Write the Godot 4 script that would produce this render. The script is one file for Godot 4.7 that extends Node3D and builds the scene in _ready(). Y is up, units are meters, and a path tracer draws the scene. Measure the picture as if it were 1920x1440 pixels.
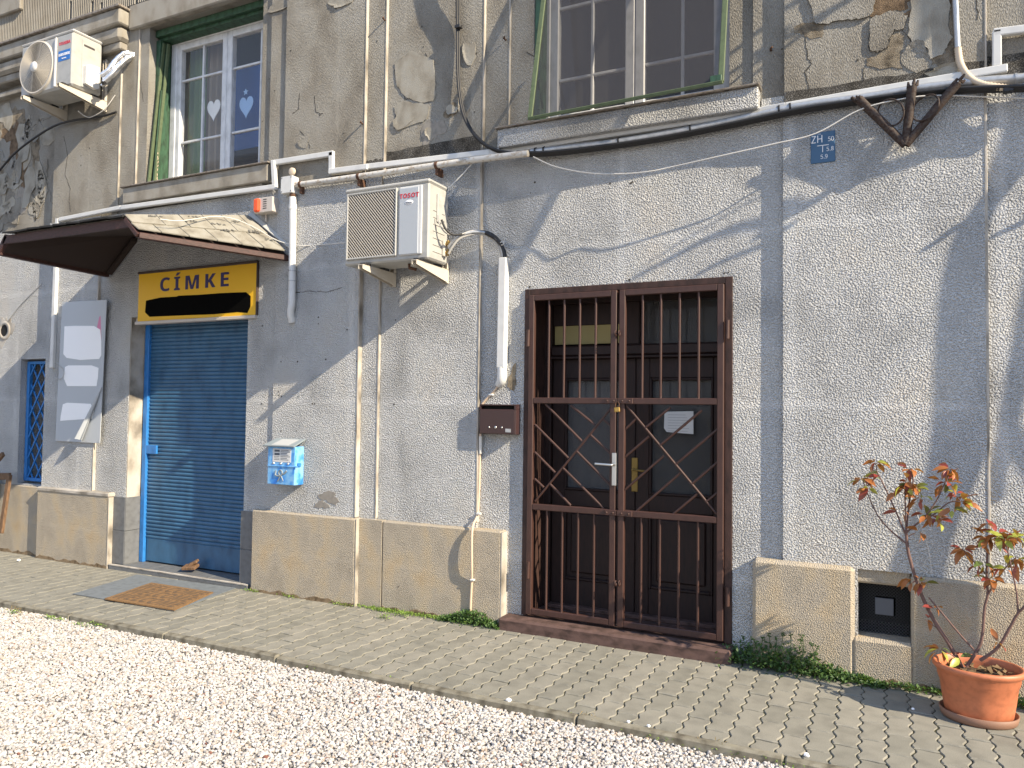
extends Node3D
# A street front: stuccoed ground floor with a shop shutter and a barred double door, weathered upper floor, paved strip and white gravel.
# Metres; the plane of the wall round the barred door is z = 0, the paving is y = 0.

var rng := RandomNumberGenerator.new()
var taken := {}
var mats := {}


func _ready() -> void:
	rng.seed = 20240311
	set_camera()
	set_sky_and_sun()
	make_materials()
	build_ground()
	build_building()
	build_windows()
	build_double_door()
	build_neighbours()
	build_canopy()
	build_shutter_and_sign()
	build_security_gate()
	build_aircons()
	build_wall_fittings()
	build_conduits()
	build_board_and_grille()
	build_mats()
	build_planter()
	build_weeds()
	build_litter()


# ---------------------------------------------------------------- camera, sky, sun
func set_camera() -> void:
	var c := Camera3D.new()
	c.name = "camera"
	c.position = Vector3(0, 1.56, 5)
	c.basis = Basis(Vector3.UP, deg_to_rad(25.9471)) * Basis(Vector3.RIGHT, deg_to_rad(1.9374)) * Basis(Vector3.BACK, deg_to_rad(0.7055))
	c.fov = 53.6626
	c.near = 0.05
	c.far = 400.0
	add_child(c)
	c.current = true


func set_sky_and_sun() -> void:
	var env := Environment.new()
	env.background_mode = Environment.BG_SKY
	var sky := Sky.new()
	var sm := ProceduralSkyMaterial.new()
	sm.sky_top_color = Color(0.455, 0.55, 0.69)
	sm.sky_horizon_color = Color(0.80, 0.81, 0.815)
	sm.sky_energy_multiplier = 1.18
	sm.sky_curve = 0.16
	sm.ground_bottom_color = Color(0.42, 0.40, 0.37)
	sm.ground_horizon_color = Color(0.60, 0.62, 0.63)
	sm.sun_angle_max = 1.0
	sky.sky_material = sm
	env.sky = sky
	env.tonemap_mode = Environment.TONE_MAPPER_LINEAR
	env.tonemap_exposure = 1.86
	env.sdfgi_enabled = true
	env.ssao_enabled = true
	env.ssil_enabled = true
	var we := WorldEnvironment.new()
	we.name = "world"
	we.environment = env
	add_child(we)
	var sun := DirectionalLight3D.new()
	sun.name = "sun"
	sun.light_color = Color(1.0, 0.935, 0.825)
	sun.light_energy = 1.6
	sun.light_angular_distance = 0.5
	sun.shadow_enabled = true
	var to_sun := Vector3(0.8286, 0.53, 0.1815).normalized()
	sun.basis = Basis.looking_at(-to_sun, Vector3.UP)
	add_child(sun)


# ---------------------------------------------------------------- naming and tree helpers
func numbered(called: String, under: int = 0) -> String:
	var key := "%d/%s" % [under, called]
	if not taken.has(key):
		taken[key] = 0
		return called
	taken[key] += 1
	return "%s_%03d" % [called, taken[key]]


func tag(o: Node3D, label: String, category: String, group := "", kind := "") -> Node3D:
	if label: o.set_meta("label", label)
	if category: o.set_meta("category", category)
	if group: o.set_meta("group", group)
	if kind: o.set_meta("kind", kind)
	return o


func thing(called: String, label: String, category: String, at := Vector3.ZERO, group := "") -> Node3D:
	var o := Node3D.new()
	o.name = numbered(called)
	add_child(o)
	o.position = at
	tag(o, label, category, group)
	return o


func structure(called: String, label := "", category := "") -> Node3D:
	var o := Node3D.new()
	o.name = numbered(called)
	add_child(o)
	tag(o, label, category, "", "structure")
	return o


func sub(parent: Node3D, called: String) -> Node3D:
	var o := Node3D.new()
	o.name = numbered(called, parent.get_instance_id())
	parent.add_child(o)
	if parent.get_parent() == self: o.position = -parent.position
	return o


func mi(mesh: Mesh, m: Material) -> MeshInstance3D:
	var o := MeshInstance3D.new()
	o.mesh = mesh
	o.material_override = m
	return o


# a part: its mesh is given in world metres
func part(parent: Node3D, called: String, st: SurfaceTool, m: Material) -> MeshInstance3D:
	st.generate_normals()
	var o := mi(st.commit(), m)
	o.name = numbered(called, parent.get_instance_id())
	parent.add_child(o)
	if parent.get_parent() == self: o.position = -parent.position
	return o


# a part that shares a mesh with its likes
func piece(parent: Node3D, called: String, mesh: Mesh, m: Material, t: Transform3D) -> MeshInstance3D:
	var o := mi(mesh, m)
	o.name = numbered(called, parent.get_instance_id())
	parent.add_child(o)
	if parent.get_parent() == self: t.origin -= parent.position
	o.transform = t
	return o


# a thing that is one mesh
func solo(called: String, label: String, category: String, st: SurfaceTool, m: Material, group := "", kind := "") -> MeshInstance3D:
	st.generate_normals()
	var o := mi(st.commit(), m)
	o.name = numbered(called)
	add_child(o)
	tag(o, label, category, group, kind)
	return o


# ---------------------------------------------------------------- mesh helpers (world metres)
func B() -> SurfaceTool:
	var st := SurfaceTool.new()
	st.begin(Mesh.PRIMITIVE_TRIANGLES)
	st.set_smooth_group(-1)
	return st


func face(st: SurfaceTool, p: Array, out: Vector3) -> void:
	var n: Vector3 = (p[1] - p[0]).cross(p[2] - p[0])
	if n.dot(out) > 0.0:
		p = p.duplicate()
		p.reverse()
	for i in range(1, p.size() - 1):
		st.add_vertex(p[0])
		st.add_vertex(p[i])
		st.add_vertex(p[i + 1])


# a box with chamfered edges
func cb(st: SurfaceTool, c: Vector3, size: Vector3, b := 0.0, bs := Basis.IDENTITY) -> void:
	var h := size * 0.5
	if b <= 0.0:
		for a in 3:
			for s in [-1.0, 1.0]:
				var n := Vector3.ZERO
				n[a] = s
				var u := (a + 1) % 3
				var v := (a + 2) % 3
				var q := []
				for k in [[-1, -1], [1, -1], [1, 1], [-1, 1]]:
					var x := Vector3.ZERO
					x[a] = s * h[a]
					x[u] = k[0] * h[u]
					x[v] = k[1] * h[v]
					q.append(c + bs * x)
				face(st, q, bs * n)
		return
	b = minf(b, minf(h.x, minf(h.y, h.z)) * 0.9)
	var pt := func(s: Vector3, a: int) -> Vector3:
		var x := Vector3(s.x * (h.x - b), s.y * (h.y - b), s.z * (h.z - b))
		x[a] = s[a] * h[a]
		return c + bs * x
	for a in 3:
		for s in [-1.0, 1.0]:
			var u := (a + 1) % 3
			var v := (a + 2) % 3
			var q := []
			var n := Vector3.ZERO
			n[a] = s
			for k in [[-1, -1], [1, -1], [1, 1], [-1, 1]]:
				var sg := Vector3.ZERO
				sg[a] = s
				sg[u] = k[0]
				sg[v] = k[1]
				q.append(pt.call(sg, a))
			face(st, q, bs * n)
	for a in 3:
		var u := (a + 1) % 3
		var v := (a + 2) % 3
		for su in [-1.0, 1.0]:
			for sv in [-1.0, 1.0]:
				var s0 := Vector3.ZERO
				s0[u] = su
				s0[v] = sv
				s0[a] = -1.0
				var s1 := s0
				s1[a] = 1.0
				var n := Vector3.ZERO
				n[u] = su
				n[v] = sv
				face(st, [pt.call(s0, u), pt.call(s1, u), pt.call(s1, v), pt.call(s0, v)], bs * n)
	for sx in [-1.0, 1.0]:
		for sy in [-1.0, 1.0]:
			for sz in [-1.0, 1.0]:
				var s := Vector3(sx, sy, sz)
				face(st, [pt.call(s, 0), pt.call(s, 1), pt.call(s, 2)], bs * s)


func bx(st: SurfaceTool, x0: float, x1: float, y0: float, y1: float, z0: float, z1: float, b := 0.0) -> void:
	cb(st, Vector3((x0 + x1) / 2, (y0 + y1) / 2, (z0 + z1) / 2), Vector3(absf(x1 - x0), absf(y1 - y0), absf(z1 - z0)), b)


# a bar of rectangular section from p to q; w across (towards up x dir), d along up
func bar(st: SurfaceTool, p: Vector3, q: Vector3, w: float, d: float, up := Vector3(0, 0, 1), b := 0.0) -> void:
	var y := (q - p).normalized()
	var z := (up - y * up.dot(y)).normalized()
	var x := y.cross(z)
	cb(st, (p + q) / 2, Vector3(w, p.distance_to(q), d), b, Basis(x, y, z))


# a tube along points; radii a number or an array
func tube(st: SurfaceTool, pts: Array, radii, sides := 8, caps := true) -> void:
	st.set_smooth_group(0)
	var rings := []
	var n := pts.size()
	var prev := Vector3.ZERO
	for i in n:
		var t: Vector3 = (pts[mini(i + 1, n - 1)] - pts[maxi(i - 1, 0)]).normalized()
		if prev == Vector3.ZERO:
			prev = t.cross(Vector3(0.13, 0.21, 0.97)).normalized()
		var u := (prev - t * prev.dot(t)).normalized()
		prev = u
		var v := t.cross(u)
		var r: float = radii[i] if radii is Array else radii
		var ring := []
		for k in sides:
			var a := TAU * k / sides
			ring.append(pts[i] + (u * cos(a) + v * sin(a)) * r)
		rings.append(ring)
	for i in n - 1:
		for k in sides:
			var k2 := (k + 1) % sides
			var o: Vector3 = (rings[i][k] + rings[i][k2]) * 0.5 - pts[i]
			face(st, [rings[i][k], rings[i + 1][k], rings[i + 1][k2], rings[i][k2]], o)
	st.set_smooth_group(-1)
	if caps:
		face(st, rings[0], pts[0] - pts[1])
		face(st, rings[n - 1], pts[n - 1] - pts[n - 2])


# smooth curve through points
func curve(p: Array, per := 8) -> Array:
	var out := []
	for i in p.size() - 1:
		var a: Vector3 = p[maxi(i - 1, 0)]
		var b: Vector3 = p[i]
		var c: Vector3 = p[i + 1]
		var d: Vector3 = p[mini(i + 2, p.size() - 1)]
		for k in per:
			out.append(b.cubic_interpolate(c, a, d, float(k) / per))
	out.append(p[p.size() - 1])
	return out


# a lathed shape: profile of (radius, height) about axis 'up' through c
func lathe(st: SurfaceTool, c: Vector3, profile: Array, segs := 24, bs := Basis.IDENTITY, smooth := true, squash := 1.0) -> void:
	st.set_smooth_group(0 if smooth else -1)
	for i in profile.size() - 1:
		var a: Vector2 = profile[i]
		var b: Vector2 = profile[i + 1]
		for k in segs:
			var t0 := TAU * k / segs
			var t1 := TAU * (k + 1) / segs
			var d0 := Vector3(cos(t0), 0, sin(t0) * squash)
			var d1 := Vector3(cos(t1), 0, sin(t1) * squash)
			var dm := (d0 + d1).normalized()
			var slope := Vector3(0, -(b.x - a.x), 0) + dm * (b.y - a.y)
			var q := [d0 * a.x + Vector3.UP * a.y, d1 * a.x + Vector3.UP * a.y, d1 * b.x + Vector3.UP * b.y, d0 * b.x + Vector3.UP * b.y]
			if a.x < 1e-5: q = [q[0], q[2], q[3]]
			elif b.x < 1e-5: q = [q[0], q[1], q[2]]
			var w := []
			for x in q: w.append(c + bs * x)
			face(st, w, bs * slope)
	st.set_smooth_group(-1)


# a flat outline in x and y, given thickness from z0 to z1 (or placed by t)
func prism(st: SurfaceTool, poly: PackedVector2Array, z0: float, z1: float, t := Transform3D.IDENTITY) -> void:
	var idx := Geometry2D.triangulate_polygon(poly)
	for z in [z0, z1]:
		var out: Vector3 = t.basis * Vector3(0, 0, 1.0 if z == z1 else -1.0)
		for i in range(0, idx.size(), 3):
			face(st, [t * Vector3(poly[idx[i]].x, poly[idx[i]].y, z), t * Vector3(poly[idx[i + 1]].x, poly[idx[i + 1]].y, z), t * Vector3(poly[idx[i + 2]].x, poly[idx[i + 2]].y, z)], out)
	var ccw := not Geometry2D.is_polygon_clockwise(poly)
	for i in poly.size():
		var a := poly[i]
		var b := poly[(i + 1) % poly.size()]
		var n := Vector2(b.y - a.y, a.x - b.x) * (1.0 if ccw else -1.0)
		face(st, [t * Vector3(a.x, a.y, z0), t * Vector3(b.x, b.y, z0), t * Vector3(b.x, b.y, z1), t * Vector3(a.x, a.y, z1)], t.basis * Vector3(n.x, n.y, 0))


func slab(st: SurfaceTool, quad: Array, thick: Vector3) -> void:
	var c := Vector3.ZERO
	for q in quad: c += q / quad.size()
	var low := []
	for q in quad: low.append(q - thick)
	face(st, quad, thick)
	face(st, low, -thick)
	for i in quad.size():
		var j := (i + 1) % quad.size()
		face(st, [quad[i], quad[j], low[j], low[i]], (quad[i] + quad[j]) / 2 - c)


# an uneven round outline
func blot(cx: float, cy: float, rx: float, ry: float, rough := 0.25, n := 18) -> PackedVector2Array:
	var p := PackedVector2Array()
	var ph := rng.randf() * TAU
	var ph2 := rng.randf() * TAU
	for i in n:
		var a := TAU * i / n
		var r := 1.0 + rough * (0.55 * sin(2 * a + ph) + 0.5 * sin(3 * a + ph2) + rng.randf_range(-0.5, 0.5))
		p.append(Vector2(cx + cos(a) * rx * r, cy + sin(a) * ry * r))
	return p


# a flake of plaster on a wall: lies 4 mm proud, one side of its rim curls away from the wall
func flake(st: SurfaceTool, c: Vector3, rx: float, ry: float, lift: float, toward := 0.0, n := 16) -> void:
	var rim := blot(0, 0, rx, ry, 0.3 if n > 12 else 0.55, n)
	var top := Vector3(0, 0, 0.004)
	st.set_smooth_group(-1)
	for i in n:
		var j := (i + 1) % n
		var la := lift * maxf(0.0, cos(TAU * i / n - toward)) * rng.randf_range(0.7, 1.0)
		var lb := lift * maxf(0.0, cos(TAU * j / n - toward))
		var a := c + Vector3(rim[i].x, rim[i].y, 0.004 + la)
		var b := c + Vector3(rim[j].x, rim[j].y, 0.004 + lb)
		var am := c + Vector3(rim[i].x, rim[i].y, 0) * 0.6 + top
		var bm := c + Vector3(rim[j].x, rim[j].y, 0) * 0.6 + top
		face(st, [c + top, am, bm], Vector3.BACK)
		face(st, [am, a, b, bm], Vector3.BACK)
		face(st, [a, b, b - Vector3(0, 0, 0.006), a - Vector3(0, 0, 0.006)], a + b - 2 * c)


func text(parent: Node3D, called: String, words: String, height: float, at: Vector3, m: Material, bs := Basis.IDENTITY, bold := 700, depth := 0.002, spacing := 0) -> MeshInstance3D:
	var f := SystemFont.new()
	f.font_names = PackedStringArray(["Droid Sans"])
	f.font_weight = bold
	var fv: Font = f
	if spacing:
		var v := FontVariation.new()
		v.base_font = f
		v.spacing_glyph = spacing
		fv = v
	var tm := TextMesh.new()
	tm.text = words
	tm.font = fv
	tm.font_size = 64
	tm.pixel_size = height / 47.0
	tm.depth = depth
	tm.curve_step = 1.0
	tm.material = m
	return piece(parent, called, tm, m, Transform3D(bs, at))


# ---------------------------------------------------------------- materials
func lin(r: float, g: float, b: float) -> Color:
	return Color(r, g, b).linear_to_srgb()


func mat(called: String, c: Color, rough := 0.8, metal := 0.0) -> StandardMaterial3D:
	var m := StandardMaterial3D.new()
	m.resource_name = called
	m.albedo_color = c
	m.roughness = rough
	m.metallic = metal
	mats[called] = m
	return m


func noise(freq: float, sd: int, oct := 4, kind := FastNoiseLite.TYPE_SIMPLEX_SMOOTH) -> FastNoiseLite:
	var n := FastNoiseLite.new()
	n.noise_type = kind
	n.frequency = freq
	n.seed = sd
	n.fractal_octaves = oct
	n.fractal_type = FastNoiseLite.FRACTAL_FBM if oct > 1 else FastNoiseLite.FRACTAL_NONE
	return n


func ntex(n: FastNoiseLite, stops: Array, size := 512) -> NoiseTexture2D:
	var t := NoiseTexture2D.new()
	t.width = size
	t.height = size
	t.seamless = true
	t.noise = n
	if stops.size():
		var g := Gradient.new()
		g.offsets = PackedFloat32Array(stops.map(func(s): return s[0]))
		g.colors = PackedColorArray(stops.map(func(s): return s[1]))
		t.color_ramp = g
	return t


func grey(v: float) -> Color:
	return Color(v, v, v)


# stains (a colour map that multiplies the base colour), a second finer one, and relief; all by world position
func weather(m: StandardMaterial3D, stain: Texture2D, scale: Vector3, fine: Texture2D, fine_scale: Vector3, relief: Texture2D, relief_cm: float) -> void:
	m.uv1_triplanar = true
	m.uv1_world_triplanar = true
	m.uv1_triplanar_sharpness = 8.0
	m.uv1_scale = fine_scale
	if fine: m.albedo_texture = fine
	if relief:
		m.heightmap_enabled = true
		m.heightmap_texture = relief
		m.heightmap_scale = relief_cm
	if stain:
		m.detail_enabled = true
		m.detail_albedo = stain
		m.detail_blend_mode = BaseMaterial3D.BLEND_MODE_MUL
		m.detail_uv_layer = BaseMaterial3D.DETAIL_UV_2
		m.uv2_triplanar = true
		m.uv2_world_triplanar = true
		m.uv2_triplanar_sharpness = 8.0
		m.uv2_scale = scale


func make_materials() -> void:
	var blotch := ntex(noise(0.006, 3, 5), [[0.0, grey(0.80)], [0.35, grey(0.93)], [0.6, grey(0.98)], [1.0, Color(1.0, 0.985, 0.96)]])
	var dirty := ntex(noise(0.008, 11, 5), [[0.0, Color(0.74, 0.72, 0.69)], [0.3, Color(0.88, 0.86, 0.83)], [0.6, Color(0.97, 0.96, 0.94)], [1.0, grey(1.0)]])
	var grime := ntex(noise(0.01, 17, 5), [[0.0, Color(0.55, 0.53, 0.50)], [0.4, Color(0.85, 0.83, 0.80)], [0.7, Color(0.97, 0.96, 0.95)], [1.0, Color(1.0, 0.97, 0.9)]])
	var speck := ntex(noise(0.11, 5, 3), [[0.0, grey(0.78)], [0.45, grey(0.94)], [1.0, grey(1.0)]], 1024)
	var warm_patch := ntex(noise(0.007, 23, 4), [[0.0, Color(0.88, 0.87, 0.86)], [0.45, Color(0.96, 0.95, 0.94)], [0.7, Color(1.0, 0.97, 0.92)], [1.0, Color(1.0, 0.94, 0.85)]])
	var rough_cast := ntex(noise(0.072, 7, 2), [], 1024)
	var comb := ntex(noise(0.09, 9, 3), [], 1024)
	var fine_grain := ntex(noise(0.25, 31, 2), [], 512)
	var wood_grain := ntex(noise(0.03, 41, 4), [[0.0, grey(0.62)], [0.5, grey(0.86)], [1.0, grey(1.0)]])
	var rust := ntex(noise(0.02, 43, 4), [[0.0, Color(0.55, 0.35, 0.25)], [0.35, Color(0.85, 0.7, 0.6)], [0.55, grey(0.95)], [1.0, grey(1.0)]])
	var soft := ntex(noise(0.012, 47, 4), [[0.0, grey(0.84)], [0.5, grey(0.95)], [1.0, grey(1.0)]])

	var faint := ntex(noise(0.012, 48, 3), [[0.0, grey(0.92)], [0.5, grey(0.98)], [1.0, grey(1.0)]])
	# the stucco of the ground floor, thrown on coarse
	var m := mat("stucco", lin(0.735, 0.74, 0.735), 0.93)
	weather(m, blotch, Vector3(0.42, 0.3, 0.42), speck, Vector3(0.9, 0.9, 0.9), rough_cast, 2.5)
	m = mat("plinth", lin(0.52, 0.465, 0.375), 0.93)
	weather(m, warm_patch, Vector3(0.8, 0.6, 0.8), speck, Vector3(1.3, 1.3, 1.3), rough_cast, 0.8)
	m = mat("smooth_paint", lin(0.60, 0.57, 0.52), 0.85)
	weather(m, grime, Vector3(0.7, 0.5, 0.7), speck, Vector3(2, 2, 2), fine_grain, 0.1)
	# the old combed render of the upper floor
	m = mat("old_render", lin(0.42, 0.405, 0.37), 0.95)
	weather(m, dirty, Vector3(0.5, 0.32, 0.5), speck, Vector3(1.6, 0.5, 1.6), comb, 1.5)
	m = mat("old_trim", lin(0.41, 0.39, 0.35), 0.95)
	weather(m, dirty, Vector3(0.9, 0.6, 0.9), speck, Vector3(2, 2, 2), fine_grain, 0.3)
	m = mat("flake_paint", lin(0.43, 0.41, 0.36), 0.93)
	weather(m, dirty, Vector3(1.3, 0.9, 1.3), speck, Vector3(1.5, 1.5, 1.5), comb, 0.4)
	m = mat("bare_plaster", lin(0.44, 0.38, 0.29), 0.95)
	weather(m, grime, Vector3(2.0, 2.0, 2.0), speck, Vector3(2, 2, 2), rough_cast, 1.2)
	m = mat("bare_brick", lin(0.30, 0.21, 0.13), 0.95)
	weather(m, grime, Vector3(2.5, 2.5, 2.5), speck, Vector3(2, 2, 2), rough_cast, 1.0)
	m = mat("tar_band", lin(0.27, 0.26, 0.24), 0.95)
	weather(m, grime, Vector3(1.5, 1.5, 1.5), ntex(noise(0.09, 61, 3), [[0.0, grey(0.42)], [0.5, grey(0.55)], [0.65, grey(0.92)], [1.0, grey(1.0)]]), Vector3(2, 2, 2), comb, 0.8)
	mat("crack", lin(0.07, 0.062, 0.05), 1.0)
	m = mat("base_dirt", lin(0.30, 0.225, 0.14), 1.0)
	weather(m, grime, Vector3(3, 3, 3), speck, Vector3(2, 2, 2), fine_grain, 0.3)
	m = mat("patch_grey", lin(0.30, 0.275, 0.24), 0.95)
	weather(m, soft, Vector3(3, 3, 3), null, Vector3(2, 2, 2), fine_grain, 0.15)

	m = mat("tile_dark", lin(0.16, 0.165, 0.17), 0.55)
	weather(m, soft, Vector3(2, 2, 2), null, Vector3.ONE, null, 0)
	m = mat("white_plastic", lin(0.66, 0.66, 0.645), 0.42)
	weather(m, faint, Vector3(1.0, 1.0, 1.0), null, Vector3.ONE, null, 0)
	m = mat("aircon_white", lin(0.43, 0.425, 0.40), 0.45)
	weather(m, faint, Vector3(1.1, 1.6, 1.1), null, Vector3.ONE, null, 0)
	mat("aircon_cream", lin(0.55, 0.50, 0.42), 0.5)
	mat("aircon_panel", lin(0.42, 0.45, 0.48), 0.4)
	mat("cavity", lin(0.03, 0.03, 0.03), 0.9)
	mat("fan_dark", lin(0.05, 0.043, 0.04), 0.6)
	mat("logo_red", lin(0.50, 0.02, 0.04), 0.5)
	mat("logo_blue", lin(0.02, 0.16, 0.50), 0.5)
	mat("logo_grey", lin(0.12, 0.13, 0.15), 0.5)
	mat("print_white", lin(0.8, 0.8, 0.8), 0.6)
	m = mat("steel_pipe", lin(0.60, 0.58, 0.54), 0.5)
	weather(m, ntex(noise(0.015, 44, 4), [[0.0, Color(0.6, 0.5, 0.42)], [0.22, Color(0.85, 0.8, 0.74)], [0.4, grey(0.96)], [1.0, grey(1.0)]]), Vector3(2.2, 2.2, 2.2), null, Vector3.ONE, null, 0)
	mat("foil", lin(0.70, 0.71, 0.73), 0.28, 0.85)
	m = mat("zinc", lin(0.50, 0.51, 0.52), 0.42, 0.5)
	weather(m, soft, Vector3(3, 3, 3), null, Vector3.ONE, null, 0)
	mat("black_rubber", lin(0.018, 0.018, 0.02), 0.55)
	mat("wire_grey", lin(0.42, 0.41, 0.39), 0.6)
	mat("wire_white", lin(0.62, 0.60, 0.56), 0.6)
	mat("cable_beige", lin(0.58, 0.45, 0.33), 0.6)
	mat("hose_beige", lin(0.60, 0.50, 0.38), 0.6)
	m = mat("rust", lin(0.12, 0.06, 0.035), 0.85)
	weather(m, grime, Vector3(6, 6, 6), null, Vector3.ONE, fine_grain, 0.1)
	m = mat("rusted_pipe", lin(0.055, 0.04, 0.033), 0.75)
	weather(m, rust, Vector3(5, 5, 5), null, Vector3.ONE, fine_grain, 0.1)
	m = mat("gate_paint", lin(0.062, 0.027, 0.020), 0.55)
	weather(m, soft, Vector3(2.5, 1.2, 2.5), null, Vector3.ONE, fine_grain, 0.04)
	m = mat("gate_surround", lin(0.055, 0.025, 0.019), 0.7)
	weather(m, grime, Vector3(2.5, 1.2, 2.5), null, Vector3.ONE, fine_grain, 0.1)
	m = mat("step_paint", lin(0.15, 0.09, 0.078), 0.8)
	weather(m, grime, Vector3(1.6, 2.5, 1.6), speck, Vector3(2, 2, 2), fine_grain, 0.15)
	m = mat("door_wood", lin(0.026, 0.009, 0.0065), 0.65)
	weather(m, wood_grain, Vector3(2.5, 0.5, 2.5), null, Vector3.ONE, null, 0)
	mat("transom_board", lin(0.34, 0.28, 0.12), 0.8)
	mat("brass", lin(0.42, 0.27, 0.08), 0.35, 0.8)
	mat("brass_dull", lin(0.28, 0.19, 0.06), 0.45, 0.7)
	mat("chrome", lin(0.6, 0.6, 0.58), 0.3, 0.9)
	m = mat("mailbox_brown", lin(0.045, 0.022, 0.022), 0.38)
	mat("paper", lin(0.62, 0.62, 0.61), 0.8)
	mat("old_sticker", lin(0.42, 0.43, 0.43), 0.8)
	mat("ink", lin(0.10, 0.11, 0.13), 0.8)
	m = mat("shutter_blue", lin(0.045, 0.135, 0.25), 0.34)
	weather(m, ntex(noise(0.012, 71, 5), [[0.0, Color(0.70, 0.74, 0.78)], [0.4, grey(0.92)], [0.8, grey(1.0)], [1.0, grey(1.0)]]), Vector3(0.9, 0.5, 0.9), null, Vector3.ONE, null, 0)
	m = mat("frame_blue", lin(0.03, 0.20, 0.55), 0.45)
	weather(m, soft, Vector3(3, 1.5, 3), null, Vector3.ONE, null, 0)
	m = mat("box_blue", lin(0.22, 0.47, 0.72), 0.5)
	weather(m, ntex(noise(0.012, 73, 5), [[0.0, Color(0.30, 0.60, 0.92)], [0.4, Color(0.66, 0.84, 0.98)], [0.6, Color(0.95, 0.97, 1.0)], [1.0, grey(1.0)]]), Vector3(1.6, 1.2, 1.6), null, Vector3.ONE, null, 0)
	mat("box_lid", lin(0.24, 0.28, 0.30), 0.6)
	mat("sign_yellow", lin(0.80, 0.46, 0.015), 0.4)
	mat("sign_ink", lin(0.03, 0.025, 0.12), 0.6)
	m = mat("sign_black", lin(0.004, 0.004, 0.004), 0.95)
	m.metallic_specular = 0.12
	mat("sign_edge", lin(0.52, 0.48, 0.44), 0.5)
	mat("sign_frame", lin(0.06, 0.04, 0.035), 0.5)
	m = mat("fascia", lin(0.075, 0.03, 0.024), 0.6)
	weather(m, wood_grain, Vector3(1.5, 4.0, 1.5), null, Vector3.ONE, fine_grain, 0.06)
	mat("soffit", lin(0.035, 0.022, 0.018), 0.85)
	m = mat("shingle", lin(0.50, 0.48, 0.42), 0.95)
	weather(m, dirty, Vector3(1.6, 1.6, 1.6), ntex(noise(0.3, 77, 2), [[0.0, grey(0.35)], [0.4, grey(0.8)], [1.0, grey(1.0)]]), Vector3(2, 2, 2), fine_grain, 0.35)
	mat("shingle_edge", lin(0.02, 0.02, 0.02), 0.95)
	mat("shingle_worn", lin(0.15, 0.145, 0.13), 0.95)
	mat("flashing", lin(0.42, 0.42, 0.40), 0.6)
	m = mat("board_white", lin(0.44, 0.47, 0.50), 0.45)
	mat("sheet_white", lin(0.93, 0.93, 0.93), 0.7)
	mat("pink", lin(0.62, 0.22, 0.36), 0.7)
	mat("siren_red", lin(0.75, 0.10, 0.03), 0.3)
	mat("siren_white", lin(0.50, 0.46, 0.42), 0.45)
	m = mat("sign_blue", lin(0.035, 0.10, 0.19), 0.35)
	m = mat("upvc", lin(0.72, 0.73, 0.74), 0.35)
	weather(m, soft, Vector3(1.5, 1.0, 1.5), null, Vector3.ONE, null, 0)
	m = mat("green_paint", lin(0.035, 0.10, 0.055), 0.55)
	weather(m, grime, Vector3(3, 1.5, 3), null, Vector3.ONE, fine_grain, 0.05)
	m = mat("green_faded", lin(0.10, 0.135, 0.065), 0.7)
	weather(m, soft, Vector3(3, 3, 3), null, Vector3.ONE, fine_grain, 0.05)
	m = mat("glass", Color(1, 1, 1, 0.06), 0.02)
	m.transparency = BaseMaterial3D.TRANSPARENCY_ALPHA
	m.metallic_specular = 0.42
	m = mat("door_glass", Color(1, 1, 1, 0.06), 0.02)
	m.transparency = BaseMaterial3D.TRANSPARENCY_ALPHA
	m.metallic_specular = 0.22
	m = mat("screen_mesh", Color(0.24, 0.235, 0.25, 0.62), 0.9)
	m.transparency = BaseMaterial3D.TRANSPARENCY_ALPHA
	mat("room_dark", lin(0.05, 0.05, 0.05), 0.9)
	mat("room_wall", lin(0.04, 0.036, 0.032), 0.9)
	mat("blind_sky_reflection", lin(0.010, 0.075, 0.27), 0.8)  # blue of the sky reflected in the panes, put into the blind colour
	mat("curtain_green", lin(0.13, 0.20, 0.08), 0.9)
	mat("curtain_beige", lin(0.30, 0.25, 0.19), 0.9)
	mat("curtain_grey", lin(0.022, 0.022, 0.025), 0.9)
	mat("heart_white", lin(0.75, 0.75, 0.72), 0.7)
	mat("heart_blue", lin(0.28, 0.45, 0.70), 0.7)
	m = mat("sill_metal", lin(0.30, 0.27, 0.24), 0.6, 0.1)
	weather(m, grime, Vector3(3, 3, 3), null, Vector3.ONE, null, 0)
	m = mat("old_wood", lin(0.22, 0.125, 0.065), 0.75)
	weather(m, wood_grain, Vector3(3, 0.8, 3), null, Vector3.ONE, fine_grain, 0.05)
	mat("vent_hole", lin(0.01, 0.01, 0.01), 1.0)
	mat("vent_steel", lin(0.02, 0.021, 0.023), 0.7)
	mat("vent_plate", lin(0.11, 0.12, 0.14), 0.5, 0.3)

	# ground
	for k in 4:
		m = mat("paver_%d" % k, lin(0.30 + 0.016 * k, 0.287 + 0.014 * k, 0.238 + 0.012 * k), 0.92)
		weather(m, soft, Vector3(0.9, 0.9, 0.9), ntex(noise(0.22, 80, 3), [[0.0, grey(0.66)], [0.5, grey(0.92)], [1.0, grey(1.0)]]) if k == 0 else mats["paver_0"].albedo_texture, Vector3(2.2, 2.2, 2.2), fine_grain, 0.12)
	m = mat("joint_sand", lin(0.045, 0.043, 0.022), 1.0)
	weather(m, ntex(noise(0.02, 83, 4), [[0.0, Color(0.7, 0.8, 0.35)], [0.5, grey(0.9)], [1.0, grey(1.0)]]), Vector3(1.5, 1.5, 1.5), null, Vector3.ONE, rough_cast, 0.3)
	m = mat("kerb_stone", lin(0.30, 0.285, 0.23), 0.92)
	weather(m, grime, Vector3(1.5, 1.5, 1.5), speck, Vector3(2.2, 2.2, 2.2), fine_grain, 0.12)
	m = mat("gravel_bed", lin(0.48, 0.45, 0.42), 1.0)
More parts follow.
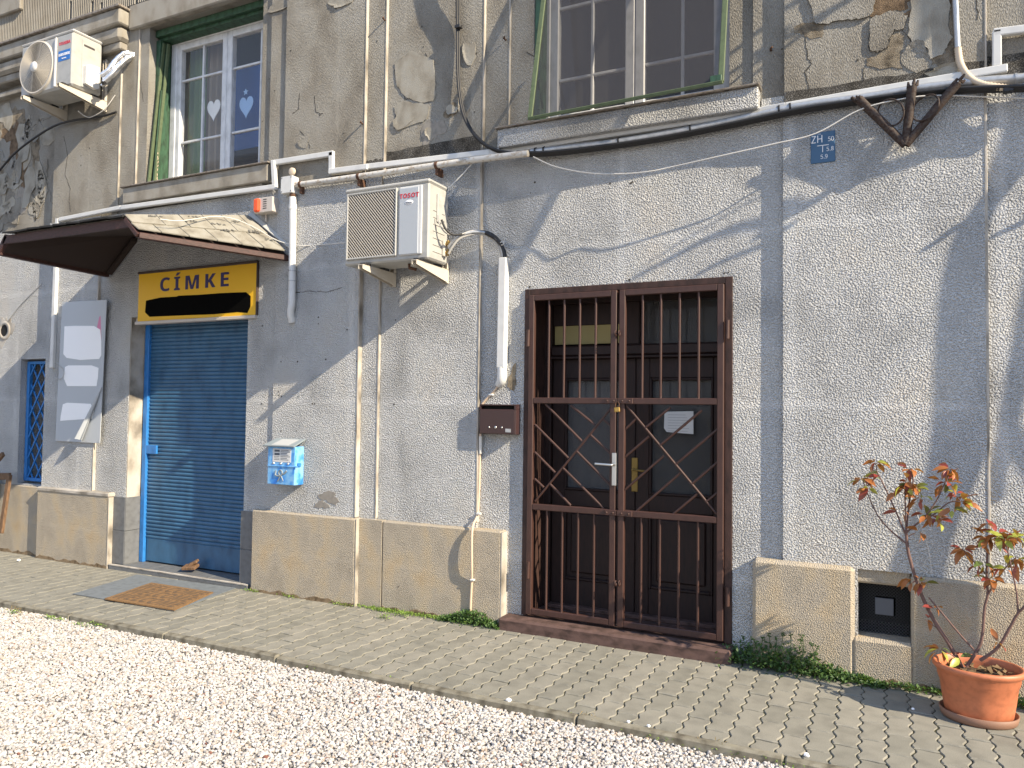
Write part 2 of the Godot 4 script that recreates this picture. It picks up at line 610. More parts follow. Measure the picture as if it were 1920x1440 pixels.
	weather(m, soft, Vector3(0.7, 0.7, 0.7), ntex(noise(0.10, 87, 2, FastNoiseLite.TYPE_CELLULAR), [[0.0, grey(0.45)], [0.3, grey(0.75)], [1.0, grey(1.0)]]), Vector3(1.2, 1.2, 1.2), rough_cast, 1.2)
	m = mat("pebble", Color(1, 1, 1), 0.85)
	m.vertex_color_use_as_albedo = true
	m = mat("mat_grey", lin(0.17, 0.19, 0.205), 0.95)
	weather(m, soft, Vector3(2, 2, 2), null, Vector3.ONE, fine_grain, 0.2)
	m = mat("coir", lin(0.50, 0.28, 0.115), 1.0)
	weather(m, soft, Vector3(3, 3, 3), ntex(noise(0.3, 89, 2), [[0.0, grey(0.6)], [1.0, grey(1.0)]]), Vector3(3, 3, 3), fine_grain, 0.5)
	mat("coir_letter", lin(0.12, 0.075, 0.04), 1.0)
	m = mat("terracotta", lin(0.56, 0.185, 0.085), 0.5)
	weather(m, soft, Vector3(3, 3, 3), null, Vector3.ONE, null, 0)
	m = mat("saucer_brown", lin(0.24, 0.13, 0.085), 0.6)
	mat("soil", lin(0.05, 0.035, 0.025), 1.0)
	m = mat("bark", lin(0.17, 0.10, 0.085), 0.85)
	weather(m, soft, Vector3(8, 4, 8), null, Vector3.ONE, fine_grain, 0.1)
	for c in [["leaf_red", lin(0.23, 0.035, 0.03)], ["leaf_orange", lin(0.30, 0.105, 0.03)], ["leaf_lime", lin(0.30, 0.33, 0.05)], ["leaf_green", lin(0.08, 0.125, 0.03)]]:
		m = mat(c[0], c[1], 0.4)
		m.backlight_enabled = true
		m.backlight = Color(0.45, 0.35, 0.15)
	for c in [["weed_dark", lin(0.035, 0.075, 0.02)], ["weed_mid", lin(0.065, 0.125, 0.03)], ["weed_light", lin(0.16, 0.25, 0.04)], ["weed_dry", lin(0.22, 0.16, 0.08)]]:
		m = mat(c[0], c[1], 0.6)
		m.backlight_enabled = true
		m.backlight = Color(0.3, 0.4, 0.1)
	mat("dry_leaf", lin(0.42, 0.25, 0.09), 0.8)
	mat("dead_leaf", lin(0.17, 0.11, 0.055), 0.9)
	m = mat("house_beige", lin(0.52, 0.44, 0.33), 0.9)
	weather(m, soft, Vector3(0.2, 0.2, 0.2), null, Vector3.ONE, null, 0)
	mat("house_roof", lin(0.12, 0.06, 0.045), 0.9)
	mat("gutter_white", lin(0.7, 0.7, 0.68), 0.5)


# ---------------------------------------------------------------- ground
func paver_mesh(w: float, d: float, half: bool, sd: int) -> ArrayMesh:
	var r := RandomNumberGenerator.new()
	r.seed = sd
	var joint := 0.0027
	var steps := 12 if not half else 6
	var amp := 0.0085
	var top := []
	for i in steps + 1:
		var z := -d / 2 + d * i / steps
		var wave: float = sin(TAU * i / 6.0) * amp * 1.1
		top.append(Vector2(w / 2 - joint + wave, clampf(z, -d / 2 + 0.0036, d / 2 - 0.0036)))
	for k in [0.25, -0.25]:
		top.append(Vector2(w * k, d / 2 - 0.0036 + 0.003 * signf(k)))
	for i in range(steps, -1, -1):
		var z := -d / 2 + d * i / steps
		var wave: float = sin(TAU * i / 6.0) * amp * 1.1
		top.append(Vector2(-w / 2 + joint + wave, clampf(z, -d / 2 + 0.0036, d / 2 - 0.0036)))
	for k in [-0.25, 0.25]:
		top.append(Vector2(w * k, -d / 2 + 0.0036 + 0.003 * signf(k)))
	var st := B()
	var n := top.size()
	var inner := []
	for p in top: inner.append(Vector2(p.x - signf(p.x) * 0.0045, p.y * (1.0 - 0.011 / d)))
	var idx := Geometry2D.triangulate_polygon(PackedVector2Array(inner))
	for i in range(0, idx.size(), 3):
		face(st, [Vector3(inner[idx[i]].x, 0, inner[idx[i]].y), Vector3(inner[idx[i + 1]].x, 0, inner[idx[i + 1]].y), Vector3(inner[idx[i + 2]].x, 0, inner[idx[i + 2]].y)], Vector3.UP)
	for i in n:
		var j := (i + 1) % n
		var a := Vector3(inner[i].x, 0, inner[i].y)
		var b := Vector3(inner[j].x, 0, inner[j].y)
		var c := Vector3(top[j].x, -0.0045, top[j].y)
		var e := Vector3(top[i].x, -0.0045, top[i].y)
		var o := (c + e) / 2
		face(st, [a, b, c, e], Vector3(o.x, 0.02, o.z))
		face(st, [e, c, c - Vector3(0, 0.03, 0), e - Vector3(0, 0.03, 0)], Vector3(o.x, 0, o.z))
	st.generate_normals()
	return st.commit()


func build_ground() -> void:
	var st := B()
	face(st, [Vector3(-150, -0.06, -150), Vector3(150, -0.06, -150), Vector3(150, -0.06, 150), Vector3(-150, -0.06, 150)], Vector3.UP)
	solo("ground", "broad pale gravelled ground round the building", "ground", st, mats.gravel_bed, "", "structure")
	# paved strip: a sand bed with wavy concrete pavers on it
	var pav := structure("pavement", "strip of grey wavy interlocking concrete pavers along the wall", "pavement")
	st = B()
	bx(st, -11.0, 3.2, -0.075, -0.0058, -0.35, 1.29)
	part(pav, "sand_bed", st, mats.joint_sand)
	var full := []
	var halves := []
	for k in 3:
		full.append(paver_mesh(0.114, 0.24, false, k))
		halves.append(paver_mesh(0.114, 0.12, true, k + 9))
	var spots := []
	var col := 0
	var x := 2.58
	while x > -9.8:
		var z := 1.28
		if col % 2 == 1:
			spots.append([x, z - 0.06, true])
			z -= 0.12
		while z > 0.02:
			spots.append([x, z - 0.12, false])
			z -= 0.24
		x -= 0.114
		col += 1
	var eye := Vector3(0, 1.56, 5)
	for s in spots:
		var p := Vector3(s[0], 0, s[1])
		var v := (p - eye)
		var far := v.length()
		var seen: bool = s[0] < 0.75 and s[0] > -8.6
		s.append(far + (0.0 if seen else 100.0))
	spots.sort_custom(func(a, b): return a[3] < b[3])
	var rest := SurfaceTool.new()
	rest.begin(Mesh.PRIMITIVE_TRIANGLES)
	var n := 0
	for s in spots:
		var b := Basis.from_euler(Vector3(rng.randf_range(-0.012, 0.012), rng.randf_range(-0.008, 0.008), rng.randf_range(-0.014, 0.014)))
		var t := Transform3D(b, Vector3(s[0], rng.randf_range(-0.002, 0.0015), s[1]))
		var me: Mesh = halves[rng.randi() % 3] if s[2] else full[rng.randi() % 3]
		if n < 300:
			piece(pav, "paver", me, mats["paver_%d" % (rng.randi() % 4)], t)
		else:
			rest.append_from(me, 0, t)
		n += 1
	var o := mi(rest.commit(), mats.paver_1)
	o.name = "far_pavers"
	pav.add_child(o)
	o.set_meta("kind", "stuff")
	# kerb stones
	var kerb := structure("kerb", "low concrete kerb edging between pavers and white gravel", "kerb")
	x = 2.6
	while x > -10.0:
		st = B()
		cb(st, Vector3(x - 0.5, -0.05 + rng.randf_range(-0.003, 0.003), 1.3075), Vector3(0.994, 0.11, 0.05), 0.008, Basis(Vector3.UP, rng.randf_range(-0.003, 0.003)))
		part(kerb, "kerb_stone", st, mats.kerb_stone)
		x -= 1.0
	# gravel: a bed and loose stones on it
	st = B()
	var nx := 90
	var nz := 40
	var bump := noise(0.9, 51, 3)
	st.set_smooth_group(0)
	for i in nx:
		for j in nz:
			var q := []
			for k in [[0, 0], [1, 0], [1, 1], [0, 1]]:
				var px: float = lerpf(-11.0, 4.0, float(i + k[0]) / nx)
				var pz: float = 1.335 + 6.0 * pow(float(j + k[1]) / nz, 1.3)
				q.append(Vector3(px, -0.042 + 0.012 * bump.get_noise_2d(px, pz), pz))
			face(st, q, Vector3.UP)
	solo("gravel_bed", "bed of crushed white stone in front of the pavers", "gravel bed", st, mats.gravel_bed, "", "structure")
	var shapes := []
	for k in 4:
		shapes.append(pebble_mesh(100 + k))
	for k in 4:
		var buf := PackedFloat32Array()
		var count := 0
		var gap := 0.0125
		var z0 := 1.338
		while z0 < 3.35:
			var left := -7.4 if z0 < 1.8 else lerpf(-7.0, -4.2, (z0 - 1.8) / 1.5)
			var right := lerpf(1.2, -1.9, clampf((z0 - 1.34) / 1.3, 0.0, 1.0)) + 0.6
			if z0 > 1.9: right = minf(right, lerpf(0.2, -2.6, (z0 - 1.9) / 1.4) + 0.9)
			var px := left + rng.randf() * gap
			while px < right:
				if rng.randi() % 4 == k:
					var s := rng.randf_range(0.0058, 0.0108) * (1.0 if rng.randf() < 0.93 else 1.45)
					var bs := Basis.from_euler(Vector3(rng.randf_range(-0.6, 0.6), rng.randf() * TAU, rng.randf_range(-0.6, 0.6))).scaled(Vector3(s, s * 0.8, s))
					var cx := px + rng.randf_range(-0.006, 0.006)
					var cz := z0 + rng.randf_range(-0.006, 0.006)
					var y := -0.040 + 0.012 * bump.get_noise_2d(cx, cz) + rng.randf_range(-0.002, 0.008)
					var v := rng.randf_range(0.31, 0.56)
					var w := rng.randf_range(0.006, 0.045)
					var tone := Color(v + w, v, v - w * 0.9)
					var odd := rng.randf()
					if odd < 0.004: tone = Color(0.20, 0.085, 0.06)
					elif odd < 0.05: tone = Color(0.20, 0.19, 0.18)
					elif odd < 0.10: tone = Color(0.42, 0.33, 0.26)
					buf.append_array(PackedFloat32Array([bs.x.x, bs.y.x, bs.z.x, cx, bs.x.y, bs.y.y, bs.z.y, y, bs.x.z, bs.y.z, bs.z.z, cz, tone.r, tone.g, tone.b, 1.0]))
					count += 1
				px += gap
			z0 += gap
		var mm := MultiMesh.new()
		mm.transform_format = MultiMesh.TRANSFORM_3D
		mm.use_colors = true
		mm.mesh = shapes[k]
		mm.instance_count = count
		mm.buffer = buf
		var g := MultiMeshInstance3D.new()
		g.multimesh = mm
		g.material_override = mats.pebble
		g.name = numbered("gravel")
		add_child(g)
		tag(g, ["loose white crushed stones of the gravel area beside the kerb", "rounder white stones mixed through the gravel beside the kerb", "flat pale stones mixed through the gravel beside the kerb", "sharp white chips mixed through the gravel beside the kerb"][k], "gravel", "white gravel beside the kerb", "stuff")


func pebble_mesh(sd: int) -> ArrayMesh:
	var r := RandomNumberGenerator.new()
	r.seed = sd
	var s := SphereMesh.new()
	s.radial_segments = 6
	s.rings = 3
	s.radius = 1.0
	s.height = 2.0
	var arr := s.get_mesh_arrays()
	var v: PackedVector3Array = arr[Mesh.ARRAY_VERTEX]
	var idx: PackedInt32Array = arr[Mesh.ARRAY_INDEX]
	var moved := {}
	var st := B()
	for i in range(0, idx.size(), 3):
		var q := []
		for k in 3:
			var p := v[idx[i + k]].snapped(Vector3.ONE * 0.001)
			if not moved.has(p): moved[p] = p * r.randf_range(0.72, 1.18) * Vector3(1.1, 0.85, 0.95)
			q.append(moved[p])
		face(st, q, (q[0] + q[1] + q[2]))
	st.generate_normals()
	return st.commit()


# ---------------------------------------------------------------- the building
# strips of the front, left to right: x0, x1, z
const LOWER := [[-12.0, -7.72, 0.05], [-7.72, -6.93, 0.095], [-6.93, -6.48, 0.07], [-6.48, -4.955, 0.08], [-4.955, -4.64, 0.08], [-4.64, -3.76, 0.095], [-3.76, -3.595, 0.05], [-3.595, -2.70, 0.03], [-2.70, -0.548, 0.0], [-0.548, 0.535, 0.03], [0.535, 3.2, 0.0]]
const UPPER := [[-12.0, -7.72, 0.03], [-7.72, -6.72, 0.075], [-6.72, -6.49, 0.06], [-6.49, -6.36, 0.045], [-6.36, -4.90, 0.045], [-4.90, -4.785, 0.045], [-4.785, -4.60, 0.06], [-4.60, -3.755, 0.075], [-3.755, -3.575, 0.05], [-3.575, -2.695, 0.025], [-2.695, -2.49, 0.0], [-2.49, -2.29, -0.015], [-2.29, -0.885, -0.015], [-0.885, -0.735, -0.015], [-0.735, -0.54, 0.0], [-0.54, 0.538, 0.03], [0.538, 3.2, 0.0]]
const SEAM := 3.425
const TOP := 7.2
const BACK := -0.45


func wall_at(x: float, y: float) -> float:
	for s in (LOWER if y < SEAM else UPPER):
		if x >= s[0] and x < s[1]: return s[2]
	return 0.0


var house: Node3D


func build_building() -> void:
	house = thing("building", "weathered two storey stuccoed building with shop shutter and barred brown door", "building", Vector3(-3.0, 0, 0))
	for i in LOWER.size():
		var s: Array = LOWER[i]
		var y0 := -0.1
		var parts := [[s[0], s[1], y0, SEAM]]
		if i == 0:      # round the grilled window at the far left
			parts = [[s[0], -8.20, y0, SEAM], [-8.20, s[1], y0, 0.72], [-8.20, s[1], 2.03, SEAM], [-7.74, s[1], 0.72, 2.03]]
		elif i == 3:    # over the shop door
			parts = [[s[0], s[1], 2.40, SEAM]]
		elif i == 8:    # round the double door
			parts = [[s[0], -2.325, y0, SEAM], [-0.868, s[1], y0, SEAM], [-2.325, -0.868, 2.425, SEAM]]
		elif i == 9:    # round the cellar vent
			parts = [[s[0], -0.128, y0, SEAM], [0.155, s[1], y0, SEAM], [-0.128, 0.155, 0.645, SEAM], [-0.128, 0.155, y0, 0.25]]
		for q in parts:
			var st := B()
			bx(st, q[0], q[1], q[2], q[3], BACK, s[2])
			part(house, "wall_panel", st, mats.stucco)
	for i in UPPER.size():
		var s: Array = UPPER[i]
		var parts := [[SEAM, TOP]]
		if i == 4: parts = [[SEAM, 3.66], [5.215, TOP]]
		elif i == 12: parts = [[SEAM, 3.62], [5.215, TOP]]
		for q in parts:
			var st := B()
			bx(st, s[0], s[1], q[0], q[1], BACK, s[2])
			part(house, "upper_wall_panel", st, mats.old_render)
	var st: SurfaceTool
	# the rest of the shell
	st = B()
	bx(st, -12.0, 3.2, -0.1, TOP, -7.0, -6.7)
	bx(st, -12.3, -12.0, -0.1, TOP, -7.0, 0.03)
	bx(st, 3.2, 3.5, -0.1, TOP, -7.0, 0.03)
	part(house, "outer_wall", st, mats.old_trim)
	st = B()
	bx(st, -12.5, 3.7, TOP, TOP + 0.25, -7.2, 0.5)
	part(house, "roof", st, mats.house_roof)
	st = B()
	bx(st, -12.0, 3.2, 3.1, 3.35, -6.7, BACK)
	part(house, "upper_floor", st, mats.room_wall)
	st = B()
	bx(st, -12.0, 3.2, -0.1, 3.1, -2.2, -2.0)
	bx(st, -12.0, 3.2, 3.35, TOP, -3.2, -3.0)
	part(house, "inner_wall", st, mats.room_wall)
	# plinths
	st = B()
	bx(st, -12.0, -7.73, -0.1, 0.705, -0.1, 0.078, 0.008)
	part(house, "plinth", st, mats.plinth)
	st = B()
	bx(st, -7.73, -6.64, -0.1, 0.715, -0.1, 0.128, 0.010)
	part(house, "plinth", st, mats.plinth)
	st = B()
	bx(st, -7.735, -6.63, 0.672, 0.718, 0.0, 0.135, 0.012)
	part(house, "plinth_cap", st, mats.smooth_paint)
	st = B()
	bx(st, -6.645, -6.633, -0.1, 0.672, 0.0, 0.131, 0.003)
	part(house, "plinth_return", st, mats.smooth_paint)
	st = B()
	bx(st, -4.815, -3.725, -0.1, 0.685, -0.1, 0.13, 0.012)
	part(house, "plinth", st, mats.plinth)
	st = B()
	bx(st, -3.725, -3.718, -0.1, 0.684, 0.0, 0.129)
	part(house, "plinth_return", st, mats.smooth_paint)
	st = B()
	bx(st, -3.72, -3.50, -0.1, 0.682, -0.1, 0.092)
	bx(st, -3.497, -2.462, -0.1, 0.682, -0.1, 0.089, 0.010)
	part(house, "plinth", st, mats.plinth)
	st = B()
	bx(st, -2.463, -2.455, -0.1, 0.675, 0.0, 0.088)
	part(house, "plinth_return", st, mats.smooth_paint)
	st = B()
	bx(st, -0.725, -0.145, -0.1, 0.655, -0.1, 0.07, 0.022)
	bx(st, -0.16, 0.165, -0.1, 0.253, -0.1, 0.068, 0.02)
	part(house, "plinth", st, mats.plinth)
	st = B()
	bx(st, 0.150, 3.2, -0.1, 0.637, -0.1, 0.069, 0.014)
	part(house, "plinth", st, mats.plinth)
	# cellar vent: a dark shaft with a pierced steel grate
	var vent := sub(house, "cellar_vent")
	st = B()
	bx(st, -0.128, 0.155, 0.25, 0.645, -0.44, -0.40)
	part(vent, "shaft", st, mats.vent_hole)
	st = B()
	bx(st, -0.143, 0.152, 0.56, 0.66, -0.3, 0.012, 0.012)
	part(vent, "lintel", st, mats.plinth)
	st = B()
	for i in 15:
		for j in 17:
			var gx := -0.118 + 0.0181 * i
			var gy := 0.265 + 0.0181 * j
			if absf(gx - 0.012) < 0.052 and absf(gy - 0.415) < 0.052: continue
			cb(st, Vector3(gx, gy, -0.085), Vector3(0.0085, 0.0085, 0.004), 0.0, Basis(Vector3.BACK, PI / 4))
			bar(st, Vector3(gx - 0.009, gy - 0.009, -0.086), Vector3(gx + 0.009, gy + 0.009, -0.086), 0.004, 0.003)
			bar(st, Vector3(gx + 0.009, gy - 0.009, -0.087), Vector3(gx - 0.009, gy + 0.009, -0.087), 0.004, 0.003)
	part(vent, "grate", st, mats.vent_steel)
	st = B()
	bx(st, -0.038, 0.062, 0.365, 0.465, -0.088, -0.078, 0.002)
	part(vent, "vent_plate", st, mats.vent_plate)
	# edge beads of the stucco, smooth painted, at the steps
	for e in [[-6.932, 0.72, 2.9, 0.095], [-3.758, 0.69, SEAM, 0.095], [-3.593, 0.69, SEAM, 0.05], [-2.698, 0.72, SEAM, 0.03], [0.537, 0.64, SEAM, 0.03]]:
		st = B()
		bx(st, e[0] - 0.008, e[0] + 0.006, e[1], e[2], e[3] - 0.045, e[3] + 0.003, 0.003)
		part(house, "edge_bead", st, mats.smooth_paint)
	for e in [[-6.718, 0.075], [-6.488, 0.06], [-3.753, 0.075], [-3.573, 0.05], [-2.693, 0.025], [-2.488, 0.0], [0.540, 0.03]]:
		st = B()
		bx(st, e[0] - 0.006, e[0] + 0.005, SEAM + 0.02, TOP, e[1] - 0.03, e[1] + 0.003, 0.003)
		part(house, "edge_bead", st, mats.smooth_paint)
	# window sills with sheet metal lips
	st = B()
	bx(st, -6.575, -4.735, 3.50, 3.65, 0.0, 0.125, 0.006)
	bx(st, -6.48, -4.83, 3.45, 3.50, 0.0, 0.09, 0.006)
	part(house, "window_sill", st, mats.old_trim)
	st = B()
	bx(st, -6.60, -4.715, 3.652, 3.664, -0.2, 0.145, 0.003)
	part(house, "sill_lip", st, mats.sill_metal)
	st = B()
	bx(st, -2.53, -0.69, 3.48, 3.615, -0.05, 0.10, 0.006)
	part(house, "window_sill", st, mats.stucco)
	st = B()
	bx(st, -2.545, -0.68, 3.617, 3.63, -0.2, 0.12, 0.003)
	part(house, "sill_lip", st, mats.sill_metal)
	st = B()
	bx(st, -0.68, -0.545, 3.425, 3.56, -0.05, 0.012)
	part(house, "repair_patch", st, mats.stucco)
	# lintel over the left window, string course and the fluted frieze above it
	st = B()
	bx(st, -6.60, -4.72, 5.222, 5.46, -0.05, 0.10, 0.012)
	part(house, "lintel", st, mats.old_trim)
	st = B()
	bx(st, -12.0, -6.60, 5.25, 5.40, 0.0, 0.20, 0.012)
	bx(st, -12.0, -6.63, 5.11, 5.25, 0.0, 0.17, 0.03)
	bx(st, -12.0, -6.66, 5.03, 5.11, 0.0, 0.135, 0.012)
	bx(st, -12.0, -6.70, 4.90, 4.955, 0.0, 0.10, 0.006)
	part(house, "string_course", st, mats.old_trim)
	st = B()
	bx(st, -12.0, -6.58, 5.402, 5.425, 0.0, 0.225, 0.004)
	part(house, "course_lip", st, mats.sill_metal)
	st = B()
	var x := -8.98
	while x < -4.75:
		var y1 := 6.35
		var y0 := 5.42 if x < -6.62 else 5.46
		if rng.randf() < 0.05: y0 += rng.randf_range(0.05, 0.3)
		bx(st, x - 0.0075, x + 0.0075, y0, y1, 0.05, 0.098, 0.004)
		x += 0.0285
	part(house, "fluting", st, mats.old_trim).set_meta("kind", "stuff")
	st = B()
	bx(st, -12.0, -8.99, 5.42, 6.35, 0.0, 0.07)
	bx(st, -12.0, -8.3, 5.80, 6.35, 0.0, 0.13, 0.01)
	part(house, "frieze_end", st, mats.old_trim)
	# shop doorway: jambs, tiles, threshold
	st = B()
	bx(st, -6.485, -6.47, 0.0, 2.40, BACK, 0.066)
	part(house, "door_jamb", st, mats.smooth_paint)
	st = B()
	bx(st, -4.962, -4.945, 0.0, 2.40, BACK, 0.077)
	part(house, "door_jamb", st, mats.stucco)
	for t in [[-6.63, -6.468, 0.045, 0.36, 0.060, 0.082], [-6.63, -6.468, 0.364, 0.68, 0.060, 0.082], [-4.975, -4.83, 0.02, 0.33, 0.070, 0.094], [-4.975, -4.83, 0.334, 0.66, 0.070, 0.094]]:
		st = B()
		bx(st, t[0], t[1], t[2], t[3], t[4], t[5], 0.002)
		part(house, "wall_tile", st, mats.tile_dark)
	for t in [[0.045, 0.36], [0.364, 0.68]]:
		st = B()
		bx(st, -6.469, -6.460, t[0], t[1], -0.13, 0.078, 0.002)
		part(house, "wall_tile", st, mats.tile_dark)
	st = B()
	bx(st, -6.62, -4.85, -0.05, 0.043, -0.4, 0.125, 0.006)
	part(house, "threshold", st, mats.tile_dark)
	st = B()
	bx(st, -6.62, -4.85, 0.034, 0.047, 0.102, 0.128, 0.003)
	part(house, "threshold_edge", st, mats.smooth_paint)
	for k in 4:
		st = B()
		bx(st, -6.455 + k * 0.376, -6.455 + k * 0.376 + 0.372, 0.03, 0.050, -0.2, 0.099, 0.002)
		part(house, "floor_tile", st, mats.tile_dark)
	# stone step of the double door
	st = B()
	bx(st, -2.452, -0.84, -0.08, 0.085, -0.4, 0.145, 0.014)
	part(house, "door_step", st, mats.step_paint)
	# earth splashed on the foot of the plinths
	for b in [[-7.73, -6.64, 0.129], [-9.5, -7.74, 0.079], [-4.81, -3.73, 0.131], [-3.49, -2.47, 0.090], [-0.72, 0.16, 0.0715], [0.17, 1.5, 0.0705]]:
		st = B()
		var poly := PackedVector2Array([Vector2(b[0], -0.05), Vector2(b[1], -0.05)])
		var n := int((b[1] - b[0]) / 0.035)
		for i in n + 1:
			poly.append(Vector2(lerpf(b[1], b[0], float(i) / n), 0.022 + 0.016 * sin(i * 0.9 + b[0]) * sin(i * 0.37) + rng.randf_range(-0.006, 0.01)))
		prism(st, poly, b[2], b[2] + 0.002)
		part(house, "splashed_earth", st, mats.base_dirt)
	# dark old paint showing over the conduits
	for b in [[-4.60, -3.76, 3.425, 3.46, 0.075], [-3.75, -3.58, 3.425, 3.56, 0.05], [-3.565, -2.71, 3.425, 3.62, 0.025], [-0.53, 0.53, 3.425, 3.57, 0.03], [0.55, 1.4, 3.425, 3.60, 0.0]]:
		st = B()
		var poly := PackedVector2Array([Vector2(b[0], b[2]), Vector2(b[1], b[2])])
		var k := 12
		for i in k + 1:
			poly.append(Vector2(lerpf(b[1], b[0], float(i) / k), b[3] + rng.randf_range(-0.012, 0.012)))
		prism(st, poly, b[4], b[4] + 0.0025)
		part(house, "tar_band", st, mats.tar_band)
	build_decay()


func build_decay() -> void:
	# bare plaster and brick where the render has fallen
	for b in [[-8.5, 4.35, 0.16, 0.30, "bare_brick"], [-8.62, 4.62, 0.2, 0.16, "bare_plaster"], [-8.12, 4.28, 0.10, 0.20, "bare_plaster"], [-8.28, 4.05, 0.10, 0.16, "bare_brick"], [-8.35, 4.62, 0.09, 0.10, "bare_plaster"], [-8.75, 4.15, 0.13, 0.20, "bare_plaster"], [-8.05, 3.62, 0.06, 0.09, "bare_plaster"], [-8.35, 3.75, 0.14, 0.12, "patch_grey"],
			[0.031, 4.008, 0.13, 0.06, "bare_brick"], [0.334, 3.619, 0.07, 0.06, "bare_plaster"], [-0.385, 3.944, 0.09, 0.05, "bare_plaster"], [0.268, 3.954, 0.1, 0.07, "bare_brick"], [0.375, 3.767, 0.03, 0.14, "bare_plaster"],
			[-3.132, 3.724, 0.09, 0.10, "patch_grey"], [-2.970, 3.854, 0.05, 0.05, "bare_plaster"],
			[-4.020, 0.835, 0.09, 0.045, "patch_grey"], [-4.095, 0.770, 0.06, 0.035, "patch_grey"], [-2.429, 1.787, 0.035, 0.085, "bare_plaster"], [-8.514, 2.345, 0.12, 0.15, "smooth_paint"]]:
		var st := B()
		var z := wall_at(b[0], b[1])
		prism(st, blot(b[0], b[1], b[2], b[3], 0.42, 24), z - 0.01, z + 0.002 + rng.randf() * 0.001)
		part(house, "bare_patch", st, mats[b[4]])
	# loose flakes of render with curled rims
	var fl := [[-8.30, 4.42, 0.14, 0.20, 0.020, 4.6], [-8.42, 4.12, 0.10, 0.16, 0.015, 5.2], [-8.05, 4.46, 0.08, 0.14, 0.022, 3.6], [-8.58, 3.95, 0.16, 0.13, 0.016, 4.8], [-8.20, 3.86, 0.13, 0.20, 0.018, 5.5], [-8.42, 3.62, 0.12, 0.12, 0.012, 4.7], [-8.0, 3.95, 0.09, 0.15, 0.014, 0.3], [-8.02, 3.64, 0.05, 0.10, 0.012, 5.0], [-8.65, 4.35, 0.10, 0.12, 0.02, 4.0], [-8.7, 3.68, 0.12, 0.10, 0.01, 4.4],
		[0.192, 3.653, 0.085, 0.085, 0.02, 1.2], [0.333, 3.550, 0.09, 0.03, 0.02, 1.9],
		[-3.393, 3.893, 0.13, 0.10, 0.010, 4.4], [-2.858, 3.910, 0.045, 0.12, 0.012, 3.3], [-2.966, 3.861, 0.055, 0.035, 0.016, 4.9], [-3.165, 3.708, 0.03, 0.055, 0.012, 3.4], [-4.380, 3.805, 0.05, 0.06, 0.006, 2.6], [-2.818, 4.274, 0.05, 0.1, 0.01, 3.3],
		[-4.651, 5.046, 0.16, 0.05, 0.012, 5.0], [-4.014, 4.924, 0.14, 0.04, 0.01, 4.4]]
	for i in 20:
		fl.append([rng.randf_range(-8.9, -7.8), rng.randf_range(3.5, 4.85), rng.randf_range(0.04, 0.14), rng.randf_range(0.05, 0.16), rng.randf_range(0.002, 0.010), rng.randf() * TAU])
	for f in fl:
		var st := B()
		flake(st, Vector3(f[0], f[1], wall_at(f[0], f[1])), f[2], f[3], f[4] * 0.75, f[5], 11 if f[0] < -7.7 else 16)
		part(house, "render_flake", st, mats.flake_paint if rng.randf() < 0.5 else mats.old_render)
	# whole sheets of render that still hold, their broken edges standing proud, and a bared patch between them
	for e in [[[Vector2(-0.395, 4.233), Vector2(-0.395, 4.131), Vector2(-0.373, 4.029), Vector2(-0.355, 3.964), Vector2(-0.297, 3.958), Vector2(-0.227, 3.960), Vector2(-0.132, 3.949), Vector2(-0.056, 3.953), Vector2(-0.032, 3.977), Vector2(-0.029, 4.048), Vector2(-0.026, 4.145)], 0.013, "old_render"],
			[[Vector2(0.079, 3.826), Vector2(0.129, 3.800), Vector2(0.109, 3.647), Vector2(0.114, 3.608), Vector2(0.029, 3.620), Vector2(-0.071, 3.649), Vector2(-0.071, 3.698), Vector2(-0.013, 3.706), Vector2(0.030, 3.720), Vector2(0.053, 3.787)], 0.003, "bare_plaster"],
			[[Vector2(-0.026, 4.112), Vector2(0.144, 4.072), Vector2(0.149, 3.959), Vector2(0.116, 3.950), Vector2(0.065, 3.968), Vector2(0.008, 3.987), Vector2(-0.027, 4.021)], 0.002, "bare_brick"],
			[[Vector2(-0.423, 3.952), Vector2(-0.367, 3.964), Vector2(-0.361, 3.935), Vector2(-0.410, 3.912), Vector2(-0.432, 3.923)], 0.002, "bare_plaster"],
			[[Vector2(-0.047, 3.938), Vector2(0.054, 3.958), Vector2(0.102, 3.941), Vector2(0.144, 3.912), Vector2(0.129, 3.845), Vector2(0.076, 3.837), Vector2(0.030, 3.736), Vector2(-0.013, 3.726), Vector2(-0.056, 3.737)], 0.010, "old_render"],
			[[Vector2(0.161, 4.068), Vector2(0.350, 4.024), Vector2(0.368, 3.926), Vector2(0.351, 3.835), Vector2(0.375, 3.730), Vector2(0.340, 3.665), Vector2(0.329, 3.642), Vector2(0.258, 3.628), Vector2(0.248, 3.693), Vector2(0.220, 3.724), Vector2(0.176, 3.733), Vector2(0.149, 3.796), Vector2(0.166, 3.907)], 0.009, "flake_paint"],
			[[Vector2(-3.504, 4.323), Vector2(-3.353, 4.401), Vector2(-3.142, 4.287), Vector2(-3.109, 4.079), Vector2(-3.121, 3.954), Vector2(-3.219, 3.958), Vector2(-3.345, 4.009), Vector2(-3.411, 4.055), Vector2(-3.474, 4.144)], 0.005, "flake_paint"],
			[[Vector2(-3.471, 3.987), Vector2(-3.244, 3.958), Vector2(-3.164, 3.919), Vector2(-3.192, 3.818), Vector2(-3.261, 3.808), Vector2(-3.451, 3.773), Vector2(-3.493, 3.792)], 0.005, "flake_paint"]]:
		var st := B()
		var poly := PackedVector2Array()
		var n: int = e[0].size()
		for i in n:
			for k in 4:
				var q: Vector2 = e[0][i].lerp(e[0][(i + 1) % n], k / 4.0)
				poly.append(q + Vector2(rng.randf_range(-0.007, 0.007), rng.randf_range(-0.007, 0.007)))
		var z := wall_at(poly[0].x, minf(poly[0].y, 5.0))
		prism(st, poly, z - 0.01, z + e[1])
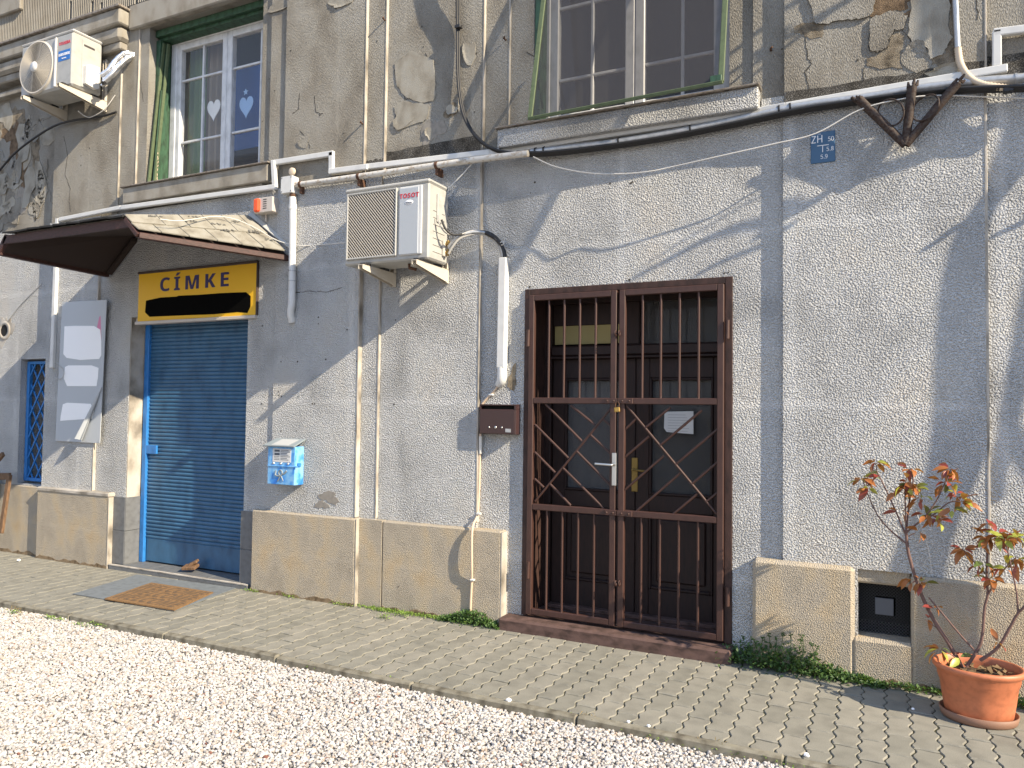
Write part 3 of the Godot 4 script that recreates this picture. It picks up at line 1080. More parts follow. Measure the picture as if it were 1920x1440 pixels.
		part(house, "render_sheet" if e[1] > 0.004 else "bare_patch", st, mats[e[2]])
	# cracks
	var st := B()
	var cracks := [[Vector2(-7.57, 4.32), Vector2(-7.50, 4.12), Vector2(-7.53, 3.92), Vector2(-7.44, 3.76), Vector2(-7.45, 3.62), Vector2(-7.42, 3.52)],
		[Vector2(-3.486, 4.189), Vector2(-3.458, 4.119), Vector2(-3.411, 4.055), Vector2(-3.395, 4.018), Vector2(-3.335, 4.007), Vector2(-3.244, 3.962), Vector2(-3.165, 3.957)],
		[Vector2(-3.503, 4.279), Vector2(-3.491, 4.190)], [Vector2(-3.456, 4.002), Vector2(-3.485, 3.907), Vector2(-3.493, 3.801)], [Vector2(-3.212, 4.352), Vector2(-3.176, 4.269), Vector2(-3.127, 4.251)],
		[Vector2(-4.438, 4.227), Vector2(-4.446, 4.090), Vector2(-4.504, 4.067)], [Vector2(-4.275, 4.176), Vector2(-4.260, 4.037), Vector2(-4.185, 4.007)], [Vector2(-4.423, 3.898), Vector2(-4.345, 3.814), Vector2(-4.309, 3.736)],
		[Vector2(-0.423, 3.952), Vector2(-0.410, 3.831), Vector2(-0.401, 3.762), Vector2(-0.380, 3.731), Vector2(-0.420, 3.681), Vector2(-0.380, 3.516)], [Vector2(-0.041, 4.050), Vector2(-0.044, 3.921), Vector2(-0.062, 3.778), Vector2(-0.054, 3.737)], [Vector2(-0.089, 3.643), Vector2(-0.086, 3.521)], [Vector2(0.495, 3.928), Vector2(0.504, 3.817)],
		[Vector2(0.115, 3.838), Vector2(0.157, 3.775), Vector2(0.176, 3.729)], [Vector2(-6.478, 4.722), Vector2(-6.423, 4.502)], [Vector2(-4.471, 2.517), Vector2(-4.270, 2.528), Vector2(-4.101, 2.505), Vector2(-3.938, 2.530)],
		[Vector2(-2.248, 4.133), Vector2(-2.357, 4.210)]]
	for c in cracks:
		for i in c.size() - 1:
			var n := 4
			for k in n:
				var a: Vector2 = c[i].lerp(c[i + 1], float(k) / n)
				var b: Vector2 = c[i].lerp(c[i + 1], float(k + 1) / n)
				var j := Vector2(rng.randf_range(-0.006, 0.006), rng.randf_range(-0.006, 0.006))
				var z := wall_at(a.x, a.y) + (0.1 if a.y < 0.68 and a.y > 0.0 else 0.0)
				if a.y < 0.68: z = 0.131
				bar(st, Vector3(a.x, a.y, z), Vector3(b.x + j.x, b.y + j.y, z), rng.randf_range(0.003, 0.006), 0.003)
	part(house, "crack", st, mats.crack).set_meta("kind", "stuff")
	# small drill holes and pits
	st = B()
	var holes := [[-4.168, 2.301, 0.095], [-4.167, 2.248, 0.095], [-3.871, 2.189, 0.095], [-4.581, 1.685, 0.095], [-4.574, 1.658, 0.095], [-4.559, 1.942, 0.095], [-4.379, 1.939, 0.095], [-4.082, 1.952, 0.095], [-4.545, 1.649, 0.095], [-4.365, 1.645, 0.095], [-4.188, 1.589, 0.095], [-4.211, 1.589, 0.095], [-4.542, 1.357, 0.095], [-4.374, 1.361, 0.095], [-3.769, 1.929, 0.095], [-3.447, 2.257, 0.030], [-3.448, 1.591, 0.030], [-4.792, 2.255, 0.080], [-4.777, 1.585, 0.080], [-3.337, 0.192, 0.090], [-2.267, 3.220, 0.000], [-1.692, 3.143, 0.000], [-1.531, 3.134, 0.000], [-1.542, 3.128, 0.000], [-2.300, 3.145, 0.000], [-1.568, 2.455, 0.000], [-1.549, 2.458, 0.000], [-2.300, 2.455, 0.000], [-0.885, 2.464, 0.000], [-0.912, 2.462, 0.000], [-4.079, 4.889, 0.075], [-4.549, 4.617, 0.075], [-4.380, 4.653, 0.075], [-4.068, 4.878, 0.075], [-3.494, 4.334, 0.025], [-3.466, 4.242, 0.025], [-3.455, 4.175, 0.025], [-4.213, 4.002, 0.075], [-3.964, 3.811, 0.075], [-3.662, 4.531, 0.050], [-3.233, 4.407, 0.025], [-3.251, 4.574, 0.025], [-2.757, 4.262, 0.025], [-2.517, 4.331, 0.000], [-2.764, 3.812, 0.025], [-4.734, 4.307, 0.060], [-4.813, 4.431, 0.045], [-4.882, 4.063, 0.045], [-7.985, 4.567, 0.030], [-8.083, 4.375, 0.030], [-7.287, 4.080, 0.075], [-7.282, 3.981, 0.075], [-7.158, 4.138, 0.075], [-0.558, 3.867, 0.000], [-0.121, 3.698, 0.030]]
	for h in holes:
		var q := Vector3(h[0], h[1], h[2])
		lathe(st, q, [Vector2(0.0, 0.0025), Vector2(rng.randf_range(0.004, 0.009), 0.0015)], 8, Basis(Vector3.RIGHT, Vector3.BACK, Vector3.DOWN))
	part(house, "pit", st, mats.crack).set_meta("kind", "stuff")
	# rusty stubs of old hooks
	for p in [Vector3(-3.771, 3.861, 0.075), Vector3(-3.587, 4.686, 0.050), Vector3(-2.517, 4.323, 0.010), Vector3(-0.623, 3.870, 0.000)]:
		st = B()
		tube(st, [p, p + Vector3(0, 0, 0.03), p + Vector3(0.012, 0.004, 0.04)], 0.007, 6)
		part(house, "hook_stub", st, mats.rust)


# ---------------------------------------------------------------- windows of the building
func sash(win: Node3D, x0: float, x1: float, y0: float, y1: float, z: float, w: float, hbars: Array, vbar: float) -> void:
	var st := B()
	bx(st, x0, x0 + w, y0, y1, z - 0.06, z, 0.006)
	bx(st, x1 - w, x1, y0, y1, z - 0.06, z, 0.006)
	bx(st, x0 + w, x1 - w, y0, y0 + w, z - 0.06, z - 0.001, 0.006)
	bx(st, x0 + w, x1 - w, y1 - w, y1, z - 0.06, z - 0.001, 0.006)
	part(win, "sash", st, mats.upvc)
	for y in hbars:
		st = B()
		bx(st, x0 + w, x1 - w, y - 0.011, y + 0.011, z - 0.042, z - 0.016, 0.004)
		part(win, "glazing_bar", st, mats.upvc)
	st = B()
	bx(st, vbar - 0.011, vbar + 0.011, y0 + w, y1 - w, z - 0.043, z - 0.015, 0.004)
	part(win, "glazing_bar", st, mats.upvc)
	st = B()
	face(st, [Vector3(x0 + w, y0 + w, z - 0.03), Vector3(x1 - w, y0 + w, z - 0.03), Vector3(x1 - w, y1 - w, z - 0.03), Vector3(x0 + w, y1 - w, z - 0.03)], Vector3.BACK)
	part(win, "pane", st, mats.glass)


func drape(st: SurfaceTool, x0: float, x1: float, y0: float, y1: float, z: float, folds: float, deep: float) -> void:
	st.set_smooth_group(0)
	var n := int(folds * 6)
	for i in n:
		var q := []
		for k in [[0, 0], [1, 0], [1, 1], [0, 1]]:
			var f: float = float(i + k[0]) / n
			q.append(Vector3(lerpf(x0, x1, f), lerpf(y0, y1, float(k[1])), z + deep * sin(f * TAU * folds) + deep * 0.5 * sin(f * 17.0)))
		face(st, q, Vector3.BACK)
	st.set_smooth_group(-1)


func heart(cx: float, cy: float, s: float) -> PackedVector2Array:
	var p := PackedVector2Array()
	for i in 28:
		var t := TAU * i / 28
		p.append(Vector2(cx + s * 16.0 * pow(sin(t), 3) / 16.0, cy + s * (13.0 * cos(t) - 5.0 * cos(2 * t) - 2.0 * cos(3 * t) - cos(4 * t)) / 14.0 * 1.15))
	return p


func build_windows() -> void:
	# left window
	var win := sub(house, "window")
	var st := B()
	var x0 := -6.27
	var x1 := -4.94
	var y0 := 3.70
	var y1 := 5.13
	var z := -0.17
	for r in [[x0 - 0.03, x0 + 0.045, y0 - 0.04, y1 + 0.05], [x1 - 0.045, x1 + 0.04, y0 - 0.04, y1 + 0.05]]:
		bx(st, r[0], r[1], r[2], r[3], z - 0.08, z + 0.012, 0.006)
	bx(st, x0 + 0.045, x1 - 0.045, y1 - 0.02, y1 + 0.05, z - 0.08, z + 0.011, 0.006)
	bx(st, x0 + 0.045, x1 - 0.045, y0 - 0.04, y0 + 0.02, z - 0.08, z + 0.011, 0.006)
	part(win, "frame", st, mats.upvc)
	var mid := -5.555
	sash(win, x0 + 0.04, mid, y0 + 0.015, y1 - 0.02, z + 0.004, 0.062, [4.13, 4.745], -5.885)
	sash(win, mid + 0.003, x1 - 0.04, y0 + 0.015, y1 - 0.02, z + 0.004, 0.062, [4.13, 4.745], -5.14)
	# green casing and folded shutters in the reveal
	st = B()
	bx(st, -6.36, -4.90, 5.12, 5.217, -0.30, -0.06, 0.004)
	bx(st, -6.362, -4.90, 5.15, 5.2165, -0.06, -0.02, 0.004)
	part(win, "casing", st, mats.green_paint)
	st = B()
	bx(st, -6.358, -6.305, 3.668, 5.12, -0.22, -0.03, 0.004)
	part(win, "casing", st, mats.green_paint)
	st = B()
	bar(st, Vector3(-6.33, 3.675, 0.035), Vector3(-6.30, 5.10, -0.07), 0.03, 0.022, Vector3(1, 0, 0), 0.003)
	bar(st, Vector3(-6.275, 3.675, 0.01), Vector3(-6.27, 5.10, -0.10), 0.03, 0.02, Vector3(1, 0, 0), 0.003)
	part(win, "shutter_frame", st, mats.green_faded)
	st = B()
	bar(st, Vector3(-6.285, 3.69, -0.02), Vector3(-6.285, 4.62, -0.08), 0.09, 0.012, Vector3(1, 0, 0), 0.002)
	part(win, "shutter_leaf", st, mats.green_paint)
	st = B()
	for k in 9:
		bar(st, Vector3(-6.272 + 0.008 * sin(k), 3.70 + 0.035 * k, -0.005), Vector3(-6.262 - 0.008 * sin(k), 3.735 + 0.035 * k, -0.008), 0.006, 0.006)
	part(win, "cord", st, mats.cable_beige)
	# behind the glass
	st = B()
	drape(st, -6.26, -6.04, 3.6, 5.2, -0.36, 3.5, 0.022)
	part(win, "curtain", st, mats.curtain_green)
	st = B()
	drape(st, -6.10, -5.86, 3.6, 5.2, -0.40, 3.0, 0.025)
	part(win, "curtain", st, mats.curtain_beige)
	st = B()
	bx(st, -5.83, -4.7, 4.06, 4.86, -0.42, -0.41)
	part(win, "sky_tinted_blind", st, mats.blind_sky_reflection)  # blind whose painted blue stands in for the sky reflection on the glass
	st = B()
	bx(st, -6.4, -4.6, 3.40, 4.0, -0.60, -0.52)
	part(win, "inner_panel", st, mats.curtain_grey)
	for h in [[-5.785, 4.426, "heart_white"], [-5.363, 4.387, "heart_blue"]]:
		st = B()
		prism(st, heart(h[0], h[1], 0.088), -0.236, -0.232)
		part(win, "heart", st, mats[h[2]])
	st = B()
	var star := PackedVector2Array()
	for i in 10:
		var a := PI / 2 + TAU * i / 10
		star.append(Vector2(-5.374, 4.521) + Vector2(cos(a), sin(a)) * (0.034 if i % 2 == 0 else 0.015))
	prism(st, star, -0.236, -0.232)
	part(win, "star", st, mats.heart_blue)

	# window over the barred door
	win = sub(house, "window")
	x0 = -2.255
	x1 = -0.90
	y0 = 3.66
	y1 = 5.13
	z = -0.13
	st = B()
	bx(st, x0 - 0.03, x0 + 0.045, y0 - 0.04, y1 + 0.05, z - 0.08, z + 0.012, 0.006)
	bx(st, x1 - 0.045, x1 + 0.03, y0 - 0.04, y1 + 0.05, z - 0.08, z + 0.012, 0.006)
	bx(st, x0 + 0.045, x1 - 0.045, y1 - 0.02, y1 + 0.05, z - 0.08, z + 0.011, 0.006)
	bx(st, x0 + 0.045, x1 - 0.045, y0 - 0.04, y0 + 0.02, z - 0.08, z + 0.011, 0.006)
	part(win, "frame", st, mats.upvc)
	mid = -1.562
	sash(win, x0 + 0.04, mid, y0 + 0.012, y1 - 0.02, z + 0.004, 0.07, [4.005, 4.55], -1.885)
	sash(win, mid + 0.003, x1 - 0.04, y0 + 0.012, y1 - 0.02, z + 0.004, 0.07, [4.005, 4.55], -1.225)
	# a green framed drop screen hangs from the head of the opening and stands out at its foot
	var scr := sub(house, "drop_screen")
	var tl := Vector3(-2.145, 5.16, 0.0)
	var tr := Vector3(-0.868, 5.16, 0.0)
	var bl := Vector3(-2.152, 3.552, 0.345)
	var br := Vector3(-0.872, 3.573, 0.345)
	for e in [[tl, bl], [tr, br], [bl + Vector3(-0.012, 0, 0), br + Vector3(0.012, 0, 0)]]:
		st = B()
		bar(st, e[0], e[1], 0.034, 0.022, Vector3(0, 0, 1) if e[0].y > 4.0 else Vector3(0, 0.9, 0.3), 0.003)
		part(scr, "screen_frame", st, mats.green_faded)
	st = B()
	cb(st, br + Vector3(-0.03, 0.02, 0.0), Vector3(0.07, 0.05, 0.024), 0.003)
	part(scr, "corner_plate", st, mats.green_paint)
	st = B()
	bx(st, -2.17, -0.85, 5.12, 5.20, -0.03, 0.03, 0.006)
	part(scr, "screen_head", st, mats.green_paint)
	st = B()
	face(st, [tl, tr, br, bl], Vector3.BACK)
	part(scr, "mesh", st, mats.screen_mesh)
	st = B()
	bx(st, -2.286, -2.235, 3.635, 5.15, -0.12, -0.012, 0.003)
	part(win, "shutter_leaf", st, mats.green_paint)
	for q in [[Vector3(-2.149, 3.660, 0.220), Vector3(-2.226, 4.081, 0.020)], [Vector3(-2.201, 3.750, 0.020), Vector3(-2.161, 3.878, 0.200)]]:
		st = B()
		bar(st, q[0], q[1], 0.012, 0.012)
		part(scr, "screen_stay", st, mats.green_paint)
	st = B()
	drape(st, -2.3, -0.85, 3.5, 5.25, -0.30, 7.0, 0.012)
	part(win, "curtain", st, mats.curtain_grey)


# ---------------------------------------------------------------- wooden double door behind the bars
func build_double_door() -> void:
	var d := sub(house, "double_door")
	var z := -0.34
	var st := B()
	bx(st, -2.325, -2.255, 0.085, 2.425, z - 0.06, z + 0.03, 0.006)
	bx(st, -0.94, -0.868, 0.085, 2.425, z - 0.06, z + 0.03, 0.006)
	bx(st, -2.255, -0.94, 2.36, 2.425, z - 0.06, z + 0.03, 0.006)
	bx(st, -2.255, -0.94, 1.965, 2.045, z - 0.06, z + 0.045, 0.012)
	bx(st, -2.255, -0.94, 1.945, 1.963, z - 0.05, z + 0.055, 0.004)
	part(d, "door_frame", st, mats.door_wood)
	st = B()
	bx(st, -2.324, -2.306, 0.085, 2.425, z, 0.0, 0.003)
	part(d, "reveal_lining", st, mats.gate_surround)
	st = B()
	bx(st, -0.886, -0.869, 0.085, 2.425, z, 0.0, 0.003)
	bx(st, -2.306, -0.886, 2.408, 2.424, z, 0.0, 0.003)
	part(d, "reveal_lining", st, mats.gate_surround)
	st = B()
	bx(st, -2.245, -1.70, 2.06, 2.20, z - 0.04, z - 0.015)
	part(d, "transom_board", st, mats.transom_board)
	st = B()
	bx(st, -1.70, -1.57, 2.045, 2.36, z - 0.05, z + 0.02, 0.006)
	bx(st, -2.255, -1.70, 2.2, 2.36, z - 0.03, z - 0.005, 0.004)
	part(d, "transom_post", st, mats.door_wood)
	st = B()
	face(st, [Vector3(-1.57, 2.05, z - 0.02), Vector3(-0.94, 2.05, z - 0.02), Vector3(-0.94, 2.36, z - 0.02), Vector3(-1.57, 2.36, z - 0.02)], Vector3.BACK)
	part(d, "pane", st, mats.door_glass)
	for s in [[-2.25, -1.602], [-1.598, -0.945]]:
		var x0: float = s[0]
		var x1: float = s[1]
		st = B()
		bx(st, x0, x0 + 0.10, 0.10, 1.945, z - 0.045, z, 0.005)
		bx(st, x1 - 0.10, x1, 0.10, 1.945, z - 0.045, z, 0.005)
		for r in [[0.10, 0.30], [0.845, 0.965], [1.80, 1.945]]:
			bx(st, x0 + 0.10, x1 - 0.10, r[0], r[1], z - 0.045, z - 0.001, 0.005)
		part(d, "door_leaf", st, mats.door_wood)
		st = B()
		bx(st, x0 + 0.10, x1 - 0.10, 0.30, 0.845, z - 0.04, z - 0.022)
		bx(st, x0 + 0.15, x1 - 0.15, 0.35, 0.795, z - 0.03, z - 0.006, 0.012)
		part(d, "door_panel", st, mats.door_wood)
		st = B()
		for f in [[x0 + 0.10, x0 + 0.118, 0.30, 0.845], [x1 - 0.118, x1 - 0.10, 0.30, 0.845], [x0 + 0.10, x0 + 0.118, 0.965, 1.80], [x1 - 0.118, x1 - 0.10, 0.965, 1.80]]:
			bx(st, f[0], f[1], f[2], f[3], z - 0.03, z + 0.008, 0.005)
		for f in [[0.30, 0.318], [0.827, 0.845], [0.965, 0.983], [1.782, 1.80]]:
			bx(st, x0 + 0.118, x1 - 0.118, f[0], f[1], z - 0.03, z + 0.007, 0.005)
		part(d, "panel_moulding", st, mats.door_wood)
		st = B()
		face(st, [Vector3(x0 + 0.10, 0.965, z - 0.025), Vector3(x1 - 0.10, 0.965, z - 0.025), Vector3(x1 - 0.10, 1.80, z - 0.025), Vector3(x0 + 0.10, 1.80, z - 0.025)], Vector3.BACK)
		part(d, "pane", st, mats.door_glass)
	st = B()
	drape(st, -2.2, -1.65, 0.95, 1.82, z - 0.08, 5.0, 0.006)
	part(d, "curtain", st, mats.curtain_grey)
	st = B()
	bx(st, -2.27, -0.93, 0.085, 0.115, z - 0.06, z + 0.06, 0.006)
	part(d, "door_sill", st, mats.step_paint)
	st = B()
	bx(st, -1.626, -1.579, 0.980, 1.225, z, z + 0.008, 0.003)
	tube(st, [Vector3(-1.603, 1.140, -0.335), Vector3(-1.603, 1.140, -0.335) + Vector3(0, 0, 0.06)], 0.008, 8)
	tube(st, [Vector3(-1.603, 1.140, -0.335) + Vector3(0, 0, 0.055), Vector3(-1.603, 1.140, -0.335) + Vector3(0.10, -0.005, 0.055)], 0.008, 8)
	part(d, "handle", st, mats.brass_dull)
	# a notice and a small label stuck to the door
	var n := thing("paper_notice", "white printed sheet pinned behind the diagonal bars of the right gate leaf", "notice", Vector3(-1.283, 1.485, -0.320))
	st = B()
	prism(st, PackedVector2Array([Vector2(-1.383, 1.559), Vector2(-1.179, 1.565), Vector2(-1.178, 1.405), Vector2(-1.367, 1.416), Vector2(-1.386, 1.442)]), -0.322, -0.320)
	part(n, "sheet", st, mats.paper)
	st = B()
	for k in 7:
		var y := 1.537 - 0.019 * k
		bx(st, -1.359, -1.201 - 0.03 * rng.randf(), y, y + 0.0016, -0.3195, -0.319)
	part(n, "print", st, mats.ink)
	st = B()
	bx(st, -1.357, -1.305, 2.018, 2.042, -0.339, -0.337)
	var lb := solo("door_label", "tiny white name label high on the right leaf of the wooden door", "label", st, mats.paper)
	lb.position = Vector3.ZERO


# ---------------------------------------------------------------- what stands across the yard (seen in the panes, casts the tree shade)
func build_neighbours() -> void:
	var h := thing("house", "beige two storey house with brown tiled roof across the yard", "house", Vector3(-26, 0, 18))
	var st := B()
	bx(st, -36, -17.5, -0.1, 9.6, 13, 26)
	part(h, "wall", st, mats.house_beige)
	st = B()
	slab(st, [Vector3(-36.6, 9.5, 12.3), Vector3(-16.9, 9.5, 12.3), Vector3(-16.9, 12.6, 19.5), Vector3(-36.6, 12.6, 19.5)], Vector3(0, 0.2, 0))
	slab(st, [Vector3(-36.6, 12.6, 19.5), Vector3(-16.9, 12.6, 19.5), Vector3(-16.9, 9.5, 26.7), Vector3(-36.6, 9.5, 26.7)], Vector3(0, 0.2, 0))
	part(h, "roof", st, mats.house_roof)
	st = B()
	tube(st, [Vector3(-36.6, 9.42, 12.2), Vector3(-16.9, 9.42, 12.2)], 0.09, 8)
	part(h, "gutter", st, mats.gutter_white)
	for k in 4:
		st = B()
		bx(st, -34 + k * 4.2, -32.6 + k * 4.2, 5.8, 7.6, 12.95, 13.02)
		part(h, "window", st, mats.room_dark)
	build_tree()


# A bare tree stands beyond the right end of the picture; the sun throws its trunk and boughs on the front.
# Each bough is given by points that lie along the sun's rays, some metres out from where its shade falls.
func build_tree() -> void:
	var tree := thing("bare_tree", "leafless young tree standing close to the wall past the right edge", "tree", Vector3(1.36, 0, 0.30))
	var sun := Vector3(0.8286, 0.53, 0.1815).normalized()
	var trunk := [Vector3(1.36, -0.1, 0.30), Vector3(1.37, 0.3, 0.30), Vector3(0.348, 0.719, 0.070) + sun * 1.15, Vector3(0.391, 1.345, 0.030) + sun * 1.25, Vector3(0.434, 1.947, 0.030) + sun * 1.25, Vector3(0.471, 2.400, 0.030) + sun * 1.25, Vector3(0.568, 2.723, 0.030) + sun * 1.3, Vector3(0.683, 2.989, 0.000) + sun * 1.4, Vector3(0.772, 3.232, 0.000) + sun * 1.5, Vector3(0.861, 3.590, 0.000) + sun * 1.6, Vector3(0.902, 4.089, 0.000) + sun * 1.8, Vector3(0.957, 4.795, 0.000) + sun * 2.0]
	var st := B()
	tube(st, curve(trunk, 5), 0.036, 9)
	part(tree, "trunk", st, mats.bark)
	var boughs := [
		[[Vector3(0.586, 2.578, 0.000) + sun * 1.3, Vector3(0.667, 2.615, 0.000) + sun * 1.3, Vector3(0.791, 2.678, 0.000) + sun * 1.3, Vector3(0.937, 2.838, 0.000) + sun * 1.4], 0.014],
		[[Vector3(0.498, 2.579, 0.030) + sun * 1.27, Vector3(0.394, 2.635, 0.030) + sun * 1.3, Vector3(0.317, 2.574, 0.030) + sun * 1.32, Vector3(0.252, 2.533, 0.030) + sun * 1.35], 0.012],
		[[Vector3(0.569, 1.083, 0.000) + sun * 1.15, Vector3(0.583, 1.261, 0.000) + sun * 1.2, Vector3(0.630, 1.470, 0.000) + sun * 1.2, Vector3(0.698, 1.914, 0.000) + sun * 1.25, Vector3(0.777, 2.442, 0.000) + sun * 1.3, Vector3(0.880, 3.111, 0.000) + sun * 1.5], 0.014],
		[[Vector3(0.620, 1.559, 0.000) + sun * 1.2, Vector3(0.717, 1.297, 0.000) + sun * 1.2, Vector3(0.801, 1.155, 0.000) + sun * 1.2], 0.012],
		[[Vector3(-0.609, 2.737, 0.000) + sun * 2.3, Vector3(-0.548, 2.781, 0.030) + sun * 2.2, Vector3(-0.380, 2.857, 0.030) + sun * 2.05, Vector3(-0.176, 2.975, 0.030) + sun * 1.85, Vector3(0.058, 3.023, 0.030) + sun * 1.65, Vector3(0.282, 3.078, 0.030) + sun * 1.4, Vector3(0.497, 3.170, 0.030) + sun * 1.1, Vector3(0.748, 3.341, 0.000) + sun * 1.2], 0.022],
		[[Vector3(-1.511, 2.474, 0.000) + sun * 3.1, Vector3(-1.255, 2.586, 0.000) + sun * 2.9, Vector3(-0.974, 2.712, 0.000) + sun * 2.6, Vector3(-0.707, 2.763, 0.000) + sun * 2.4, Vector3(-0.609, 2.737, 0.000) + sun * 2.3], 0.017],
		[[Vector3(-1.112, 2.448, 0.000) + sun * 2.8, Vector3(-0.940, 2.534, 0.000) + sun * 2.6, Vector3(-0.690, 2.618, 0.000) + sun * 2.3, Vector3(-0.511, 2.721, 0.030) + sun * 2.1], 0.013],
		[[Vector3(-1.456, 2.543, 0.000) + sun * 3.1, Vector3(-1.113, 2.731, 0.000) + sun * 2.8, Vector3(-0.707, 2.931, 0.000) + sun * 2.3, Vector3(-0.448, 3.032, 0.030) + sun * 2.0, Vector3(-0.146, 3.088, 0.030) + sun * 1.7, Vector3(0.036, 3.230, 0.030) + sun * 1.45], 0.0055],
		[[Vector3(-0.039, 3.045, 0.030) + sun * 1.6, Vector3(0.101, 3.135, 0.030) + sun * 1.5], 0.0055],
		# over the upper floor
		[[Vector3(-0.978, 3.851, 0.000) + sun * 2.6, Vector3(-0.774, 3.973, 0.000) + sun * 2.5, Vector3(-0.610, 4.050, 0.000) + sun * 2.4, Vector3(-0.416, 4.153, 0.030) + sun * 2.3, Vector3(-0.143, 4.305, 0.030) + sun * 2.2, Vector3(0.420, 4.509, 0.030) + sun * 2.1, Vector3(0.931, 4.592, 0.000) + sun * 2.0], 0.015],
		[[Vector3(-0.909, 3.760, 0.000) + sun * 2.4, Vector3(-0.708, 3.876, 0.000) + sun * 2.3, Vector3(-0.536, 3.924, 0.030) + sun * 2.2, Vector3(-0.324, 3.998, 0.030) + sun * 2.1, Vector3(-0.143, 4.074, 0.030) + sun * 2.0, Vector3(0.201, 4.283, 0.030) + sun * 2.0], 0.014],
		[[Vector3(-0.774, 3.700, 0.000) + sun * 2.3, Vector3(-0.642, 3.794, 0.000) + sun * 2.2, Vector3(-0.511, 3.878, 0.030) + sun * 2.2, Vector3(-0.355, 3.961, 0.030) + sun * 2.1], 0.011],
		[[Vector3(0.187, 3.711, 0.030) + sun * 1.9, Vector3(0.205, 3.867, 0.030) + sun * 1.9, Vector3(0.211, 4.057, 0.030) + sun * 2.0, Vector3(0.270, 4.361, 0.030) + sun * 2.0, Vector3(0.552, 4.627, 0.030) + sun * 2.0], 0.013],
	]
	for b in boughs:
		st = B()
		var path := curve(b[0], 5)
		var rad := []
		for i in path.size(): rad.append(b[1] * rng.randf_range(0.92, 1.1) * (0.8 + 0.25 * float(i) / path.size()))
		tube(st, path, rad, 7)
		part(tree, "bough", st, mats.bark)


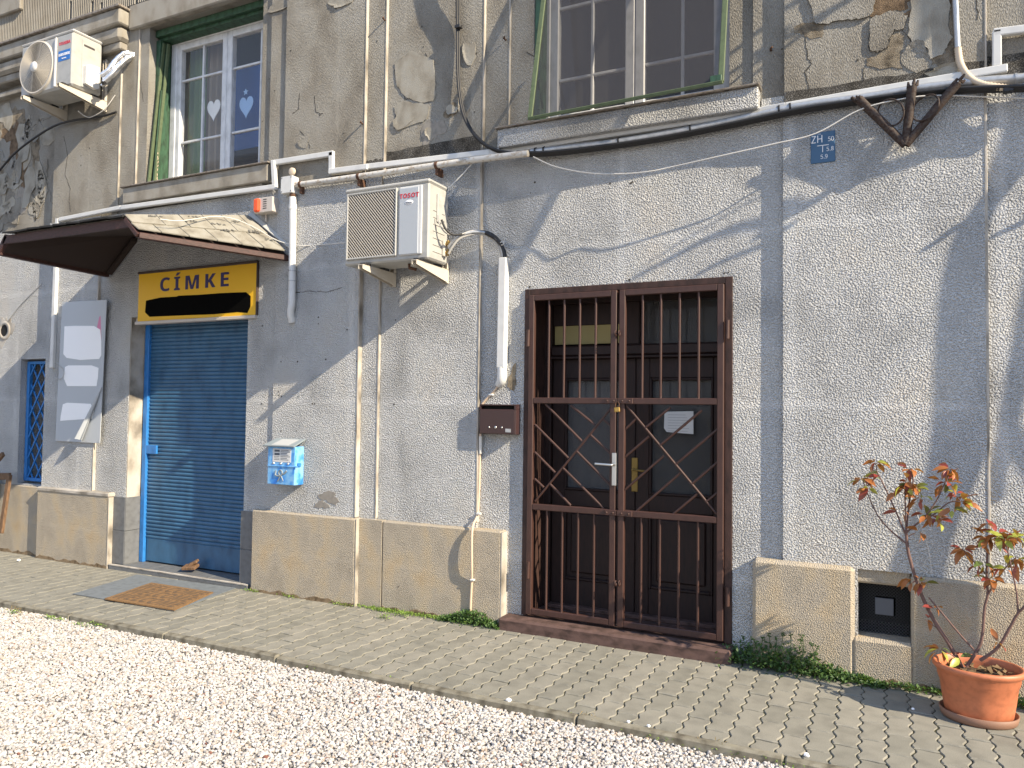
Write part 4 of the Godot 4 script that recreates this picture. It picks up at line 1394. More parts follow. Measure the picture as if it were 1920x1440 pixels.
# ---------------------------------------------------------------- canopy over the shop door
func build_canopy() -> void:
	var c := thing("canopy", "small hipped door canopy with brown fascia and pale mineral shingles over the shutter", "canopy", Vector3(-5.75, 2.83, 0.09))
	var wl := Vector3(-6.80, 2.835, 0.085)
	var wr := Vector3(-4.515, 2.815, 0.085)
	var rl := Vector3(-6.42, 3.205, 0.085)
	var rr := Vector3(-4.945, 3.205, 0.085)
	var fl := Vector3(-6.79, 2.845, 1.10)
	var fr := Vector3(-5.055, 2.83, 1.10)
	var flt := Vector3(-6.70, 2.99, 1.10)
	var frt := Vector3(-5.19, 2.985, 1.10)
	var st := B()
	slab(st, [rl, rr, frt, flt], Vector3(0, 0.022, 0.004))
	slab(st, [rr, wr + Vector3(0, 0.03, 0), fr + Vector3(0, 0.03, 0), frt], Vector3(0.015, 0.02, 0))
	slab(st, [wl + Vector3(0, 0.03, 0), rl, flt, fl + Vector3(0, 0.03, 0)], Vector3(-0.015, 0.02, 0))
	part(c, "roof_boards", st, mats.soffit)
	st = B()
	slab(st, [flt + Vector3(-0.02, 0.0, 0.02), frt + Vector3(0.01, 0.0, 0.02), frt + Vector3(0.04, -0.07, 0.02), flt + Vector3(-0.045, -0.07, 0.02)], Vector3(0, 0, 0.025))
	part(c, "fascia", st, mats.fascia)
	st = B()
	bar(st, fr + Vector3(0.01, 0.012, 0.015), wr + Vector3(0.01, 0.0, 0), 0.05, 0.045, Vector3.UP, 0.004)
	part(c, "fascia", st, mats.fascia)
	st = B()
	bar(st, frt + Vector3(0.005, -0.005, 0.022), fr + Vector3(0.015, 0.01, 0.022), 0.035, 0.03, Vector3.BACK, 0.004)
	part(c, "fascia", st, mats.fascia)
	st = B()
	bar(st, fl + Vector3(-0.01, 0.012, 0.015), wl + Vector3(-0.01, 0, 0), 0.05, 0.055, Vector3.UP, 0.004)
	bar(st, flt + Vector3(0, 0, 0.0), fl + Vector3(-0.015, 0.01, 0.0), 0.05, 0.04, Vector3.BACK, 0.004)
	part(c, "fascia", st, mats.fascia)
	st = B()
	slab(st, [wl + Vector3(0.05, 0.02, 0), rl + Vector3(0.02, -0.05, 0), rl + Vector3(0.02, -0.05, 0.05), wl + Vector3(0.05, 0.02, 0.05)], Vector3(0, 0.03, 0))
	part(c, "wall_plate", st, mats.soffit)
	# black shingle edge along the front
	st = B()
	for i in 9:
		var a := flt.lerp(frt, i / 9.0) + Vector3(0, 0.012 + rng.randf_range(-0.004, 0.006), 0.05)
		var b := flt.lerp(frt, (i + 1) / 9.0) + Vector3(0, 0.012 + rng.randf_range(-0.004, 0.006), 0.05)
		slab(st, [a + Vector3(0, 0.012, 0), b + Vector3(0, 0.012, 0), b + Vector3(0, 0.055, -0.25), a + Vector3(0, 0.055, -0.25)], Vector3(0, 0.014, 0))
	part(c, "shingle_edge", st, mats.shingle_edge)
	# shingles of the front slope, in courses
	for k in 4:
		for i in 6:
			st = B()
			var off := 0.5 * (k % 2)
			var f0 := clampf((i + off) / 6.0, 0.0, 1.0)
			var f1 := clampf((i + 1 + off) / 6.0, 0.0, 1.0)
			if f1 - f0 < 0.02: continue
			var t0 := k / 4.0
			var t1 := (k + 1) / 4.0
			var up := Vector3(0, 0.008, 0)
			slab(st, [rl.lerp(rr, f0).lerp(flt.lerp(frt, f0), t0) + up, rl.lerp(rr, f1 - 0.004).lerp(flt.lerp(frt, f1 - 0.004), t0) + up, rl.lerp(rr, f1 - 0.004).lerp(flt.lerp(frt, f1 - 0.004), t1) + up * 1.8, rl.lerp(rr, f0).lerp(flt.lerp(frt, f0), t1) + up * 1.8], Vector3(0, 0.006, 0))
			part(c, "shingle", st, mats.shingle)
	# and of the right hip
	var lo_f := fr + Vector3(0.02, 0.045, 0.035)
	var lo_w := wr + Vector3(0.035, 0.045, 0.0)
	var hi_f := frt + Vector3(0, 0.012, 0.035)
	var hi_w := rr + Vector3(0, 0.01, 0)
	var cuts := [0.0, 0.17, 0.34, 0.52, 0.68, 0.83, 0.965]
	for i in 6:
		for k in 2:
			st = B()
			var j := 0.05 if k == 0 else -0.03
			var a: float = clampf(cuts[i] + (j if i > 0 else 0.0), 0.0, 1.0)
			var b: float = clampf(cuts[i + 1] + (j if i < 5 else 0.0), 0.0, 1.0) - 0.008
			var v0 := 0.0 if k == 0 else 0.5
			var v1 := 0.52 if k == 0 else 1.0
			var lift := Vector3(0.012, 0.016, 0)
			var e0 := lift * (1.0 if k == 0 else 0.5)
			var q := [hi_f.lerp(hi_w, a).lerp(lo_f.lerp(lo_w, a), v0) + e0, hi_f.lerp(hi_w, b).lerp(lo_f.lerp(lo_w, b), v0) + e0, hi_f.lerp(hi_w, b).lerp(lo_f.lerp(lo_w, b), v1) + lift * 0.9 + Vector3(rng.randf() * 0.004, 0, 0), hi_f.lerp(hi_w, a).lerp(lo_f.lerp(lo_w, a), v1) + lift * 0.9 + Vector3(rng.randf() * 0.004, 0, 0)]
			slab(st, q, Vector3(0.004, 0.007, 0))
			part(c, "shingle", st, mats.shingle)
	# worn dark spots on the shingles
	for q in [[0.42, 0.28], [0.62, 0.35], [0.64, 0.55], [0.80, 0.22], [0.86, 0.52], [0.93, 0.72], [0.2, 0.12], [0.5, 0.1]]:
		st = B()
		for k in 16:
			var u: float = q[0] + rng.randf_range(-0.05, 0.05)
			var v: float = q[1] + rng.randf_range(-0.035, 0.035)
			cb(st, hi_f.lerp(hi_w, u).lerp(lo_f.lerp(lo_w, u), v) + Vector3(0.0135, 0.0185, 0), Vector3(0.010, 0.004, rng.randf_range(0.006, 0.022)), 0.0, Basis(Vector3.BACK, -0.7) * Basis(Vector3.UP, rng.randf_range(-0.8, 0.8)))
		part(c, "worn_spot", st, mats.shingle_worn).set_meta("kind", "stuff")
	st = B()
	slab(st, [hi_w + Vector3(-0.01, 0.02, 0.025), hi_w + Vector3(0.0, 0.045, 0.0), lo_w + Vector3(0.05, 0.035, 0.0), lo_w + Vector3(0.03, 0.02, 0.03)], Vector3(0.004, 0.005, 0))
	part(c, "flashing", st, mats.flashing)


# ---------------------------------------------------------------- roller shutter, sign
func build_shutter_and_sign() -> void:
	var s := thing("roller_shutter", "closed blue roller shutter of the shop door under the yellow sign", "roller shutter", Vector3(-5.7, 0.05, -0.11))
	# one slat: a shallow outward curve with a groove below it
	var st := B()
	st.set_smooth_group(0)
	var prof := [Vector2(0.0, -0.005), Vector2(0.004, 0.000), Vector2(0.012, 0.006), Vector2(0.020, 0.007), Vector2(0.028, 0.004), Vector2(0.034, -0.001), Vector2(0.0368, -0.006)]
	for i in prof.size() - 1:
		var a: Vector2 = prof[i]
		var b: Vector2 = prof[i + 1]
		face(st, [Vector3(-0.70, a.x, a.y), Vector3(0.70, a.x, a.y), Vector3(0.70, b.x, b.y), Vector3(-0.70, b.x, b.y)], Vector3(0, a.y - b.y, 0.02))
	st.generate_normals()
	var me := st.commit()
	for k in 57:
		piece(s, "slat", me, mats.shutter_blue, Transform3D(Basis.IDENTITY, Vector3(-5.70, 0.275 + 0.0365 * k, -0.105 + rng.randf_range(-0.0006, 0.0006))))
	st = B()
	bx(st, -6.39, -5.0, 0.062, 0.278, -0.125, -0.102, 0.004)
	part(s, "bottom_bar", st, mats.shutter_blue)
	st = B()
	bx(st, -6.458, -6.40, 0.05, 2.36, -0.15, -0.075, 0.004)
	part(s, "guide_rail", st, mats.frame_blue)
	st = B()
	bx(st, -5.01, -4.96, 0.05, 2.36, -0.15, -0.075, 0.004)
	part(s, "guide_rail", st, mats.frame_blue)
	st = B()
	bx(st, -6.402, -6.261, 1.092, 1.174, -0.10, -0.078, 0.003)
	part(s, "lock_box", st, mats.frame_blue)
	st = B()
	bx(st, -5.127, -5.051, 1.085, 1.151, -0.10, -0.078, 0.003)
	part(s, "lock_box", st, mats.frame_blue)
	st = B()
	bx(st, -6.46, -4.955, 2.345, 2.42, -0.18, 0.03, 0.004)
	part(s, "shutter_head", st, mats.sign_edge)
	# backing so that no light comes through
	st = B()
	bx(st, -6.48, -4.95, 0.0, 2.45, -0.24, -0.20)
	part(s, "back_sheet", st, mats.cavity)
	# wedge of old wood at the foot
	st = B()
	cb(st, Vector3(-5.649, 0.096, 0.020) + Vector3(0, 0.0, 0), Vector3(0.13, 0.03, 0.09), 0.006, Basis.from_euler(Vector3(0.2, 0.35, 0.06)))
	cb(st, Vector3(-5.639, 0.118, 0.000) + Vector3(0, 0.01, 0), Vector3(0.10, 0.025, 0.06), 0.006, Basis.from_euler(Vector3(0.2, 0.5, 0.5)))
	solo("door_wedge", "splintered scrap of wood wedged under the blue shutter", "door wedge", st, mats.old_wood)
	# yellow sign
	var x0 := -6.350
	var x1 := -4.855
	var y0 := 2.350
	var y1 := 2.803
	var g := thing("shop_sign", "yellow shop sign with dark lettering and a blacked out line above the shutter", "sign", Vector3((x0 + x1) / 2, y0, 0.098))
	st = B()
	bx(st, x0, x1, y0, y1, 0.05, 0.096, 0.002)
	part(g, "sign_panel", st, mats.sign_yellow)
	st = B()
	bx(st, x0 - 0.012, x1 + 0.008, y1, y1 + 0.022, 0.05, 0.104, 0.003)
	bx(st, x1, x1 + 0.012, y0, y1, 0.05, 0.104, 0.003)
	part(g, "sign_frame", st, mats.sign_frame)
	st = B()
	bx(st, x0 - 0.02, x1 + 0.004, y0 - 0.028, y0, 0.04, 0.112, 0.003)
	part(g, "sign_edge", st, mats.sign_edge)
	text(g, "lettering", "CÍMKE", 0.128, Vector3((x0 + x1) / 2 - 0.015, 2.681, 0.0975), mats.sign_ink, Basis.IDENTITY.scaled(Vector3(1.32, 1, 1)), 900, 0.003, 12)
	st = B()
	var bl := PackedVector2Array()
	var corner := [Vector2(-6.244, 2.550), Vector2(-6.049, 2.565), Vector2(-5.837, 2.558), Vector2(-5.803, 2.571), Vector2(-5.551, 2.567), Vector2(-5.299, 2.558), Vector2(-5.107, 2.557), Vector2(-4.968, 2.549), Vector2(-4.924, 2.514), Vector2(-4.915, 2.425), Vector2(-4.950, 2.375), Vector2(-5.069, 2.381), Vector2(-5.358, 2.380), Vector2(-5.693, 2.380), Vector2(-6.042, 2.390), Vector2(-6.186, 2.391), Vector2(-6.247, 2.439)]
	for p in corner: bl.append(p + Vector2(rng.randf_range(-0.006, 0.006), rng.randf_range(-0.006, 0.006)))
	prism(st, bl, 0.0955, 0.0975)
	part(g, "painted_out_line", st, mats.sign_black)


# ---------------------------------------------------------------- brown barred gate before the double door
func ribbed(st: SurfaceTool, p: Vector3, q: Vector3, r: float) -> void:
	# a reinforcing bar: a round rod with raised ribs
	var n := int(p.distance_to(q) / 0.008)
	var pts := []
	var rad := []
	for i in n * 2 + 1:
		pts.append(p.lerp(q, float(i) / (n * 2)))
		rad.append(r * (1.13 if i % 2 == 0 else 0.92))
	tube(st, pts, rad, 6)


func build_security_gate() -> void:
	var g := thing("security_gate", "brown barred iron double gate before the wooden door", "gate", Vector3(-1.595, 0.09, 0.02))
	var x0 := -2.333
	var x1 := -0.857
	var y1 := 2.437
	var st := B()
	bx(st, x0, x0 + 0.042, 0.09, y1, -0.05, 0.010, 0.003)
	part(g, "fixed_frame", st, mats.gate_surround)
	st = B()
	bx(st, x1 - 0.048, x1, 0.09, y1, -0.05, 0.010, 0.003)
	part(g, "fixed_frame", st, mats.gate_surround)
	st = B()
	bx(st, x0 + 0.042, x1 - 0.048, y1 - 0.045, y1, -0.05, 0.009, 0.003)
	part(g, "fixed_frame", st, mats.gate_surround)
	var zc := 0.015
	var leaves := [[x0 + 0.045, -1.627, -1], [-1.608, x1 - 0.051, 1]]
	var ym := [1.628, 0.869]
	for lf in leaves:
		var leaf := sub(g, "leaf")
		var a: float = lf[0]
		var b: float = lf[1]
		var w := 0.042
		var top := y1 - 0.048
		for r in [[a, a + w, 0.105, top], [b - w, b, 0.105, top]]:
			st = B()
			bx(st, r[0], r[1], r[2], r[3], zc - 0.02, zc + 0.02, 0.004)
			part(leaf, "stile", st, mats.gate_paint)
		for y in [0.128, ym[1], ym[0], top - 0.021]:
			st = B()
			bx(st, a + w, b - w, y - 0.021, y + 0.021, zc - 0.0195, zc + 0.0195, 0.004)
			part(leaf, "rail", st, mats.gate_paint)
		for k in 4:
			var x := lerpf(a + w, b - w, (k + 0.93) / 4.9)
			for seg in [[0.149, ym[1] - 0.021], [ym[0] + 0.021, top - 0.042]]:
				st = B()
				var plain: bool = (k + (0 if lf[2] < 0 else 1) + (1 if seg[0] > 1.0 else 0)) % 2 == 0
				if plain: tube(st, [Vector3(x, seg[0], zc), Vector3(x, seg[1], zc)], 0.0085, 8, false)
				else: ribbed(st, Vector3(x, seg[0], zc), Vector3(x, seg[1], zc), 0.0085)
				part(leaf, "bar", st, mats.gate_paint)
	var first: Node3D = g.get_node("leaf")
	var second: Node3D = g.get_node("leaf_001")
	for e in [[Vector3(-2.229, 0.907, 0.015), Vector3(-1.666, 1.580, 0.015)], [Vector3(-1.965, 1.596, 0.015), Vector3(-1.785, 1.464, 0.015)], [Vector3(-2.157, 1.602, 0.015), Vector3(-1.878, 1.347, 0.015)], [Vector3(-2.238, 1.455, 0.015), Vector3(-1.977, 1.225, 0.015)], [Vector3(-2.236, 1.257, 0.015), Vector3(-2.077, 1.119, 0.015)], [Vector3(-2.234, 1.066, 0.015), Vector3(-2.162, 1.009, 0.015)], [Vector3(-1.723, 1.502, 0.015), Vector3(-1.665, 1.456, 0.015)], [Vector3(-1.814, 1.390, 0.015), Vector3(-1.660, 1.263, 0.015)], [Vector3(-1.917, 1.275, 0.015), Vector3(-1.658, 1.044, 0.015)], [Vector3(-2.021, 1.156, 0.015), Vector3(-1.714, 0.892, 0.015)], [Vector3(-2.117, 1.038, 0.015), Vector3(-1.957, 0.896, 0.015)]]:
		st = B()
		tube(st, [e[0], e[1]], 0.0085, 8, false)
		part(first, "bar", st, mats.gate_paint)
	var k2 := 0
	for e in [[Vector3(-1.557, 1.596, 0.015), Vector3(-0.942, 0.896, 0.015)], [Vector3(-1.422, 1.453, 0.015), Vector3(-1.256, 1.588, 0.015)], [Vector3(-1.320, 1.339, 0.015), Vector3(-1.050, 1.572, 0.015)], [Vector3(-1.217, 1.216, 0.015), Vector3(-0.937, 1.460, 0.015)], [Vector3(-1.108, 1.096, 0.015), Vector3(-0.940, 1.245, 0.015)], [Vector3(-1.013, 0.987, 0.015), Vector3(-0.939, 1.050, 0.015)], [Vector3(-1.563, 1.440, 0.015), Vector3(-1.492, 1.506, 0.015)], [Vector3(-1.562, 1.252, 0.015), Vector3(-1.400, 1.393, 0.015)], [Vector3(-1.560, 1.032, 0.015), Vector3(-1.301, 1.265, 0.015)], [Vector3(-1.486, 0.886, 0.015), Vector3(-1.190, 1.157, 0.015)], [Vector3(-1.235, 0.886, 0.015), Vector3(-1.077, 1.028, 0.015)]]:
		st = B()
		if k2 == 0: tube(st, [e[0], e[1]], 0.0085, 8, false)
		else: ribbed(st, e[0], e[1], 0.0085)
		part(second, "bar", st, mats.gate_paint)
		k2 += 1
	# hinges, hasps, lugs
	for h in [Vector3(-2.290, 2.078, 0.030), Vector3(-2.269, 0.420, 0.030), Vector3(-0.884, 2.091, 0.030), Vector3(-0.879, 0.395, 0.030)]:
		st = B()
		tube(st, [h + Vector3(0, -0.06, 0.008), h + Vector3(0, 0.06, 0.008)], 0.013, 8)
		part(g, "hinge", st, mats.gate_paint)
	for h in [[Vector3(-1.628, 2.090, 0.040), Vector3(-1.601, 2.089, 0.040)], [Vector3(-1.614, 0.400, 0.040), Vector3(-1.588, 0.403, 0.040)]]:
		for p in h:
			st = B()
			var ring := []
			for k in 9: ring.append(p + Vector3(0, cos(TAU * k / 8) * 0.018, 0.012 + sin(TAU * k / 8) * 0.016))
			tube(st, ring, 0.0045, 6)
			part(g, "lug", st, mats.gate_paint)
	for y in ym:
		st = B()
		bx(st, -1.70, -1.615, y - 0.019, y + 0.019, zc + 0.02, zc + 0.030, 0.003)
		part(g, "hasp", st, mats.gate_paint)
		st = B()
		bx(st, -1.612, -1.505, y - 0.019, y + 0.019, zc + 0.02, zc + 0.031, 0.003)
		part(g, "hasp", st, mats.gate_paint)
		for x in [-1.685, -1.64, -1.58, -1.53]:
			st = B()
			lathe(st, Vector3(x, y, zc + 0.031), [Vector2(0.008, 0.0), Vector2(0.006, 0.006), Vector2(0, 0.007)], 8, Basis(Vector3.RIGHT, Vector3.BACK, Vector3.DOWN))
			part(g, "bolt", st, mats.gate_paint)
	# lock plate with lever handle
	st = B()
	bx(st, -1.651, -1.619, 1.052, 1.275, 0.036, 0.043, 0.004)
	part(g, "lock_plate", st, mats.chrome)
	st = B()
	var hp := Vector3(-1.631, 1.195, 0.045)
	tube(st, curve([hp, hp + Vector3(0, 0, 0.045), hp + Vector3(-0.02, 0.002, 0.055), hp + Vector3(-0.12, 0.004, 0.05)], 5), 0.009, 8)
	part(g, "handle", st, mats.chrome)
	# padlock
	var p := thing("padlock", "small brass padlock hanging from the upper hasp of the brown gate", "padlock", Vector3(-1.613, 1.562, 0.050))
	st = B()
	cb(st, Vector3(-1.611, 1.569, 0.055), Vector3(0.04, 0.034, 0.018), 0.004, Basis(Vector3.BACK, 0.1))
	part(p, "lock_body", st, mats.brass)
	st = B()
	var pc := Vector3(-1.610, 1.591, 0.055)
	tube(st, curve([pc + Vector3(-0.012, -0.005, 0), pc + Vector3(-0.012, 0.02, 0), pc + Vector3(0, 0.032, 0), pc + Vector3(0.012, 0.02, 0), pc + Vector3(0.012, -0.005, 0)], 4), 0.0035, 6)
	part(p, "shackle", st, mats.rust)


# ---------------------------------------------------------------- air conditioners and their brackets
func bracket(label: String, x: float, y: float, zw: float, reach: float, up: float, group: String) -> void:
	var b := thing("wall_bracket", label, "bracket", Vector3(x, y, zw), group)
	var st := B()
	bx(st, x - 0.022, x + 0.022, y - 0.10, y + up, zw, zw + 0.004, 0.001)
	bx(st, x + 0.018, x + 0.022, y - 0.10, y + up, zw, zw + 0.03, 0.001)
	bx(st, x - 0.022, x - 0.018, y - 0.10, y + up, zw, zw + 0.03, 0.001)
	part(b, "upright", st, mats.aircon_cream)
	st = B()
	# the arm: two cheeks, deep at the wall and shallow at the tip, joined by a top plate
	for s in [-1.0, 1.0]:
		var t := Transform3D(Basis(Vector3(0, 0, 1), Vector3(0, 1, 0), Vector3(-1, 0, 0)), Vector3(x + s * 0.019, y, zw))
		prism(st, PackedVector2Array([Vector2(0.0, -0.095), Vector2(0.05, -0.09), Vector2(reach, -0.028), Vector2(reach, 0.0), Vector2(0.0, 0.0)]), -0.002, 0.002, t)
	bx(st, x - 0.022, x + 0.022, y, y + 0.004, zw + 0.004, zw + reach)
	part(b, "arm", st, mats.aircon_cream)
	st = B()
	cb(st, Vector3(x, y + 0.012, zw + reach - 0.06), Vector3(0.05, 0.018, 0.07), 0.003)
	cb(st, Vector3(x, y + 0.012, zw + 0.13), Vector3(0.05, 0.018, 0.07), 0.003)
	part(b, "rubber_foot", st, mats.black_rubber)


func build_aircons() -> void:
	# the one by the gate, square grille with slanting bars
	var x0 := -3.672
	var x1 := -2.918
	var y0 := 2.638
	var y1 := 3.222
	var zb := 0.135
	var zf := 0.40
	var a := thing("air_conditioner", "white outdoor air conditioner with square slanted grille between shop door and brown gate", "air conditioner", Vector3(-3.295, y0, zb))
	var st := B()
	bx(st, x0, x1, y0, y1 - 0.03, zb, zf, 0.012)
	part(a, "casing", st, mats.aircon_white)
	st = B()
	bx(st, x0 - 0.004, x1 + 0.004, y1 - 0.032, y1, zb - 0.004, zf + 0.004, 0.012)
	part(a, "lid", st, mats.aircon_white)
	var gx0 := x0 + 0.035
	var gx1 := x0 + 0.475
	var gy0 := y0 + 0.045
	var gy1 := y1 - 0.05
	st = B()
	bx(st, gx0, gx1, gy0, gy1, zf - 0.004, zf + 0.002)
	part(a, "cavity", st, mats.fan_dark)
	st = B()
	for f in [[gx0 - 0.008, gx0 + 0.006, gy0 - 0.008, gy1 + 0.008], [gx1 - 0.006, gx1 + 0.008, gy0 - 0.008, gy1 + 0.008]]:
		bx(st, f[0], f[1], f[2], f[3], zf - 0.002, zf + 0.018, 0.004)
	for f in [[gy0 - 0.008, gy0 + 0.006], [gy1 - 0.006, gy1 + 0.008]]:
		bx(st, gx0 + 0.006, gx1 - 0.006, f[0], f[1], zf - 0.002, zf + 0.0175, 0.004)
	part(a, "grille_frame", st, mats.aircon_white)
	st = B()
	var c := -0.48
	while c < 0.50:
		# a slat runs down to the right through (gx0, mid + c)
		var p := []
		var slope := -1.15
		var ymid := (gy0 + gy1) / 2
		for x in [gx0, gx1]:
			var y: float = ymid + c + slope * (x - (gx0 + gx1) / 2)
			if y >= gy0 and y <= gy1: p.append(Vector3(x, y, zf + 0.010))
		for y in [gy0, gy1]:
			var x: float = (gx0 + gx1) / 2 + (y - ymid - c) / slope
			if x > gx0 and x < gx1: p.append(Vector3(x, y, zf + 0.010))
		if p.size() >= 2 and p[0].distance_to(p[1]) > 0.01: bar(st, p[0], p[1], 0.0068, 0.008)
		c += 0.0268
	part(a, "grille", st, mats.aircon_cream)
	st = B()
	bx(st, x0 + 0.505, x0 + 0.70, y0 + 0.035, y1 - 0.045, zf, zf + 0.012, 0.006)
	part(a, "front_rim", st, mats.white_plastic)
	st = B()
	bx(st, x0 + 0.505, x0 + 0.672, y0 + 0.04, y1 - 0.055, zf + 0.004, zf + 0.015, 0.004)
	part(a, "front_panel", st, mats.aircon_panel)
	text(a, "maker_mark", "TOSOT", 0.034, Vector3(x0 + 0.592, y1 - 0.115, zf + 0.016), mats.logo_red, Basis.IDENTITY.scaled(Vector3(1.12, 1, 1)), 800, 0.002, 2)
	st = B()
	lathe(st, Vector3(x0 + 0.59, y1 - 0.165, zf + 0.0152), [Vector2(0, 0.001), Vector2(0.036, 0.001), Vector2(0.037, 0)], 20, Basis(Vector3.RIGHT, Vector3.BACK, Vector3.DOWN), true, 0.5)
	part(a, "badge", st, mats.print_white)
	text(a, "badge_lettering", "inverter", 0.011, Vector3(x0 + 0.59, y1 - 0.165, zf + 0.0168), mats.logo_grey)
	# right side: handle recess cover, valve plate, vents
	st = B()
	bx(st, x1, x1 + 0.012, y1 - 0.30, y1 - 0.085, zb + 0.10, zb + 0.165, 0.006)
	part(a, "service_cover", st, mats.aircon_white)
	st = B()
	lathe(st, Vector3(x1 + 0.0125, y1 - 0.115, zb + 0.132), [Vector2(0, 0.001), Vector2(0.022, 0.0008)], 14, Basis(Vector3.DOWN, Vector3.RIGHT, Vector3.BACK), true, 1.0)
	part(a, "grip_recess", st, mats.aircon_cream)
	for k in 7:
		st = B()
		bx(st, x1, x1 + 0.005, y0 + 0.06 + k * 0.05, y0 + 0.066 + k * 0.05, zb + 0.05, zb + 0.21, 0.002)
		part(a, "side_louvre", st, mats.aircon_white)
	st = B()
	bx(st, x1, x1 + 0.02, y0 + 0.05, y0 + 0.17, zb + 0.03, zb + 0.085, 0.004)
	part(a, "valve_plate", st, mats.aircon_cream)
	for y in [y0 + 0.075, y0 + 0.14]:
		st = B()
		tube(st, [Vector3(x1 + 0.015, y, zb + 0.055), Vector3(x1 + 0.055, y + 0.01, zb + 0.055)], 0.013, 8)
		tube(st, [Vector3(x1 + 0.035, y - 0.02, zb + 0.055), Vector3(x1 + 0.035, y + 0.03, zb + 0.055)], 0.009, 8)
		part(a, "valve", st, mats.brass_dull)
	st = B()
	tube(st, [Vector3(-3.16, y0, 0.28), Vector3(-3.16, y0 - 0.03, 0.28), Vector3(-3.11, y0 - 0.045, 0.26)], 0.012, 8)
	part(a, "drain_elbow", st, mats.rust)
	bracket("cream steel bracket under the fan side of the lower air conditioner", -3.455, y0 - 0.022, 0.052, 0.43, 0.06, "brackets of the lower air conditioner")
	bracket("cream steel bracket under the pipe side of the lower air conditioner", -2.985, y0 - 0.022, 0.032, 0.45, 0.10, "brackets of the lower air conditioner")
	# pipes of it: wires from the cover, insulated pipes arching to the trunking
	var h := thing("pipe_bundle", "arched bundle of insulated pipes and wires from air conditioner to white duct", "pipes", Vector3(x1, y0, 0.15))
	for q in [[[Vector3(-2.861, 2.930, 0.320), Vector3(-2.836, 2.862, 0.300), Vector3(-2.796, 2.828, 0.260), Vector3(-2.742, 2.852, 0.160), Vector3(-2.627, 2.870, 0.100), Vector3(-2.545, 2.830, 0.070), Vector3(-2.496, 2.751, 0.050), Vector3(-2.487, 2.673, 0.040)], 0.0085, "black_rubber"],
			[[Vector3(-2.883, 2.961, 0.330), Vector3(-2.879, 2.900, 0.320), Vector3(-2.847, 2.840, 0.280), Vector3(-2.784, 2.831, 0.220), Vector3(-2.713, 2.874, 0.140), Vector3(-2.632, 2.877, 0.090)], 0.005, "wire_grey"],
			[[Vector3(-2.871, 2.756, 0.200), Vector3(-2.831, 2.796, 0.200), Vector3(-2.771, 2.839, 0.180), Vector3(-2.691, 2.866, 0.130), Vector3(-2.601, 2.854, 0.090), Vector3(-2.532, 2.799, 0.060), Vector3(-2.505, 2.728, 0.050), Vector3(-2.500, 2.666, 0.040)], 0.011, "zinc"],
			[[Vector3(-2.870, 2.704, 0.200), Vector3(-2.835, 2.757, 0.200), Vector3(-2.779, 2.820, 0.180), Vector3(-2.696, 2.853, 0.120), Vector3(-2.610, 2.842, 0.080), Vector3(-2.554, 2.791, 0.050), Vector3(-2.519, 2.723, 0.040), Vector3(-2.512, 2.668, 0.035)], 0.009, "wire_grey"],
			[[Vector3(-2.621, 2.863, 0.095), Vector3(-2.541, 2.812, 0.060), Vector3(-2.494, 2.728, 0.045), Vector3(-2.483, 2.661, 0.040)], 0.016, "black_rubber"]]:
		st = B()
		tube(st, curve(q[0], 5), q[1], 8)
		part(h, "pipe", st, mats[q[2]])
	st = B()
	tube(st, curve([Vector3(-2.506, 2.782, 0.075), Vector3(-2.488, 2.795, 0.060), Vector3(-2.480, 2.768, 0.075), Vector3(-2.523, 2.769, 0.050)], 4), 0.004, 6)
	part(h, "cable_tie", st, mats.wire_white)

	# the one at the upper left, round grille
	x0 = -7.69
	x1 = -6.893
	y0 = 4.588
	y1 = 5.132
	zb = 0.15
	zf = 0.457
	a = thing("air_conditioner", "white outdoor air conditioner with round spiral grille high at the upper left", "air conditioner", Vector3(-7.25, y0, zb))
	st = B()
	bx(st, x0, x1, y0, y1 - 0.02, zb, zf, 0.02)
	part(a, "casing", st, mats.aircon_white)
	st = B()
	bx(st, x0 - 0.003, x1 + 0.003, y1 - 0.022, y1, zb - 0.003, zf + 0.003, 0.014)
	part(a, "lid", st, mats.white_plastic)
	st = B()
	var fc := Vector3(x0 + 0.262, (y0 + y1) / 2 - 0.01, zf)
	var fb := Basis(Vector3.RIGHT, Vector3.BACK, Vector3.DOWN)
	lathe(st, fc, [Vector2(0.0, 0.003), Vector2(0.244, 0.003), Vector2(0.25, 0.0)], 40, fb)
	part(a, "cavity", st, mats.fan_dark)
	st = B()
	lathe(st, fc, [Vector2(0.240, 0.0), Vector2(0.243, 0.018), Vector2(0.258, 0.016), Vector2(0.264, 0.0)], 48, fb)
	var r := 0.055
	while r < 0.24:
		lathe(st, fc, [Vector2(r - 0.0027, 0.014 + 0.02 * (1 - r / 0.25)), Vector2(r, 0.018 + 0.02 * (1 - r / 0.25)), Vector2(r + 0.0027, 0.014 + 0.02 * (1 - r / 0.25))], 40, fb)
		r += 0.0112
	for k in 8:
		var an := TAU * k / 8
		bar(st, fc + Vector3(cos(an) * 0.05, sin(an) * 0.05, 0.022), fc + Vector3(cos(an + 0.5) * 0.24, sin(an + 0.5) * 0.24, 0.010), 0.006, 0.006)
	part(a, "fan_grille", st, mats.aircon_cream)
	st = B()
	lathe(st, fc, [Vector2(0.046, 0.0), Vector2(0.050, 0.036), Vector2(0.044, 0.044), Vector2(0.0, 0.046)], 24, fb)
	part(a, "hub_cap", st, mats.white_plastic)
	st = B()
	bx(st, x0 + 0.535, x0 + 0.565, y0 + 0.02, y1 - 0.04, zf - 0.002, zf + 0.014, 0.008)
	part(a, "front_rim", st, mats.white_plastic)
	text(a, "maker_mark", "TOSHIBA", 0.030, Vector3(x0 + 0.672, y1 - 0.115, zf + 0.001), mats.logo_red, Basis.IDENTITY, 800, 0.002)
	st = B()
